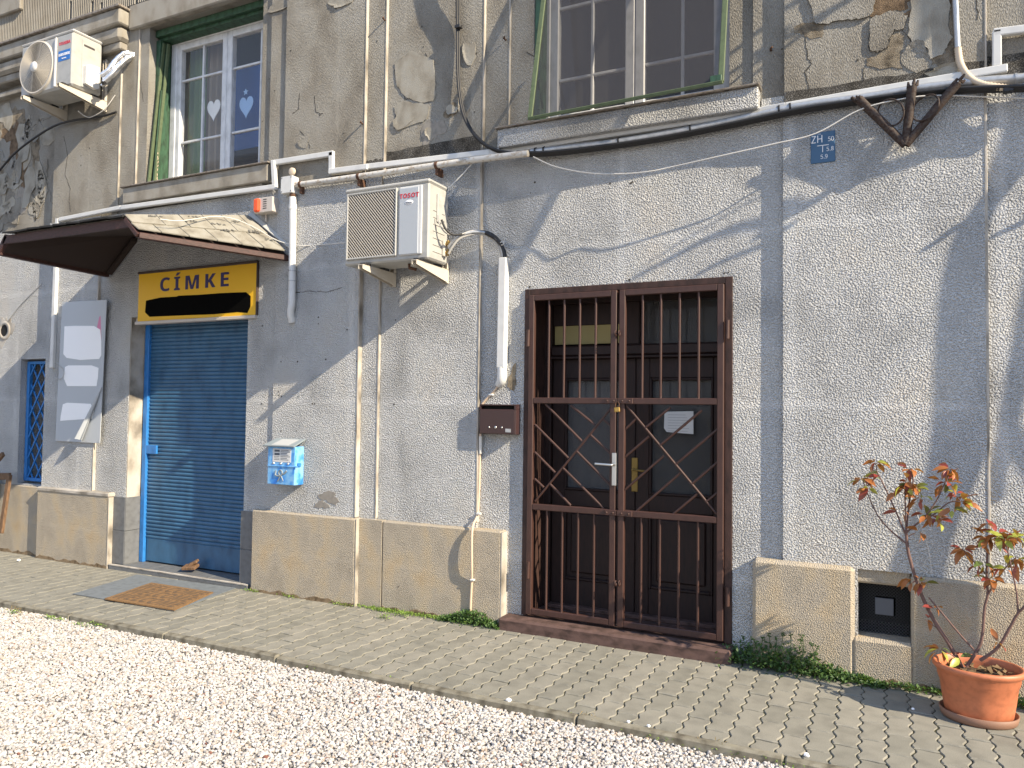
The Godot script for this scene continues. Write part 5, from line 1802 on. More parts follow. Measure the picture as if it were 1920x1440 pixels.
	bx(st, x0 + 0.585, x0 + 0.76, y1 - 0.285, y1 - 0.185, zf - 0.001, zf + 0.002)
	part(a, "sticker", st, mats.logo_blue)
	text(a, "sticker_lettering", "DAISEIKAI", 0.026, Vector3(x0 + 0.672, y1 - 0.225, zf + 0.003), mats.print_white, Basis.IDENTITY.scaled(Vector3(0.95, 1, 1)), 800)
	text(a, "sticker_lettering", "inverter", 0.012, Vector3(x0 + 0.672, y1 - 0.262, zf + 0.003), mats.print_white)
	st = B()
	bx(st, x1, x1 + 0.006, y0 + 0.02, y1 - 0.06, zb + 0.02, zf - 0.09, 0.003)
	part(a, "side_panel", st, mats.aircon_white)
	st = B()
	bx(st, x1 + 0.004, x1 + 0.008, y1 - 0.125, y1 - 0.105, zb + 0.09, zb + 0.2, 0.001)
	part(a, "grip_recess", st, mats.fan_dark)
	st = B()
	var pr := PackedVector2Array([Vector2(-0.16, 0.02), Vector2(-0.13, 0.0), Vector2(-0.02, 0.02), Vector2(-0.02, 0.19), Vector2(-0.06, 0.22), Vector2(-0.16, 0.23)])
	prism(st, pr, 0.0, 0.045, Transform3D(Basis(Vector3(0, 0, 1), Vector3(0, 1, 0), Vector3(-1, 0, 0)), Vector3(x1 + 0.05, y0 + 0.03, zf - 0.085)))
	part(a, "valve_cover", st, mats.white_plastic)
	bracket("white steel bracket under the hub side of the upper left air conditioner", -7.54, y0 - 0.022, 0.076, 0.45, 0.12, "brackets of the upper air conditioner")
	bracket("white steel bracket under the valve side of the upper left air conditioner", -6.93, y0 - 0.022, 0.076, 0.49, 0.42, "brackets of the upper air conditioner")
	h = thing("foil_pipe_bundle", "crumpled foil wrapped pipes running from upper air conditioner into the wall", "pipes", Vector3(-6.715, 4.869, 0.120))
	for k in 5:
		var off := Vector3(rng.randf_range(-0.02, 0.02), 0.025 * (k - 2), rng.randf_range(-0.015, 0.02))
		st = B()
		var path := curve([Vector3(-6.720, 4.684, 0.280) + off * 1.2, Vector3(-6.670, 4.748, 0.240) + off, Vector3(-6.635, 4.851, 0.190) + off * 1.3, Vector3(-6.596, 4.937, 0.130) + off, Vector3(-6.575, 4.979, 0.060) + off * 0.3], 5)
		var rad := []
		for i in path.size(): rad.append(0.018 + rng.randf_range(-0.004, 0.005))
		tube(st, path, rad, 7)
		part(h, "foil_pipe", st, mats.foil)
	st = B()
	tube(st, [Vector3(-6.699, 4.636, 0.260), Vector3(-6.695, 4.659, 0.280)], 0.022, 8)
	part(h, "pipe_end", st, mats.black_rubber)
	st = B()
	tube(st, curve([Vector3(-6.775, 4.610, 0.090), Vector3(-6.885, 4.474, 0.120), Vector3(-7.046, 4.418, 0.140), Vector3(-7.115, 4.427, 0.160), Vector3(-7.173, 4.476, 0.200)], 6), 0.0045, 6)
	solo("drain_hose", "thin white hose looped under the upper left air conditioner", "hose", st, mats.wire_white)
	st = B()
	tube(st, curve([Vector3(-6.751, 4.436, 0.090), Vector3(-6.958, 4.423, 0.100), Vector3(-7.364, 4.437, 0.120), Vector3(-7.678, 4.425, 0.120), Vector3(-8.027, 4.337, 0.120), Vector3(-8.342, 4.221, 0.120), Vector3(-8.663, 4.031, 0.120), Vector3(-9.143, 3.791, 0.120)], 6), 0.011, 8)
	solo("black_cable", "dark cable sagging from the upper left air conditioner out past the corner", "cable", st, mats.black_rubber)


# ---------------------------------------------------------------- boxes and signs on the wall
func build_wall_fittings() -> void:
	# junction box
	var j := thing("junction_box", "white square junction box with disc cap where the pipes meet above the canopy", "junction box", Vector3(-4.497, 3.450, 0.095))
	var c := Vector3(-4.477, 3.423, 0.168)
	var st := B()
	cb(st, Vector3(c.x, c.y, 0.125), Vector3(0.128, 0.145, 0.08), 0.006)
	part(j, "box_body", st, mats.white_plastic)
	st = B()
	cb(st, Vector3(c.x, c.y, 0.166), Vector3(0.122, 0.14, 0.006), 0.002)
	part(j, "box_cover", st, mats.white_plastic)
	for s in [[-1, -1], [1, -1], [-1, 1], [1, 1]]:
		st = B()
		lathe(st, Vector3(c.x + s[0] * 0.05, c.y + s[1] * 0.058, 0.1695), [Vector2(0, 0.0012), Vector2(0.006, 0.001)], 8, Basis(Vector3.RIGHT, Vector3.BACK, Vector3.DOWN))
		part(j, "screw", st, mats.logo_grey)
	st = B()
	lathe(st, Vector3(-4.472, 3.550, 0.100), [Vector2(0.0, 0.022), Vector2(0.022, 0.022), Vector2(0.031, 0.018), Vector2(0.032, 0.0)], 20, Basis(Vector3.RIGHT, Vector3.BACK, Vector3.DOWN))
	part(j, "disc_cap", st, mats.hose_beige)
	# downpipe under it
	var d := thing("conduit_pipe", "white vertical plastic pipe below the junction box ending in a bent mouth", "pipe", Vector3(-4.430, 2.287, 0.120))
	st = B()
	tube(st, curve([Vector3(-4.439, 3.320, 0.130), Vector3(-4.432, 3.094, 0.130), Vector3(-4.428, 2.733, 0.130), Vector3(-4.425, 2.442, 0.130), Vector3(-4.439, 2.354, 0.125), Vector3(-4.442, 2.271, 0.100)], 6), 0.030, 14)
	part(d, "pipe", st, mats.white_plastic)
	for y in [388, 508, 527]:
		st = B()
		var q := Vector3(-4.436, 3.238, 0.130) if y == 388 else (Vector3(-4.427, 2.697, 0.130) if y == 508 else Vector3(-4.424, 2.612, 0.130))
		tube(st, [q + Vector3(0, -0.022 if y == 388 else -0.004, 0), q + Vector3(0, 0.022 if y == 388 else 0.004, 0)], 0.034, 14)
		part(d, "collar", st, mats.white_plastic if y == 388 else mats.zinc)
	st = B()
	tube(st, [Vector3(-4.440, 3.347, 0.130), Vector3(-4.438, 3.284, 0.130)], 0.026, 12)
	part(d, "rusty_ring", st, mats.rust)
	# alarm siren
	var s := thing("alarm_siren", "white alarm siren box with orange light above the right end of the canopy", "alarm", Vector3(-4.806, 3.304, 0.080))
	var x0 := -4.839
	var x1 := -4.628
	var y0 := 3.215
	var y1 := 3.344
	st = B()
	bx(st, x0, x1, y0, y1, 0.08, 0.165, 0.005)
	part(s, "box_body", st, mats.siren_white)
	for k in 5:
		st = B()
		bx(st, x0 + 0.105, x0 + 0.145, y0 + 0.03 + 0.019 * k, y0 + 0.037 + 0.019 * k, 0.163, 0.1665)
		part(s, "sound_slot", st, mats.fan_dark)
	st = B()
	cb(st, Vector3(x0 + 0.042, (y0 + y1) / 2, 0.172), Vector3(0.062, 0.115, 0.035), 0.012)
	part(s, "lamp_cover", st, mats.siren_red)
	st = B()
	bx(st, x0 + 0.07, x0 + 0.082, y0 - 0.06, y0, 0.09, 0.10)
	part(s, "bracket_pin", st, mats.siren_white)
	# blue post and meter box
	var b := thing("letter_box", "weathered light blue metal letter box with grey lid right of the shutter", "letter box", Vector3(-4.39, 0.93, 0.095))
	x0 = -4.578
	x1 = -4.288
	y0 = 0.922
	y1 = 1.235
	st = B()
	bx(st, x0, x1, y0, y1, 0.095, 0.205, 0.004)
	part(b, "box_body", st, mats.box_blue)
	st = B()
	slab(st, [Vector3(x0 - 0.03, y1 + 0.005, 0.235), Vector3(x1 + 0.012, y1 + 0.005, 0.235), Vector3(x1 + 0.012, y1 + 0.062, 0.096), Vector3(x0 - 0.01, y1 + 0.062, 0.096)], Vector3(0, 0.008, 0.003))
	part(b, "box_lid", st, mats.box_lid)
	st = B()
	slab(st, [Vector3(x0 + 0.05, y1 + 0.012, 0.222), Vector3(x1 - 0.06, y1 + 0.012, 0.222), Vector3(x1 - 0.04, y1 + 0.056, 0.115), Vector3(x0 + 0.07, y1 + 0.056, 0.115)], Vector3(0, 0.002, 0.001))
	part(b, "lid_sticker", st, mats.old_sticker)
	st = B()
	bx(st, x0 + 0.055, x0 + 0.25, y0 + 0.185, y0 + 0.295, 0.205, 0.207)
	part(b, "label_plate", st, mats.paper)
	st = B()
	bx(st, x0 + 0.075, x0 + 0.13, y0 + 0.268, y0 + 0.285, 0.2065, 0.2078)
	bx(st, x0 + 0.075, x0 + 0.13, y0 + 0.24, y0 + 0.258, 0.2065, 0.2078)
	for k in 7:
		bx(st, x0 + 0.14, x0 + 0.225 + 0.018 * sin(k * 2.1), y0 + 0.28 - 0.013 * k, y0 + 0.285 - 0.013 * k, 0.2065, 0.2078)
		if k > 3: bx(st, x0 + 0.07, x0 + 0.13, y0 + 0.28 - 0.013 * k, y0 + 0.284 - 0.013 * k, 0.2065, 0.2078)
	part(b, "print", st, mats.ink)
	for k in 3:
		st = B()
		lathe(st, Vector3(x0 + 0.065 + 0.078 * k, y0 + 0.173, 0.206), [Vector2(0, 0.008), Vector2(0.009, 0.006), Vector2(0.011, 0)], 10, Basis(Vector3.RIGHT, Vector3.BACK, Vector3.DOWN))
		part(b, "rivet", st, mats.chrome)
	st = B()
	bx(st, x0 + 0.004, x1 + 0.03, y0 + 0.147, y0 + 0.157, 0.200, 0.212, 0.002)
	part(b, "latch_bar", st, mats.box_blue)
	st = B()
	cb(st, Vector3(x1 + 0.006, y0 + 0.165, 0.16), Vector3(0.014, 0.03, 0.035), 0.003)
	part(b, "latch", st, mats.frame_blue)
	st = B()
	var hc := Vector3(x0 + 0.145, y0 + 0.085, 0.208)
	var ring := []
	for k in 13: ring.append(hc + Vector3(cos(TAU * k / 12) * 0.019, sin(TAU * k / 12) * 0.022 + 0.012, 0))
	tube(st, ring, 0.006, 6, false)
	tube(st, [hc + Vector3(0.0, -0.012, 0), hc + Vector3(-0.025, -0.015, 0), hc + Vector3(-0.055, -0.008, 0), hc + Vector3(-0.05, 0.03, 0)], [0.005, 0.007, 0.008, 0.005], 6)
	tube(st, [hc + Vector3(0.02, 0.0, 0), hc + Vector3(0.045, 0.01, 0), hc + Vector3(0.065, 0.032, 0)], [0.006, 0.007, 0.008], 6)
	tube(st, [hc + Vector3(0.0, -0.01, 0), hc + Vector3(-0.022, -0.05, 0), hc + Vector3(-0.035, -0.06, 0)], [0.005, 0.006, 0.003], 6)
	tube(st, [hc + Vector3(0.003, -0.01, 0), hc + Vector3(0.022, -0.04, 0), hc + Vector3(0.03, -0.055, 0)], [0.005, 0.006, 0.003], 6)
	part(b, "post_horn", st, mats.box_lid)
	# brown mailbox
	var m := thing("mailbox", "small dark brown metal mailbox on the wall beside the barred gate", "mailbox", Vector3(-2.50, 1.375, 0.0))
	x0 = -2.662
	x1 = -2.362
	y0 = 1.380
	y1 = 1.598
	st = B()
	bx(st, x0, x1, y0, y1 - 0.036, 0.0, 0.074, 0.003)
	bx(st, x0, x1, y1 - 0.010, y1, 0.0, 0.075, 0.002)
	bx(st, x0, x0 + 0.014, y1 - 0.036, y1 - 0.010, 0.0, 0.075)
	bx(st, x1 - 0.014, x1, y1 - 0.036, y1 - 0.010, 0.0, 0.075)
	part(m, "box_body", st, mats.mailbox_brown)
	st = B()
	bx(st, x0 + 0.012, x1 - 0.012, y1 - 0.037, y1 - 0.009, 0.0, 0.03)
	part(m, "letter_slot", st, mats.vent_hole)
	st = B()
	bx(st, x0 + 0.008, x1 - 0.010, y0 + 0.005, y1 - 0.040, 0.074, 0.078, 0.002)
	part(m, "flap", st, mats.mailbox_brown)
	for k in 3:
		st = B()
		lathe(st, Vector3(x0 + 0.085 + 0.052 * k, y0 + 0.05, 0.078), [Vector2(0, 0.003), Vector2(0.009 if k == 1 else 0.006, 0.002), Vector2(0.010 if k == 1 else 0.007, 0)], 10, Basis(Vector3.RIGHT, Vector3.BACK, Vector3.DOWN))
		part(m, "rivet", st, mats.chrome)
	st = B()
	bx(st, x0 + 0.218, x0 + 0.262, y0 + 0.016, y0 + 0.042, 0.078, 0.0795, 0.001)
	part(m, "maker_plate", st, mats.zinc)
	# blue water mains plate
	var p := thing("utility_plate", "small blue plate with white figures marking a hydrant high on the right wall", "plate", Vector3(-0.313, 3.193, 0.030))
	x0 = -0.386
	x1 = -0.246
	y0 = 3.096
	y1 = 3.288
	st = B()
	bx(st, x0, x1, y0, y1, 0.03, 0.036, 0.003)
	part(p, "plate", st, mats.sign_blue)
	for t in [["ZH", 0.046, 1532, 262], ["50", 0.028, 1558, 260], ["5.8", 0.026, 1556.5, 278.5], ["5.9", 0.026, 1545, 293.5], ["v a", 0.010, 1536, 251]]:
		var q := Vector3.ZERO
		if t[0] == "ZH": q = Vector3(-0.349, 3.244, 0.037)
		elif t[0] == "50": q = Vector3(-0.270, 3.238, 0.037)
		elif t[0] == "5.8": q = Vector3(-0.275, 3.177, 0.037)
		elif t[0] == "5.9": q = Vector3(-0.309, 3.133, 0.037)
		else: q = Vector3(-0.337, 3.277, 0.037)
		text(p, "figures", t[0], t[1], q, mats.print_white, Basis.IDENTITY.scaled(Vector3(0.9, 1, 1)), 500, 0.001)
	st = B()
	var tl := Vector3(-0.349, 3.203, 0.037)
	var tr := Vector3(-0.282, 3.203, 0.037)
	var tm := Vector3(-0.317, 3.203, 0.037)
	bar(st, tl, tr, 0.004, 0.001)
	bar(st, tm, tm + Vector3(0, -0.042, 0), 0.004, 0.001)
	part(p, "tee_mark", st, mats.print_white)
	# rusty three armed bracket
	var v := thing("flag_holder", "rusty three armed pipe holder with rings jutting from the right wall", "flag holder", Vector3(0.134, 3.130, 0.050))
	var tip := Vector3(0.133, 3.125, 0.085)
	for e in [Vector3(-0.111, 3.422, 0.115), Vector3(0.166, 3.449, 0.125), Vector3(0.393, 3.431, 0.115)]:
		st = B()
		tube(st, [tip, e], [0.024, 0.026], 10, false)
		part(v, "arm", st, mats.rusted_pipe)
		st = B()
		var dir: Vector3 = (e - tip).normalized()
		for k in 5:
			var o := Vector3(cos(TAU * k / 5), 0.2 * sin(k * 2.0), sin(TAU * k / 5)) * 0.024
			tube(st, [e + o * 0.9, e + o * 1.15 + dir * rng.randf_range(0.012, 0.04)], [0.012, 0.006], 5)
		part(v, "torn_rim", st, mats.rusted_pipe)
	for e in [[Vector3(0.056, 3.318, 0.115), 0.080, 0.55], [Vector3(0.233, 3.317, 0.115), 0.080, -0.55]]:
		st = B()
		var pts := []
		for k in 21:
			var an := TAU * k / 20
			pts.append(e[0] + Basis(Vector3.BACK, e[2]) * Vector3(cos(an) * e[1] * 0.78, sin(an) * e[1], 0.3 * cos(an) * e[1]))
		tube(st, pts, 0.0055, 6, false)
		part(v, "ring", st, mats.rusted_pipe)
	# hole with a plaster collar at the far left
	var vh := thing("wall_vent_pipe", "round black vent hole in a rough plaster collar at the far left", "vent", Vector3(-8.504, 2.345, 0.050))
	st = B()
	lathe(st, Vector3(-8.504, 2.345, 0.050), [Vector2(0.105, 0.0), Vector2(0.095, 0.01), Vector2(0.066, 0.012), Vector2(0.062, -0.03)], 24, Basis(Vector3.RIGHT, Vector3.BACK, Vector3.DOWN))
	part(vh, "collar", st, mats.smooth_paint)
	st = B()
	lathe(st, Vector3(-8.504, 2.345, 0.050), [Vector2(0.0, 0.003), Vector2(0.066, 0.003)], 24, Basis(Vector3.RIGHT, Vector3.BACK, Vector3.DOWN))
	part(vh, "mouth", st, mats.vent_hole)


# ---------------------------------------------------------------- trunking, pipes, cables
func trunk(parent: Node3D, p: Vector3, q: Vector3, w := 0.045, d := 0.032) -> void:
	var st := B()
	bar(st, p, q, w, d, Vector3(0, 0, 1), 0.003)
	part(parent, "duct", st, mats.white_plastic)
	st = B()
	bar(st, p.lerp(q, 0.004) + Vector3(0, 0, d / 2), p.lerp(q, 0.996) + Vector3(0, 0, d / 2), w - 0.010, 0.003, Vector3(0, 0, 1), 0.001)
	part(parent, "duct_cover", st, mats.white_plastic)


func build_conduits() -> void:
	# white trunking, left
	var t := thing("cable_trunking", "white cable trunking running down left of the canopy and along under the left window", "cable trunking", Vector3(-7.542, 3.476, 0.110))
	trunk(t, Vector3(-7.567, 3.456, 0.110), Vector3(-7.582, 1.926, 0.110), 0.05)
	trunk(t, Vector3(-7.532, 3.442, 0.110), Vector3(-6.604, 3.467, 0.110), 0.04)
	trunk(t, Vector3(-6.597, 3.462, 0.115), Vector3(-4.632, 3.437, 0.115), 0.042)
	trunk(t, Vector3(-4.652, 3.413, 0.112), Vector3(-4.678, 3.665, 0.112), 0.042)
	t = thing("cable_trunking", "white cable trunking stepping from the left sill along under the right window", "cable trunking", Vector3(-4.679, 3.652, 0.110))
	trunk(t, Vector3(-4.707, 3.654, 0.100), Vector3(-4.038, 3.646, 0.100))
	trunk(t, Vector3(-4.061, 3.657, 0.100), Vector3(-4.056, 3.488, 0.100))
	trunk(t, Vector3(-4.075, 3.498, 0.105), Vector3(-3.687, 3.488, 0.105))
	trunk(t, Vector3(-3.699, 3.494, 0.090), Vector3(-2.603, 3.467, 0.062))
	trunk(t, Vector3(-2.603, 3.467, 0.062), Vector3(-2.442, 3.475, 0.030))
	trunk(t, Vector3(-2.442, 3.475, 0.030), Vector3(-0.690, 3.477, 0.030))
	trunk(t, Vector3(-0.690, 3.477, 0.030), Vector3(-0.531, 3.474, 0.050))
	trunk(t, Vector3(-0.531, 3.474, 0.050), Vector3(0.640, 3.497, 0.050))
	t = thing("cable_trunking", "white cable trunking turning up at the top right corner", "cable trunking", Vector3(0.592, 3.539, 0.030))
	trunk(t, Vector3(0.592, 3.526, 0.030), Vector3(0.593, 3.728, 0.030))
	trunk(t, Vector3(0.576, 3.718, 0.030), Vector3(0.893, 3.697, 0.030))
	t = thing("cable_trunking", "white vertical pipe duct with rounded foot left of the barred gate", "cable trunking", Vector3(-2.507, 1.748, 0.000))
	trunk(t, Vector3(-2.494, 2.675, 0.035), Vector3(-2.500, 1.864, 0.035), 0.062, 0.06)
	var st := B()
	tube(st, curve([Vector3(-2.500, 1.872, 0.035), Vector3(-2.497, 1.817, 0.035), Vector3(-2.506, 1.771, 0.030), Vector3(-2.539, 1.740, 0.015)], 5), [0.036, 0.036, 0.037, 0.037, 0.037, 0.038, 0.038, 0.038, 0.038, 0.037, 0.036, 0.034, 0.032, 0.03, 0.028, 0.026], 12)
	part(t, "rounded_foot", st, mats.white_plastic)
	# steel pipe with rusty clamps
	t = thing("steel_pipe", "white painted steel pipe with rusty clamps running right from the junction box", "pipe", Vector3(-3.608, 3.394, 0.140))
	st = B()
	tube(st, curve([Vector3(-4.401, 3.424, 0.130), Vector3(-4.344, 3.419, 0.130), Vector3(-3.756, 3.411, 0.130), Vector3(-3.032, 3.407, 0.130), Vector3(-2.597, 3.402, 0.130), Vector3(-2.265, 3.392, 0.130)], 5), 0.024, 12)
	part(t, "pipe", st, mats.steel_pipe)
	for q in [Vector3(-4.355, 3.419, 0.130), Vector3(-3.756, 3.411, 0.130), Vector3(-3.027, 3.407, 0.130)]:
		st = B()
		var dir := (Vector3(-3.027, 3.407, 0.130) - Vector3(-3.756, 3.411, 0.130)).normalized()
		tube(st, [q - dir * 0.012, q + dir * 0.012], 0.028, 12)
		bx(st, q.x - 0.012, q.x + 0.012, q.y - 0.075, q.y - 0.015, 0.05, 0.135, 0.003)
		part(t, "clamp", st, mats.rust)
	t = thing("metal_pipe", "dull metal pipe running under the right window on past the flag holder", "pipe", Vector3(-1.103, 3.416, 0.060))
	st = B()
	tube(st, curve([Vector3(-2.274, 3.424, 0.055), Vector3(-1.928, 3.414, 0.055), Vector3(-1.626, 3.406, 0.055), Vector3(-1.121, 3.417, 0.055), Vector3(-0.464, 3.461, 0.055), Vector3(-0.089, 3.452, 0.060), Vector3(0.166, 3.456, 0.060), Vector3(0.416, 3.449, 0.060), Vector3(0.715, 3.425, 0.060), Vector3(0.908, 3.419, 0.060)], 5), 0.026, 12)
	part(t, "pipe", st, mats.zinc)
	for q in [Vector3(-1.611, 3.406, 0.055), Vector3(-1.121, 3.417, 0.055), Vector3(-2.236, 3.423, 0.055), Vector3(-2.169, 3.421, 0.055), Vector3(-0.568, 3.455, 0.055), Vector3(-0.502, 3.459, 0.055), Vector3(0.678, 3.426, 0.060)]:
		st = B()
		tube(st, [q - Vector3(0.006, 0, 0), q + Vector3(0.006, 0.001, 0)], 0.031, 12)
		part(t, "strap", st, mats.black_rubber if q.x < 0.2 else mats.zinc)
	# black cables coming down and along
	t = thing("cable_bundle", "thick black cables dropping between the windows and running along under the pipe", "cable", Vector3(-2.237, 3.389, 0.100))
	for k in 4:
		st = B()
		var o := Vector3(0.010 * (k % 2), 0.004 * k, 0.011 * k)
		var along := [Vector3(-2.895, 5.169, 0.095) + o, Vector3(-2.900, 4.847, 0.078) + o, Vector3(-2.902, 4.690, 0.062) + o, Vector3(-2.906, 4.482, 0.045) + o, Vector3(-2.902, 4.282, 0.045) + o, Vector3(-2.880, 3.985, 0.055) + o, Vector3(-2.821, 3.756, 0.070) + o, Vector3(-2.719, 3.592, 0.075) + o, Vector3(-2.574, 3.479, 0.075) + o, Vector3(-2.378, 3.414, 0.070) + o, Vector3(-2.129, 3.383, 0.060) + o, Vector3(-1.733, 3.375, 0.045) + o, Vector3(-1.285, 3.378, 0.040) + o, Vector3(-0.767, 3.406, 0.040) + o, Vector3(-0.446, 3.421, 0.055) + o, Vector3(-0.144, 3.419, 0.060) + o, Vector3(0.141, 3.413, 0.060) + o, Vector3(0.410, 3.396, 0.060) + o, Vector3(0.710, 3.342, 0.090) + o, Vector3(0.902, 3.315, 0.090) + o]
		if k == 3: along = along.slice(9)
		tube(st, curve(along, 4), 0.0098, 8)
		part(t, "cable", st, mats.black_rubber)
	for q in [Vector3(-2.899, 4.474, 0.060), Vector3(0.626, 3.354, 0.090)]:
		st = B()
		cb(st, q + Vector3(0.01, 0, 0.01), Vector3(0.05, 0.028, 0.04), 0.004)
		part(t, "clip", st, mats.black_rubber)
	# corrugated hose, top right
	t = thing("flexible_hose", "beige corrugated hose bending down to the black cables at the top right", "hose", Vector3(0.412, 3.565, 0.050))
	st = B()
	tube(st, [Vector3(0.389, 4.067, 0.050), Vector3(0.391, 3.942, 0.050), Vector3(0.402, 3.653, 0.050)], 0.016, 10)
	part(t, "upper_pipe", st, mats.zinc)
	st = B()
	var path := curve([Vector3(0.402, 3.659, 0.050), Vector3(0.414, 3.562, 0.055), Vector3(0.457, 3.468, 0.070), Vector3(0.522, 3.411, 0.085), Vector3(0.630, 3.367, 0.100)], 14)
	var rad := []
	for i in path.size(): rad.append(0.0205 if i % 2 == 0 else 0.0165)
	tube(st, path, rad, 10)
	part(t, "corrugated_hose", st, mats.hose_beige)
	# thin wires
	for w in [[[Vector3(-2.237, 3.374, 0.100), Vector3(-2.057, 3.272, 0.130), Vector3(-1.812, 3.191, 0.145), Vector3(-1.582, 3.153, 0.150), Vector3(-1.374, 3.136, 0.170), Vector3(-1.219, 3.152, 0.155), Vector3(-0.943, 3.173, 0.170), Vector3(-0.591, 3.212, 0.155), Vector3(-0.348, 3.247, 0.140), Vector3(-0.108, 3.357, 0.125), Vector3(0.111, 3.386, 0.120), Vector3(0.302, 3.386, 0.090), Vector3(0.617, 3.339, 0.040), Vector3(0.887, 3.284, 0.040)], 0.0045, "wire_white", "thin pale wire sagging across the wall above the barred gate", "wire"],
			[[Vector3(-2.898, 3.212, 0.160), Vector3(-2.804, 3.316, 0.120), Vector3(-2.716, 3.407, 0.100), Vector3(-2.649, 3.426, 0.100)], 0.0045, "wire_white", "short thin wire from the lower air conditioner lid up to the pipe", "wire"],
			[[Vector3(-4.936, 2.977, 1.020), Vector3(-4.894, 2.998, 0.860), Vector3(-4.947, 3.121, 0.500), Vector3(-4.854, 3.123, 0.360), Vector3(-4.733, 3.061, 0.240), Vector3(-4.570, 2.960, 0.160), Vector3(-4.373, 2.910, 0.120), Vector3(-4.163, 2.901, 0.100), Vector3(-3.741, 2.842, 0.300)], 0.004, "wire_white", "thin white wire lying over the canopy shingles to the air conditioner", "wire"],
			[[Vector3(-8.445, 2.440, 0.060), Vector3(-8.213, 2.618, 0.060), Vector3(-7.881, 2.814, 0.060)], 0.004, "wire_grey", "thin grey wire slanting up from the round vent hole", "wire"],
			[[Vector3(0.178, 1.008, 0.050), Vector3(0.223, 0.854, 0.045), Vector3(0.244, 0.766, 0.050), Vector3(0.254, 0.661, 0.050)], 0.002, "wire_white", "dry straw stalk hanging on the wall behind the potted plant", "stalk"],
			[[Vector3(-7.527, 1.974, 0.120), Vector3(-7.399, 1.923, 0.130), Vector3(-7.362, 1.858, 0.130), Vector3(-7.426, 1.811, 0.125), Vector3(-7.511, 1.838, 0.120), Vector3(-7.524, 1.925, 0.120)], 0.0035, "wire_grey", "loop of thin grey wire at the foot of the left trunking", "wire"]]:
		st = B()
		tube(st, curve(w[0], 6), w[1], 6)
		solo("thin_wire" if w[4] == "wire" else "straw_stalk", w[3], w[4], st, mats[w[2]])
	# beige cable down the plinth
	t = thing("beige_cable", "beige cable clipped down the wall edge below the brown mailbox", "cable", Vector3(-2.690, 0.112, 0.100))
	st = B()
	tube(st, curve([Vector3(-2.519, 1.756, 0.020), Vector3(-2.580, 1.689, 0.012), Vector3(-2.668, 1.602, 0.012), Vector3(-2.680, 1.530, 0.020), Vector3(-2.673, 1.372, 0.030), Vector3(-2.683, 1.233, 0.015), Vector3(-2.689, 0.956, 0.012), Vector3(-2.690, 0.781, 0.030), Vector3(-2.687, 0.712, 0.100), Vector3(-2.682, 0.619, 0.125), Vector3(-2.679, 0.427, 0.125), Vector3(-2.689, 0.314, 0.104), Vector3(-2.696, 0.189, 0.100), Vector3(-2.699, 0.088, 0.100)], 5), 0.0095, 8)
	part(t, "cable", st, mats.cable_beige)
	for q in [Vector3(-2.679, 0.790, 0.035), Vector3(-2.686, 0.318, 0.105), Vector3(-2.602, 1.669, 0.012)]:
		st = B()
		cb(st, q + Vector3(0.004, 0, 0.0), Vector3(0.034, 0.014, 0.026), 0.003)
		part(t, "clip", st, mats.white_plastic)
	st = B()
	tube(st, curve([Vector3(-2.672, 1.360, 0.030), Vector3(-2.676, 1.233, 0.020)], 8), 0.013, 10)
	part(t, "ribbed_sleeve", st, mats.wire_white)


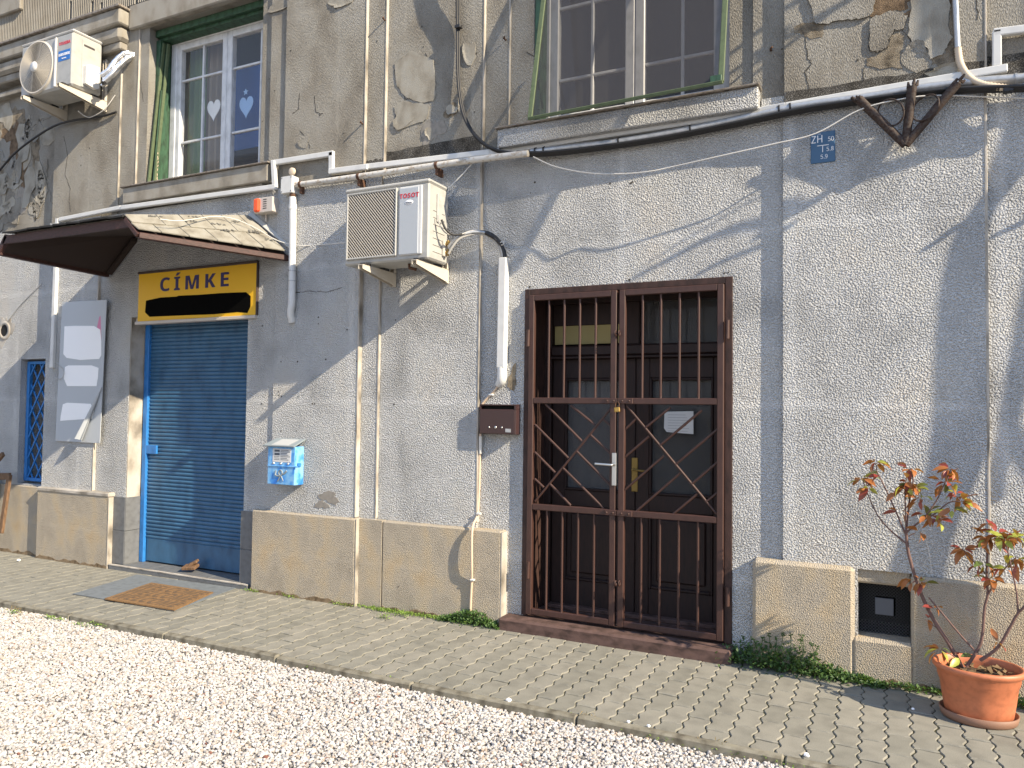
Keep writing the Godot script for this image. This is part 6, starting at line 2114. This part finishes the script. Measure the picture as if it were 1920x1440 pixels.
# ---------------------------------------------------------------- notice board, grilled window, timber at the left
func build_board_and_grille() -> void:
	var b := thing("notice_board", "tall grey white board with a curled lower corner left of the shutter", "board", Vector3(-7.159, 1.180, 0.100))
	var st := B()
	var tl := Vector3(-7.454, 2.591, 0.112)
	var tr := Vector3(-6.778, 2.581, 0.112)
	var bl := Vector3(-7.494, 1.189, 0.112)
	var br := Vector3(-6.816, 1.186, 0.112)
	slab(st, [tl, tr, br, bl], Vector3(0, 0, 0.006))
	part(b, "board_panel", st, mats.board_white)
	st = B()
	st.set_smooth_group(0)
	var n := 10
	var e0 := bl.lerp(br, 0.98) + Vector3(0, 0.01, 0.003)
	for i in n:
		var q := []
		for k in [[0, 0], [1, 0], [1, 1], [0, 1]]:
			var an: float = 2.6 * (i + k[0]) / n
			var cone: float = 0.045 * (1.0 - 0.85 * k[1])
			var base: Vector3 = (bl.lerp(br, 0.55)).lerp(tr.lerp(br, 0.62), k[1])
			q.append(base + Vector3(cone * sin(an) * 1.4 + 0.02 * (1.0 - k[1]), 0.012 + cone * 0.3 * (1 - cos(an)), 0.003 + cone * (1 - cos(an))))
		face(st, q, Vector3.BACK)
	part(b, "curled_film", st, mats.board_white)
	for p in [[0.03, 0.01], [0.97, 0.01], [0.03, 0.99], [0.97, 0.99]]:
		st = B()
		lathe(st, tl.lerp(tr, p[0]).lerp(bl.lerp(br, p[0]), p[1]), [Vector2(0, 0.004), Vector2(0.006, 0.002)], 8, Basis(Vector3.RIGHT, Vector3.BACK, Vector3.DOWN))
		part(b, "screw", st, mats.chrome)
	var sheets := [["large blank white sheet on the grey board, topmost of the three sheets", [Vector2(-7.404, 2.344), Vector2(-7.263, 2.344), Vector2(-6.954, 2.332), Vector2(-6.857, 2.292), Vector2(-6.836, 2.177), Vector2(-6.830, 2.041), Vector2(-6.860, 2.005), Vector2(-7.148, 2.000), Vector2(-7.355, 2.025), Vector2(-7.407, 2.064), Vector2(-7.405, 2.193)]],
		["blank white sheet on the grey board, middle one of the three sheets", [Vector2(-7.375, 1.934), Vector2(-7.326, 1.949), Vector2(-6.968, 1.944), Vector2(-6.864, 1.917), Vector2(-6.868, 1.839), Vector2(-6.887, 1.740), Vector2(-7.332, 1.741), Vector2(-7.386, 1.816)]],
		["small blank white sheet on the grey board, lowest of the three sheets", [Vector2(-7.390, 1.559), Vector2(-7.324, 1.575), Vector2(-6.966, 1.567), Vector2(-6.915, 1.500), Vector2(-6.935, 1.422), Vector2(-7.423, 1.392), Vector2(-7.417, 1.441)]]]
	for s in sheets:
		st = B()
		var poly := PackedVector2Array()
		for p in s[1]: poly.append(p)
		prism(st, poly, 0.1125, 0.1145)
		solo("blank_sheet", s[0], "sheet", st, mats.sheet_white, "white sheets on the notice board")
	st = B()
	prism(st, PackedVector2Array([Vector2(-6.879, 2.419), Vector2(-6.860, 2.428), Vector2(-6.836, 2.177), Vector2(-6.869, 2.209), Vector2(-6.906, 2.325)]), 0.1121, 0.1124)
	part(b, "pink_print", st, mats.pink)
	# blue grilled window
	var w := thing("window_grille", "blue diamond lattice grille over a narrow dark window at the far left", "grille", Vector3(-7.97, 0.74, 0.0))
	var x0 := -8.19
	var x1 := -7.745
	var y0 := 0.745
	var y1 := 2.01
	st = B()
	bx(st, x0, x0 + 0.042, y0, y1, -0.05, -0.01, 0.003)
	bx(st, x1 - 0.03, x1, y0, y1, -0.05, -0.01, 0.003)
	bx(st, x0 + 0.042, x1 - 0.03, y0, y0 + 0.035, -0.05, -0.011, 0.003)
	bx(st, x0 + 0.042, x1 - 0.03, y1 - 0.03, y1, -0.05, -0.011, 0.003)
	part(w, "grille_frame", st, mats.frame_blue)
	for dirn in [-1.0, 1.0]:
		var c := -1.2
		while c < 1.4:
			var p := []
			var slope: float = 1.55 * dirn
			var xm := (x0 + x1) / 2
			var ym := (y0 + y1) / 2
			for x in [x0 + 0.03, x1 - 0.02]:
				var y: float = ym + c + slope * (x - xm)
				if y >= y0 + 0.02 and y <= y1 - 0.02: p.append(Vector3(x, y, -0.03 + 0.006 * dirn))
			for y in [y0 + 0.02, y1 - 0.02]:
				var x: float = xm + (y - ym - c) / slope
				if x > x0 + 0.03 and x < x1 - 0.02: p.append(Vector3(x, y, -0.03 + 0.006 * dirn))
			if p.size() >= 2 and p[0].distance_to(p[1]) > 0.02:
				st = B()
				bar(st, p[0], p[1], 0.016, 0.010)
				part(w, "lattice_bar", st, mats.frame_blue)
			c += 0.218
	var o := sub(house, "small_window")
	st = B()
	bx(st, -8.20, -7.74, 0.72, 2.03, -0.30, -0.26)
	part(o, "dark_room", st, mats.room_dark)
	st = B()
	cb(st, Vector3(-7.93, 0.83, -0.2), Vector3(0.4, 0.12, 0.1), 0.02)
	cb(st, Vector3(-7.83, 1.05, -0.2), Vector3(0.16, 0.18, 0.08), 0.03)
	part(o, "window_clutter", st, mats.curtain_beige)
	# old timber leaning at the very left edge
	var t := thing("old_door_frame", "old brown wooden frame leaning on the wall at the left edge", "wooden frame", g_at(-8.45, 0.25))
	st = B()
	bar(st, Vector3(-8.155, 0.223, 0.220), Vector3(-8.146, 0.821, 0.160), 0.055, 0.03, Vector3(0, 0, 1), 0.004)
	part(t, "upright", st, mats.old_wood)
	st = B()
	bar(st, Vector3(-8.704, 0.776, 0.150), Vector3(-8.153, 0.803, 0.150), 0.07, 0.03, Vector3(0, 0, 1), 0.004)
	bar(st, Vector3(-8.323, 0.938, 0.200), Vector3(-8.200, 1.037, 0.200), 0.05, 0.03, Vector3(0, 0, 1), 0.004)
	part(t, "crosspiece", st, mats.old_wood)
	st = B()
	bx(st, -9.6, -8.432, 0.0, 0.731, 0.10, 0.125)
	part(t, "back_panel", st, mats.door_wood)


func g_at(x: float, z: float) -> Vector3:
	return Vector3(x, 0, z)


# ---------------------------------------------------------------- doormats
func build_mats() -> void:
	var m := thing("rubber_mat", "large grey rubber mat lying askew before the shutter", "mat", Vector3(-5.468, 0.000, 0.540))
	var st := B()
	slab(st, [Vector3(-5.968, 0.008, 0.916), Vector3(-6.143, 0.008, 0.184), Vector3(-4.970, 0.008, 0.130), Vector3(-4.819, 0.008, 0.892)], Vector3(0, 0.006, 0))
	part(m, "rubber_sheet", st, mats.mat_grey)
	var c := thing("coir_doormat", "worn brown coir doormat with dark WELCOME lettering on the grey mat", "doormat", Vector3(-5.309, 0.000, 0.618))
	var a := Vector3(-5.569, 0.018, 0.924)
	var b := Vector3(-5.722, 0.018, 0.369)
	var d := Vector3(-4.989, 0.018, 0.362)
	var e := Vector3(-4.812, 0.018, 0.896)
	st = B()
	slab(st, [a, b, d, e], Vector3(0, 0.009, 0))
	part(c, "coir", st, mats.coir)
	var right := ((d - b) + (e - a)).normalized()
	var back := ((b - a) + (d - e)).normalized()
	var bs := Basis(right, back, Vector3.UP).orthonormalized()
	var mid := (a + b + d + e) / 4
	for k in 3:
		text(c, "lettering", "WELCOME", 0.095, mid + back * (0.17 * k - 0.17) + right * 0.0 + Vector3(0, 0.001, 0), mats.coir_letter, bs.scaled_local(Vector3(1.1, 1.5, 1)), 800, 0.002)


# ---------------------------------------------------------------- the potted shrub
func leaf_mesh(l: float, w: float, droop: float) -> ArrayMesh:
	var st := B()
	st.set_smooth_group(0)
	var n := 5
	var prof := [0.05, 0.75, 1.0, 0.72, 0.0]
	for i in n - 1:
		for s in [-1.0, 1.0]:
			var q := []
			for k in [[0, 0], [1, 0], [1, 1], [0, 1]]:
				var f: float = float(i + k[1]) / (n - 1)
				var x: float = s * k[0] * w * prof[i + k[1]]
				q.append(Vector3(x, -droop * f * f * l + absf(x) * 0.35, f * l))
			face(st, q, Vector3.UP)
	st.generate_normals()
	return st.commit()


func build_planter() -> void:
	var c := Vector3(0.445, 0.0, 0.375)
	var p := thing("flower_pot", "large terracotta coloured plastic flower pot with rolled rim on a brown saucer", "flower pot", c)
	var st := B()
	lathe(st, c, [Vector2(0.0, 0.012), Vector2(0.148, 0.012), Vector2(0.152, 0.02), Vector2(0.165, 0.10), Vector2(0.176, 0.185), Vector2(0.180, 0.19), Vector2(0.180, 0.197), Vector2(0.184, 0.201), Vector2(0.184, 0.208), Vector2(0.187, 0.212), Vector2(0.189, 0.235), Vector2(0.200, 0.246), Vector2(0.208, 0.255), Vector2(0.211, 0.266), Vector2(0.206, 0.276), Vector2(0.196, 0.279), Vector2(0.188, 0.272), Vector2(0.182, 0.24), Vector2(0.178, 0.20)], 48, Basis.IDENTITY, true, 0.86)
	part(p, "pot_body", st, mats.terracotta)
	st = B()
	lathe(st, c, [Vector2(0.0, 0.004), Vector2(0.165, 0.002), Vector2(0.172, 0.01), Vector2(0.180, 0.045), Vector2(0.174, 0.047), Vector2(0.166, 0.014), Vector2(0.0, 0.012)], 44, Basis.IDENTITY, true, 0.86)
	part(p, "saucer", st, mats.saucer_brown)
	st = B()
	lathe(st, c, [Vector2(0.181, 0.212), Vector2(0.10, 0.225), Vector2(0.0, 0.23)], 24, Basis.IDENTITY, true, 0.86)
	part(p, "soil", st, mats.soil)
	st = B()
	for i in 46:
		var a := rng.randf() * TAU
		var r := 0.15 * sqrt(rng.randf())
		var q := c + Vector3(cos(a) * r, 0.232 + rng.randf() * 0.02, sin(a) * r * 0.85)
		cb(st, q, Vector3(rng.randf_range(0.02, 0.05), 0.003, rng.randf_range(0.012, 0.03)), 0.0, Basis.from_euler(Vector3(rng.randf_range(-0.8, 0.8), rng.randf() * TAU, rng.randf_range(-0.8, 0.8))))
	part(p, "dead_leaves", st, mats.dead_leaf).set_meta("kind", "stuff")
	# shrub: stems traced in space, leaf tufts at the twig ends
	var s := thing("red_leaved_shrub", "spindly red and lime leaved shrub with bare forked stems in the terracotta pot", "shrub", c + Vector3(0, 0.23, 0))
	var stems := [
		[[Vector3(0.379, 0.236, 0.360), Vector3(0.313, 0.360, 0.345), Vector3(0.251, 0.461, 0.335), Vector3(0.196, 0.580, 0.330), Vector3(0.156, 0.704, 0.330), Vector3(0.129, 0.815, 0.330), Vector3(0.119, 0.915, 0.330)], 0.0105, 0.008],
		[[Vector3(0.119, 0.915, 0.330), Vector3(0.125, 0.988, 0.330), Vector3(0.138, 1.103, 0.320), Vector3(0.154, 1.205, 0.320), Vector3(0.139, 1.261, 0.310)], 0.006, 0.003],
		[[Vector3(0.119, 0.915, 0.330), Vector3(0.117, 1.031, 0.340), Vector3(0.114, 1.118, 0.345), Vector3(0.123, 1.249, 0.350)], 0.005, 0.0025],
		[[Vector3(0.114, 0.915, 0.330), Vector3(0.065, 1.043, 0.350), Vector3(0.005, 1.186, 0.360), Vector3(-0.021, 1.243, 0.365), Vector3(-0.028, 1.293, 0.370)], 0.005, 0.0025],
		[[Vector3(0.116, 0.863, 0.330), Vector3(0.039, 0.925, 0.300), Vector3(-0.022, 1.000, 0.280), Vector3(-0.075, 1.123, 0.270), Vector3(-0.094, 1.188, 0.265)], 0.005, 0.0025],
		[[Vector3(0.122, 0.921, 0.330), Vector3(0.177, 0.981, 0.360), Vector3(0.246, 1.031, 0.380), Vector3(0.319, 1.103, 0.400), Vector3(0.374, 1.110, 0.410)], 0.0055, 0.003],
		[[Vector3(0.197, 0.997, 0.365), Vector3(0.260, 1.100, 0.360), Vector3(0.303, 1.202, 0.360), Vector3(0.330, 1.273, 0.360)], 0.0045, 0.0025],
		[[Vector3(0.392, 0.257, 0.380), Vector3(0.448, 0.359, 0.370), Vector3(0.466, 0.428, 0.365), Vector3(0.477, 0.565, 0.360), Vector3(0.491, 0.635, 0.360), Vector3(0.487, 0.730, 0.360), Vector3(0.493, 0.868, 0.360)], 0.0085, 0.0055],
		[[Vector3(0.491, 0.632, 0.360), Vector3(0.527, 0.711, 0.380), Vector3(0.566, 0.785, 0.390), Vector3(0.611, 0.844, 0.400)], 0.0055, 0.003],
		[[Vector3(0.453, 0.302, 0.390), Vector3(0.526, 0.381, 0.410), Vector3(0.575, 0.484, 0.420), Vector3(0.613, 0.571, 0.430), Vector3(0.669, 0.648, 0.450)], 0.009, 0.006],
		[[Vector3(0.613, 0.571, 0.430), Vector3(0.607, 0.676, 0.430), Vector3(0.581, 0.832, 0.420), Vector3(0.562, 0.936, 0.410)], 0.005, 0.003],
		[[Vector3(0.432, 0.342, 0.370), Vector3(0.366, 0.413, 0.360), Vector3(0.282, 0.516, 0.350), Vector3(0.224, 0.585, 0.340)], 0.0055, 0.004],
		[[Vector3(0.480, 0.743, 0.360), Vector3(0.450, 0.776, 0.330), Vector3(0.408, 0.820, 0.320), Vector3(0.382, 0.856, 0.315)], 0.004, 0.002],
		[[Vector3(0.379, 0.247, 0.370), Vector3(0.338, 0.304, 0.400), Vector3(0.277, 0.339, 0.420)], 0.004, 0.002],
		[[Vector3(0.275, 0.420, 0.330), Vector3(0.240, 0.441, 0.340), Vector3(0.207, 0.467, 0.350)], 0.003, 0.0015]]
	for b in stems:
		st = B()
		var path := curve(b[0], 5)
		var rad := []
		for i in path.size(): rad.append(lerpf(b[1], b[2], float(i) / (path.size() - 1)) * rng.randf_range(0.93, 1.08))
		tube(st, path, rad, 7)
		part(s, "stem", st, mats.bark)
	var shapes := [leaf_mesh(0.074, 0.0165, 0.5), leaf_mesh(0.062, 0.0155, 0.2), leaf_mesh(0.052, 0.0145, 0.8), leaf_mesh(0.082, 0.0175, 0.35)]
	# tuft: where, how many, spread, share of lime leaves
	var tufts := [[Vector3(-0.028, 1.298, 0.370), 8, 0.02, 0.35], [Vector3(-0.007, 1.223, 0.360), 4, 0.03, 0.2], [Vector3(-0.103, 1.196, 0.265), 12, 0.035, 0.6], [Vector3(-0.067, 1.145, 0.270), 6, 0.03, 0.4], [Vector3(0.139, 1.261, 0.310), 10, 0.03, 0.3], [Vector3(0.122, 1.191, 0.350), 13, 0.045, 0.35], [Vector3(0.154, 1.162, 0.320), 12, 0.04, 0.3], [Vector3(0.071, 1.145, 0.350), 5, 0.03, 0.1], [Vector3(0.186, 1.108, 0.340), 10, 0.04, 0.25], [Vector3(0.217, 1.028, 0.370), 10, 0.045, 0.35], [Vector3(0.328, 1.279, 0.360), 10, 0.03, 0.3], [Vector3(0.310, 1.202, 0.360), 12, 0.04, 0.3], [Vector3(0.352, 1.150, 0.380), 9, 0.03, 0.5], [Vector3(0.374, 1.110, 0.410), 9, 0.025, 0.5], [Vector3(0.331, 1.067, 0.400), 8, 0.03, 0.6], [Vector3(0.271, 1.005, 0.380), 6, 0.03, 0.3], [Vector3(0.185, 0.928, 0.340), 4, 0.02, 0.0], [Vector3(0.083, 1.030, 0.350), 4, 0.03, 0.3],
		[Vector3(0.151, 0.674, 0.330), 5, 0.03, 0.2], [Vector3(0.197, 0.659, 0.330), 9, 0.035, 0.3], [Vector3(0.250, 0.534, 0.350), 4, 0.02, 0.0], [Vector3(0.220, 0.474, 0.350), 2, 0.01, 0.0], [Vector3(0.494, 0.923, 0.360), 14, 0.035, 0.35], [Vector3(0.530, 0.954, 0.370), 10, 0.04, 0.35], [Vector3(0.562, 0.930, 0.410), 12, 0.035, 0.3], [Vector3(0.617, 0.954, 0.410), 12, 0.04, 0.4], [Vector3(0.387, 0.851, 0.315), 7, 0.02, 0.0], [Vector3(0.476, 0.797, 0.360), 8, 0.04, 0.45], [Vector3(0.510, 0.721, 0.370), 8, 0.03, 0.5], [Vector3(0.565, 0.786, 0.400), 8, 0.04, 0.5], [Vector3(0.616, 0.839, 0.410), 9, 0.04, 0.4], [Vector3(0.270, 0.343, 0.420), 7, 0.03, 0.8], [Vector3(0.362, 0.308, 0.400), 5, 0.04, 0.5], [Vector3(0.530, 0.408, 0.410), 3, 0.01, 0.0], [Vector3(0.494, 1.000, 0.360), 4, 0.015, 0.0]]
	for t in tufts:
		for i in int(t[1] * 1.18):
			var dir := Vector3(rng.randf_range(-1, 1), rng.randf_range(-0.8, 0.45), rng.randf_range(-1, 1)).normalized()
			var at: Vector3 = t[0] + dir * t[2] * rng.randf()
			var bs := Basis.looking_at(-dir, Vector3.UP if absf(dir.y) < 0.95 else Vector3.RIGHT) * Basis(Vector3.BACK, rng.randf_range(-0.9, 0.9))
			var k := rng.randf()
			var m: Material = mats.leaf_red if k < 0.4 else mats.leaf_orange
			if rng.randf() < t[3] * 0.8: m = mats.leaf_lime if rng.randf() < 0.75 else mats.leaf_green
			piece(s, "leaf", shapes[rng.randi() % 4], m, Transform3D(bs.scaled_local(Vector3.ONE * rng.randf_range(0.7, 1.1)), at))


# ---------------------------------------------------------------- weeds and litter
func weed_leaf() -> ArrayMesh:
	var st := B()
	var p := [Vector3(0, 0, 0), Vector3(0.5, 0.12, 0.5), Vector3(0, 0.02, 1.0), Vector3(-0.5, 0.12, 0.5)]
	face(st, [p[0], p[1], p[2]], Vector3.UP)
	face(st, [p[0], p[2], p[3]], Vector3.UP)
	st.generate_normals()
	return st.commit()


func scatter(called: String, label: String, category: String, spots: Array, m: Material, size: float, flat := 0.5, wide := 0.6) -> void:
	var mm := MultiMesh.new()
	mm.transform_format = MultiMesh.TRANSFORM_3D
	mm.mesh = weed_leaf()
	mm.instance_count = spots.size()
	for i in spots.size():
		var s := size * rng.randf_range(0.6, 1.3)
		var bs := Basis.from_euler(Vector3(rng.randf_range(-1.2, flat), rng.randf() * TAU, rng.randf_range(-0.5, 0.5))).scaled_local(Vector3(s * wide, s, s))
		mm.set_instance_transform(i, Transform3D(bs, spots[i]))
	var g := MultiMeshInstance3D.new()
	g.multimesh = mm
	g.material_override = m
	g.name = numbered(called)
	add_child(g)
	tag(g, label, category, "", "stuff")


func build_weeds() -> void:
	# the clump at the foot of the right plinth
	var dark := []
	var mid := []
	for i in 2600:
		var x := rng.randf_range(-0.93, 0.02)
		var f := (x + 0.93) / 0.95
		var tall := 0.17 * sin(PI * clampf(f * 0.9 + 0.12, 0.0, 1.0)) * rng.randf_range(0.3, 1.0) + 0.015
		if f > 0.62: tall *= 0.6
		var z := (0.075 if x > -0.725 else 0.03) + rng.randf() * rng.randf() * 0.17 * (1.0 - 0.45 * f)
		var q := Vector3(x, rng.randf() * tall, z)
		if rng.randf() < 0.6: dark.append(q)
		else: mid.append(q)
	for i in 500:
		var x := rng.randf_range(0.02, 0.9)
		mid.append(Vector3(x, rng.randf() * 0.03, 0.075 + rng.randf() * 0.05))
		if i % 2 == 0: dark.append(Vector3(rng.randf_range(0.62, 1.4), rng.randf() * 0.06, 0.08 + rng.randf() * 0.1))
	scatter("weeds", "dark green weeds crowding the foot of the right plinth below the vent", "weeds", dark, mats.weed_dark, 0.026)
	scatter("weeds", "brighter leaves among the weeds at the foot of the right plinth", "weeds", mid, mats.weed_mid, 0.024)
	# tall stalks with seed heads out of the clump
	var st := B()
	for q in [Vector3(-0.778, 0.170, 0.100), Vector3(-0.714, 0.173, 0.100), Vector3(-0.620, 0.208, 0.100), Vector3(-0.540, 0.223, 0.100), Vector3(-0.498, 0.222, 0.100), Vector3(-0.434, 0.225, 0.100), Vector3(-0.378, 0.182, 0.100), Vector3(-0.345, 0.175, 0.100), Vector3(-0.658, 0.177, 0.100), Vector3(-0.574, 0.189, 0.100), Vector3(-0.443, 0.195, 0.100)]:
		tube(st, curve([Vector3(q.x + rng.randf_range(-0.08, 0.05), 0.02, q.z + 0.02), Vector3(q.x + rng.randf_range(-0.02, 0.02), q.y * 0.6, q.z), q], 4), 0.0022, 5)
		for k in 6:
			cb(st, q + Vector3(rng.randf_range(-0.012, 0.012), rng.randf_range(-0.01, 0.012), rng.randf_range(-0.012, 0.012)), Vector3(0.008, 0.006, 0.008), 0.0, Basis(Vector3.UP, rng.randf()))
	solo("weed_stalks", "thin dry seed stalks standing out of the weeds below the cellar vent", "weed stalks", st, mats.weed_dark, "", "stuff")
	# the tuft at the beige cable and the moss along the middle plinth
	var tuft := []
	for i in 1500:
		var x := rng.randf_range(-2.95, -2.44)
		var h := 0.085 * exp(-pow((x + 2.68) / 0.17, 2)) + 0.012
		tuft.append(Vector3(x, rng.randf() * h, 0.095 + rng.randf() * rng.randf() * 0.09))
	scatter("weeds", "green weed tuft at the foot of the beige cable left of the step", "weeds", tuft, mats.weed_mid, 0.022)
	var moss := []
	for i in 1300:
		var x := rng.randf_range(-3.95, -2.6)
		if rng.randf() < 0.5: x = rng.randf_range(-3.62, -2.9)
		moss.append(Vector3(x, rng.randf() * 0.016, 0.095 + rng.randf() * rng.randf() * 0.07))
	for x in [-4.78, -4.36, -3.83, -3.45]:
		for i in 70: moss.append(Vector3(x + rng.randfn(0, 0.05), rng.randf() * 0.02, 0.135 + absf(rng.randfn(0, 0.02))))
	# small tufts before the step and along the kerb
	for t in [Vector3(-2.344, 0.000, 0.002), Vector3(-2.182, 0.000, -0.040), Vector3(-1.812, 0.000, -0.022), Vector3(-1.765, 0.000, -0.019), Vector3(-1.459, 0.000, 0.044), Vector3(-1.278, 0.000, 0.061), Vector3(-1.224, 0.000, 0.069), Vector3(-1.157, 0.000, 0.057), Vector3(-3.233, 0.000, 0.181), Vector3(-3.321, 0.000, 0.295)]:
		for i in 90: moss.append(t + Vector3(rng.randfn(0, 0.035), rng.randf() * 0.03, rng.randfn(0, 0.012)))
	for t in [Vector3(-5.908, -0.030, 1.407), Vector3(-5.525, -0.030, 1.367), Vector3(-5.457, -0.030, 1.362), Vector3(-5.167, -0.030, 1.363), Vector3(-5.050, -0.030, 1.330), Vector3(-3.125, -0.030, 1.290), Vector3(-2.704, -0.030, 1.266), Vector3(-2.571, -0.030, 1.266), Vector3(-1.541, -0.030, 1.275), Vector3(-1.364, -0.030, 1.275), Vector3(-1.134, -0.030, 1.286), Vector3(-0.968, -0.030, 1.303), Vector3(-0.702, -0.030, 1.295), Vector3(-0.591, -0.030, 1.300), Vector3(-0.426, -0.030, 1.304)]:
		for i in 60: moss.append(t + Vector3(rng.randfn(0, 0.05), rng.randf() * 0.022, absf(rng.randfn(0, 0.02))))
	scatter("moss", "low light green moss and seedlings in the seams of the paving", "moss", moss, mats.weed_light, 0.014)
	var dry := []
	for t in [Vector3(-1.952, 0.000, -0.046), Vector3(-5.938, -0.030, 1.389), Vector3(-0.702, -0.030, 1.295), Vector3(-1.364, -0.030, 1.275), Vector3(-2.395, 0.000, -0.016)]:
		for i in 60: dry.append(t + Vector3(rng.randfn(0, 0.03), rng.randf() * 0.03, rng.randfn(0, 0.015)))
	scatter("dry_grass", "dry brown tufts of grass by the step and the kerb", "dry grass", dry, mats.weed_dry, 0.022, 0.2, 0.25)


func build_litter() -> void:
	var st := B()
	var q := Vector3(-1.175, 0.000, 0.042)
	st.set_smooth_group(0)
	for i in 4:
		for k in 3:
			var p := []
			for e in [[0, 0], [1, 0], [1, 1], [0, 1]]:
				var u: float = (i + e[0]) / 4.0 - 0.5
				var v: float = (k + e[1]) / 3.0 - 0.5
				var wd := 1.0 - 3.0 * u * u
				p.append(q + Vector3(u * 0.085, 0.012 + 0.012 * sin(u * 9.0) + 0.03 * v * v + 0.01 * v, v * 0.045 * wd))
			face(st, p, Vector3.UP)
	solo("dry_leaf", "curled yellow dry leaf lying before the right end of the step", "leaf", st, mats.dry_leaf)
	st = B()
	q = Vector3(-1.542, 0.000, 0.036)
	cb(st, q + Vector3(0, 0.01, 0), Vector3(0.05, 0.006, 0.03), 0.002, Basis.from_euler(Vector3(0.3, 0.5, 0.4)))
	solo("bark_scrap", "small grey scrap of bark lying before the brown step", "scrap", st, mats.curtain_beige)
	var spots := [[Vector3(-1.830, 0.000, -0.026), 0.014, "white pebble lying on the pavers before the brown step"], [Vector3(-2.642, 0.000, 0.055), 0.011, "white pebble lying by the weed tuft below the cable"], [Vector3(-1.795, 0.000, 1.302), 0.014, "white pebble lying on the kerb below the brown step"], [Vector3(-0.310, 0.000, 1.253), 0.013, "white pebble on the pavers near the kerb at bottom right"], [Vector3(-7.696, 0.000, 0.312), 0.016, "white pebble on the pavers at the far left"], [Vector3(-1.142, 0.005, 1.278), 0.009, "small white pebble on the kerb in line with the gate"], [Vector3(-1.038, 0.005, 1.281), 0.009, "small white pebble on the kerb below the yellow leaf"], [Vector3(0.145, 0.000, 0.404), 0.008, "small white pebble on the pavers left of the saucer"]]
	for s in spots:
		var me := mi(pebble_mesh(int(s[1] * 9000)), mats.pebble)
		me.name = numbered("loose_pebble")
		add_child(me)
		me.transform = Transform3D(Basis.IDENTITY.scaled(Vector3.ONE * s[1]), s[0] + Vector3(0, s[1] * 0.6, 0))
		tag(me, s[2], "pebble", "stray white pebbles on the paving")
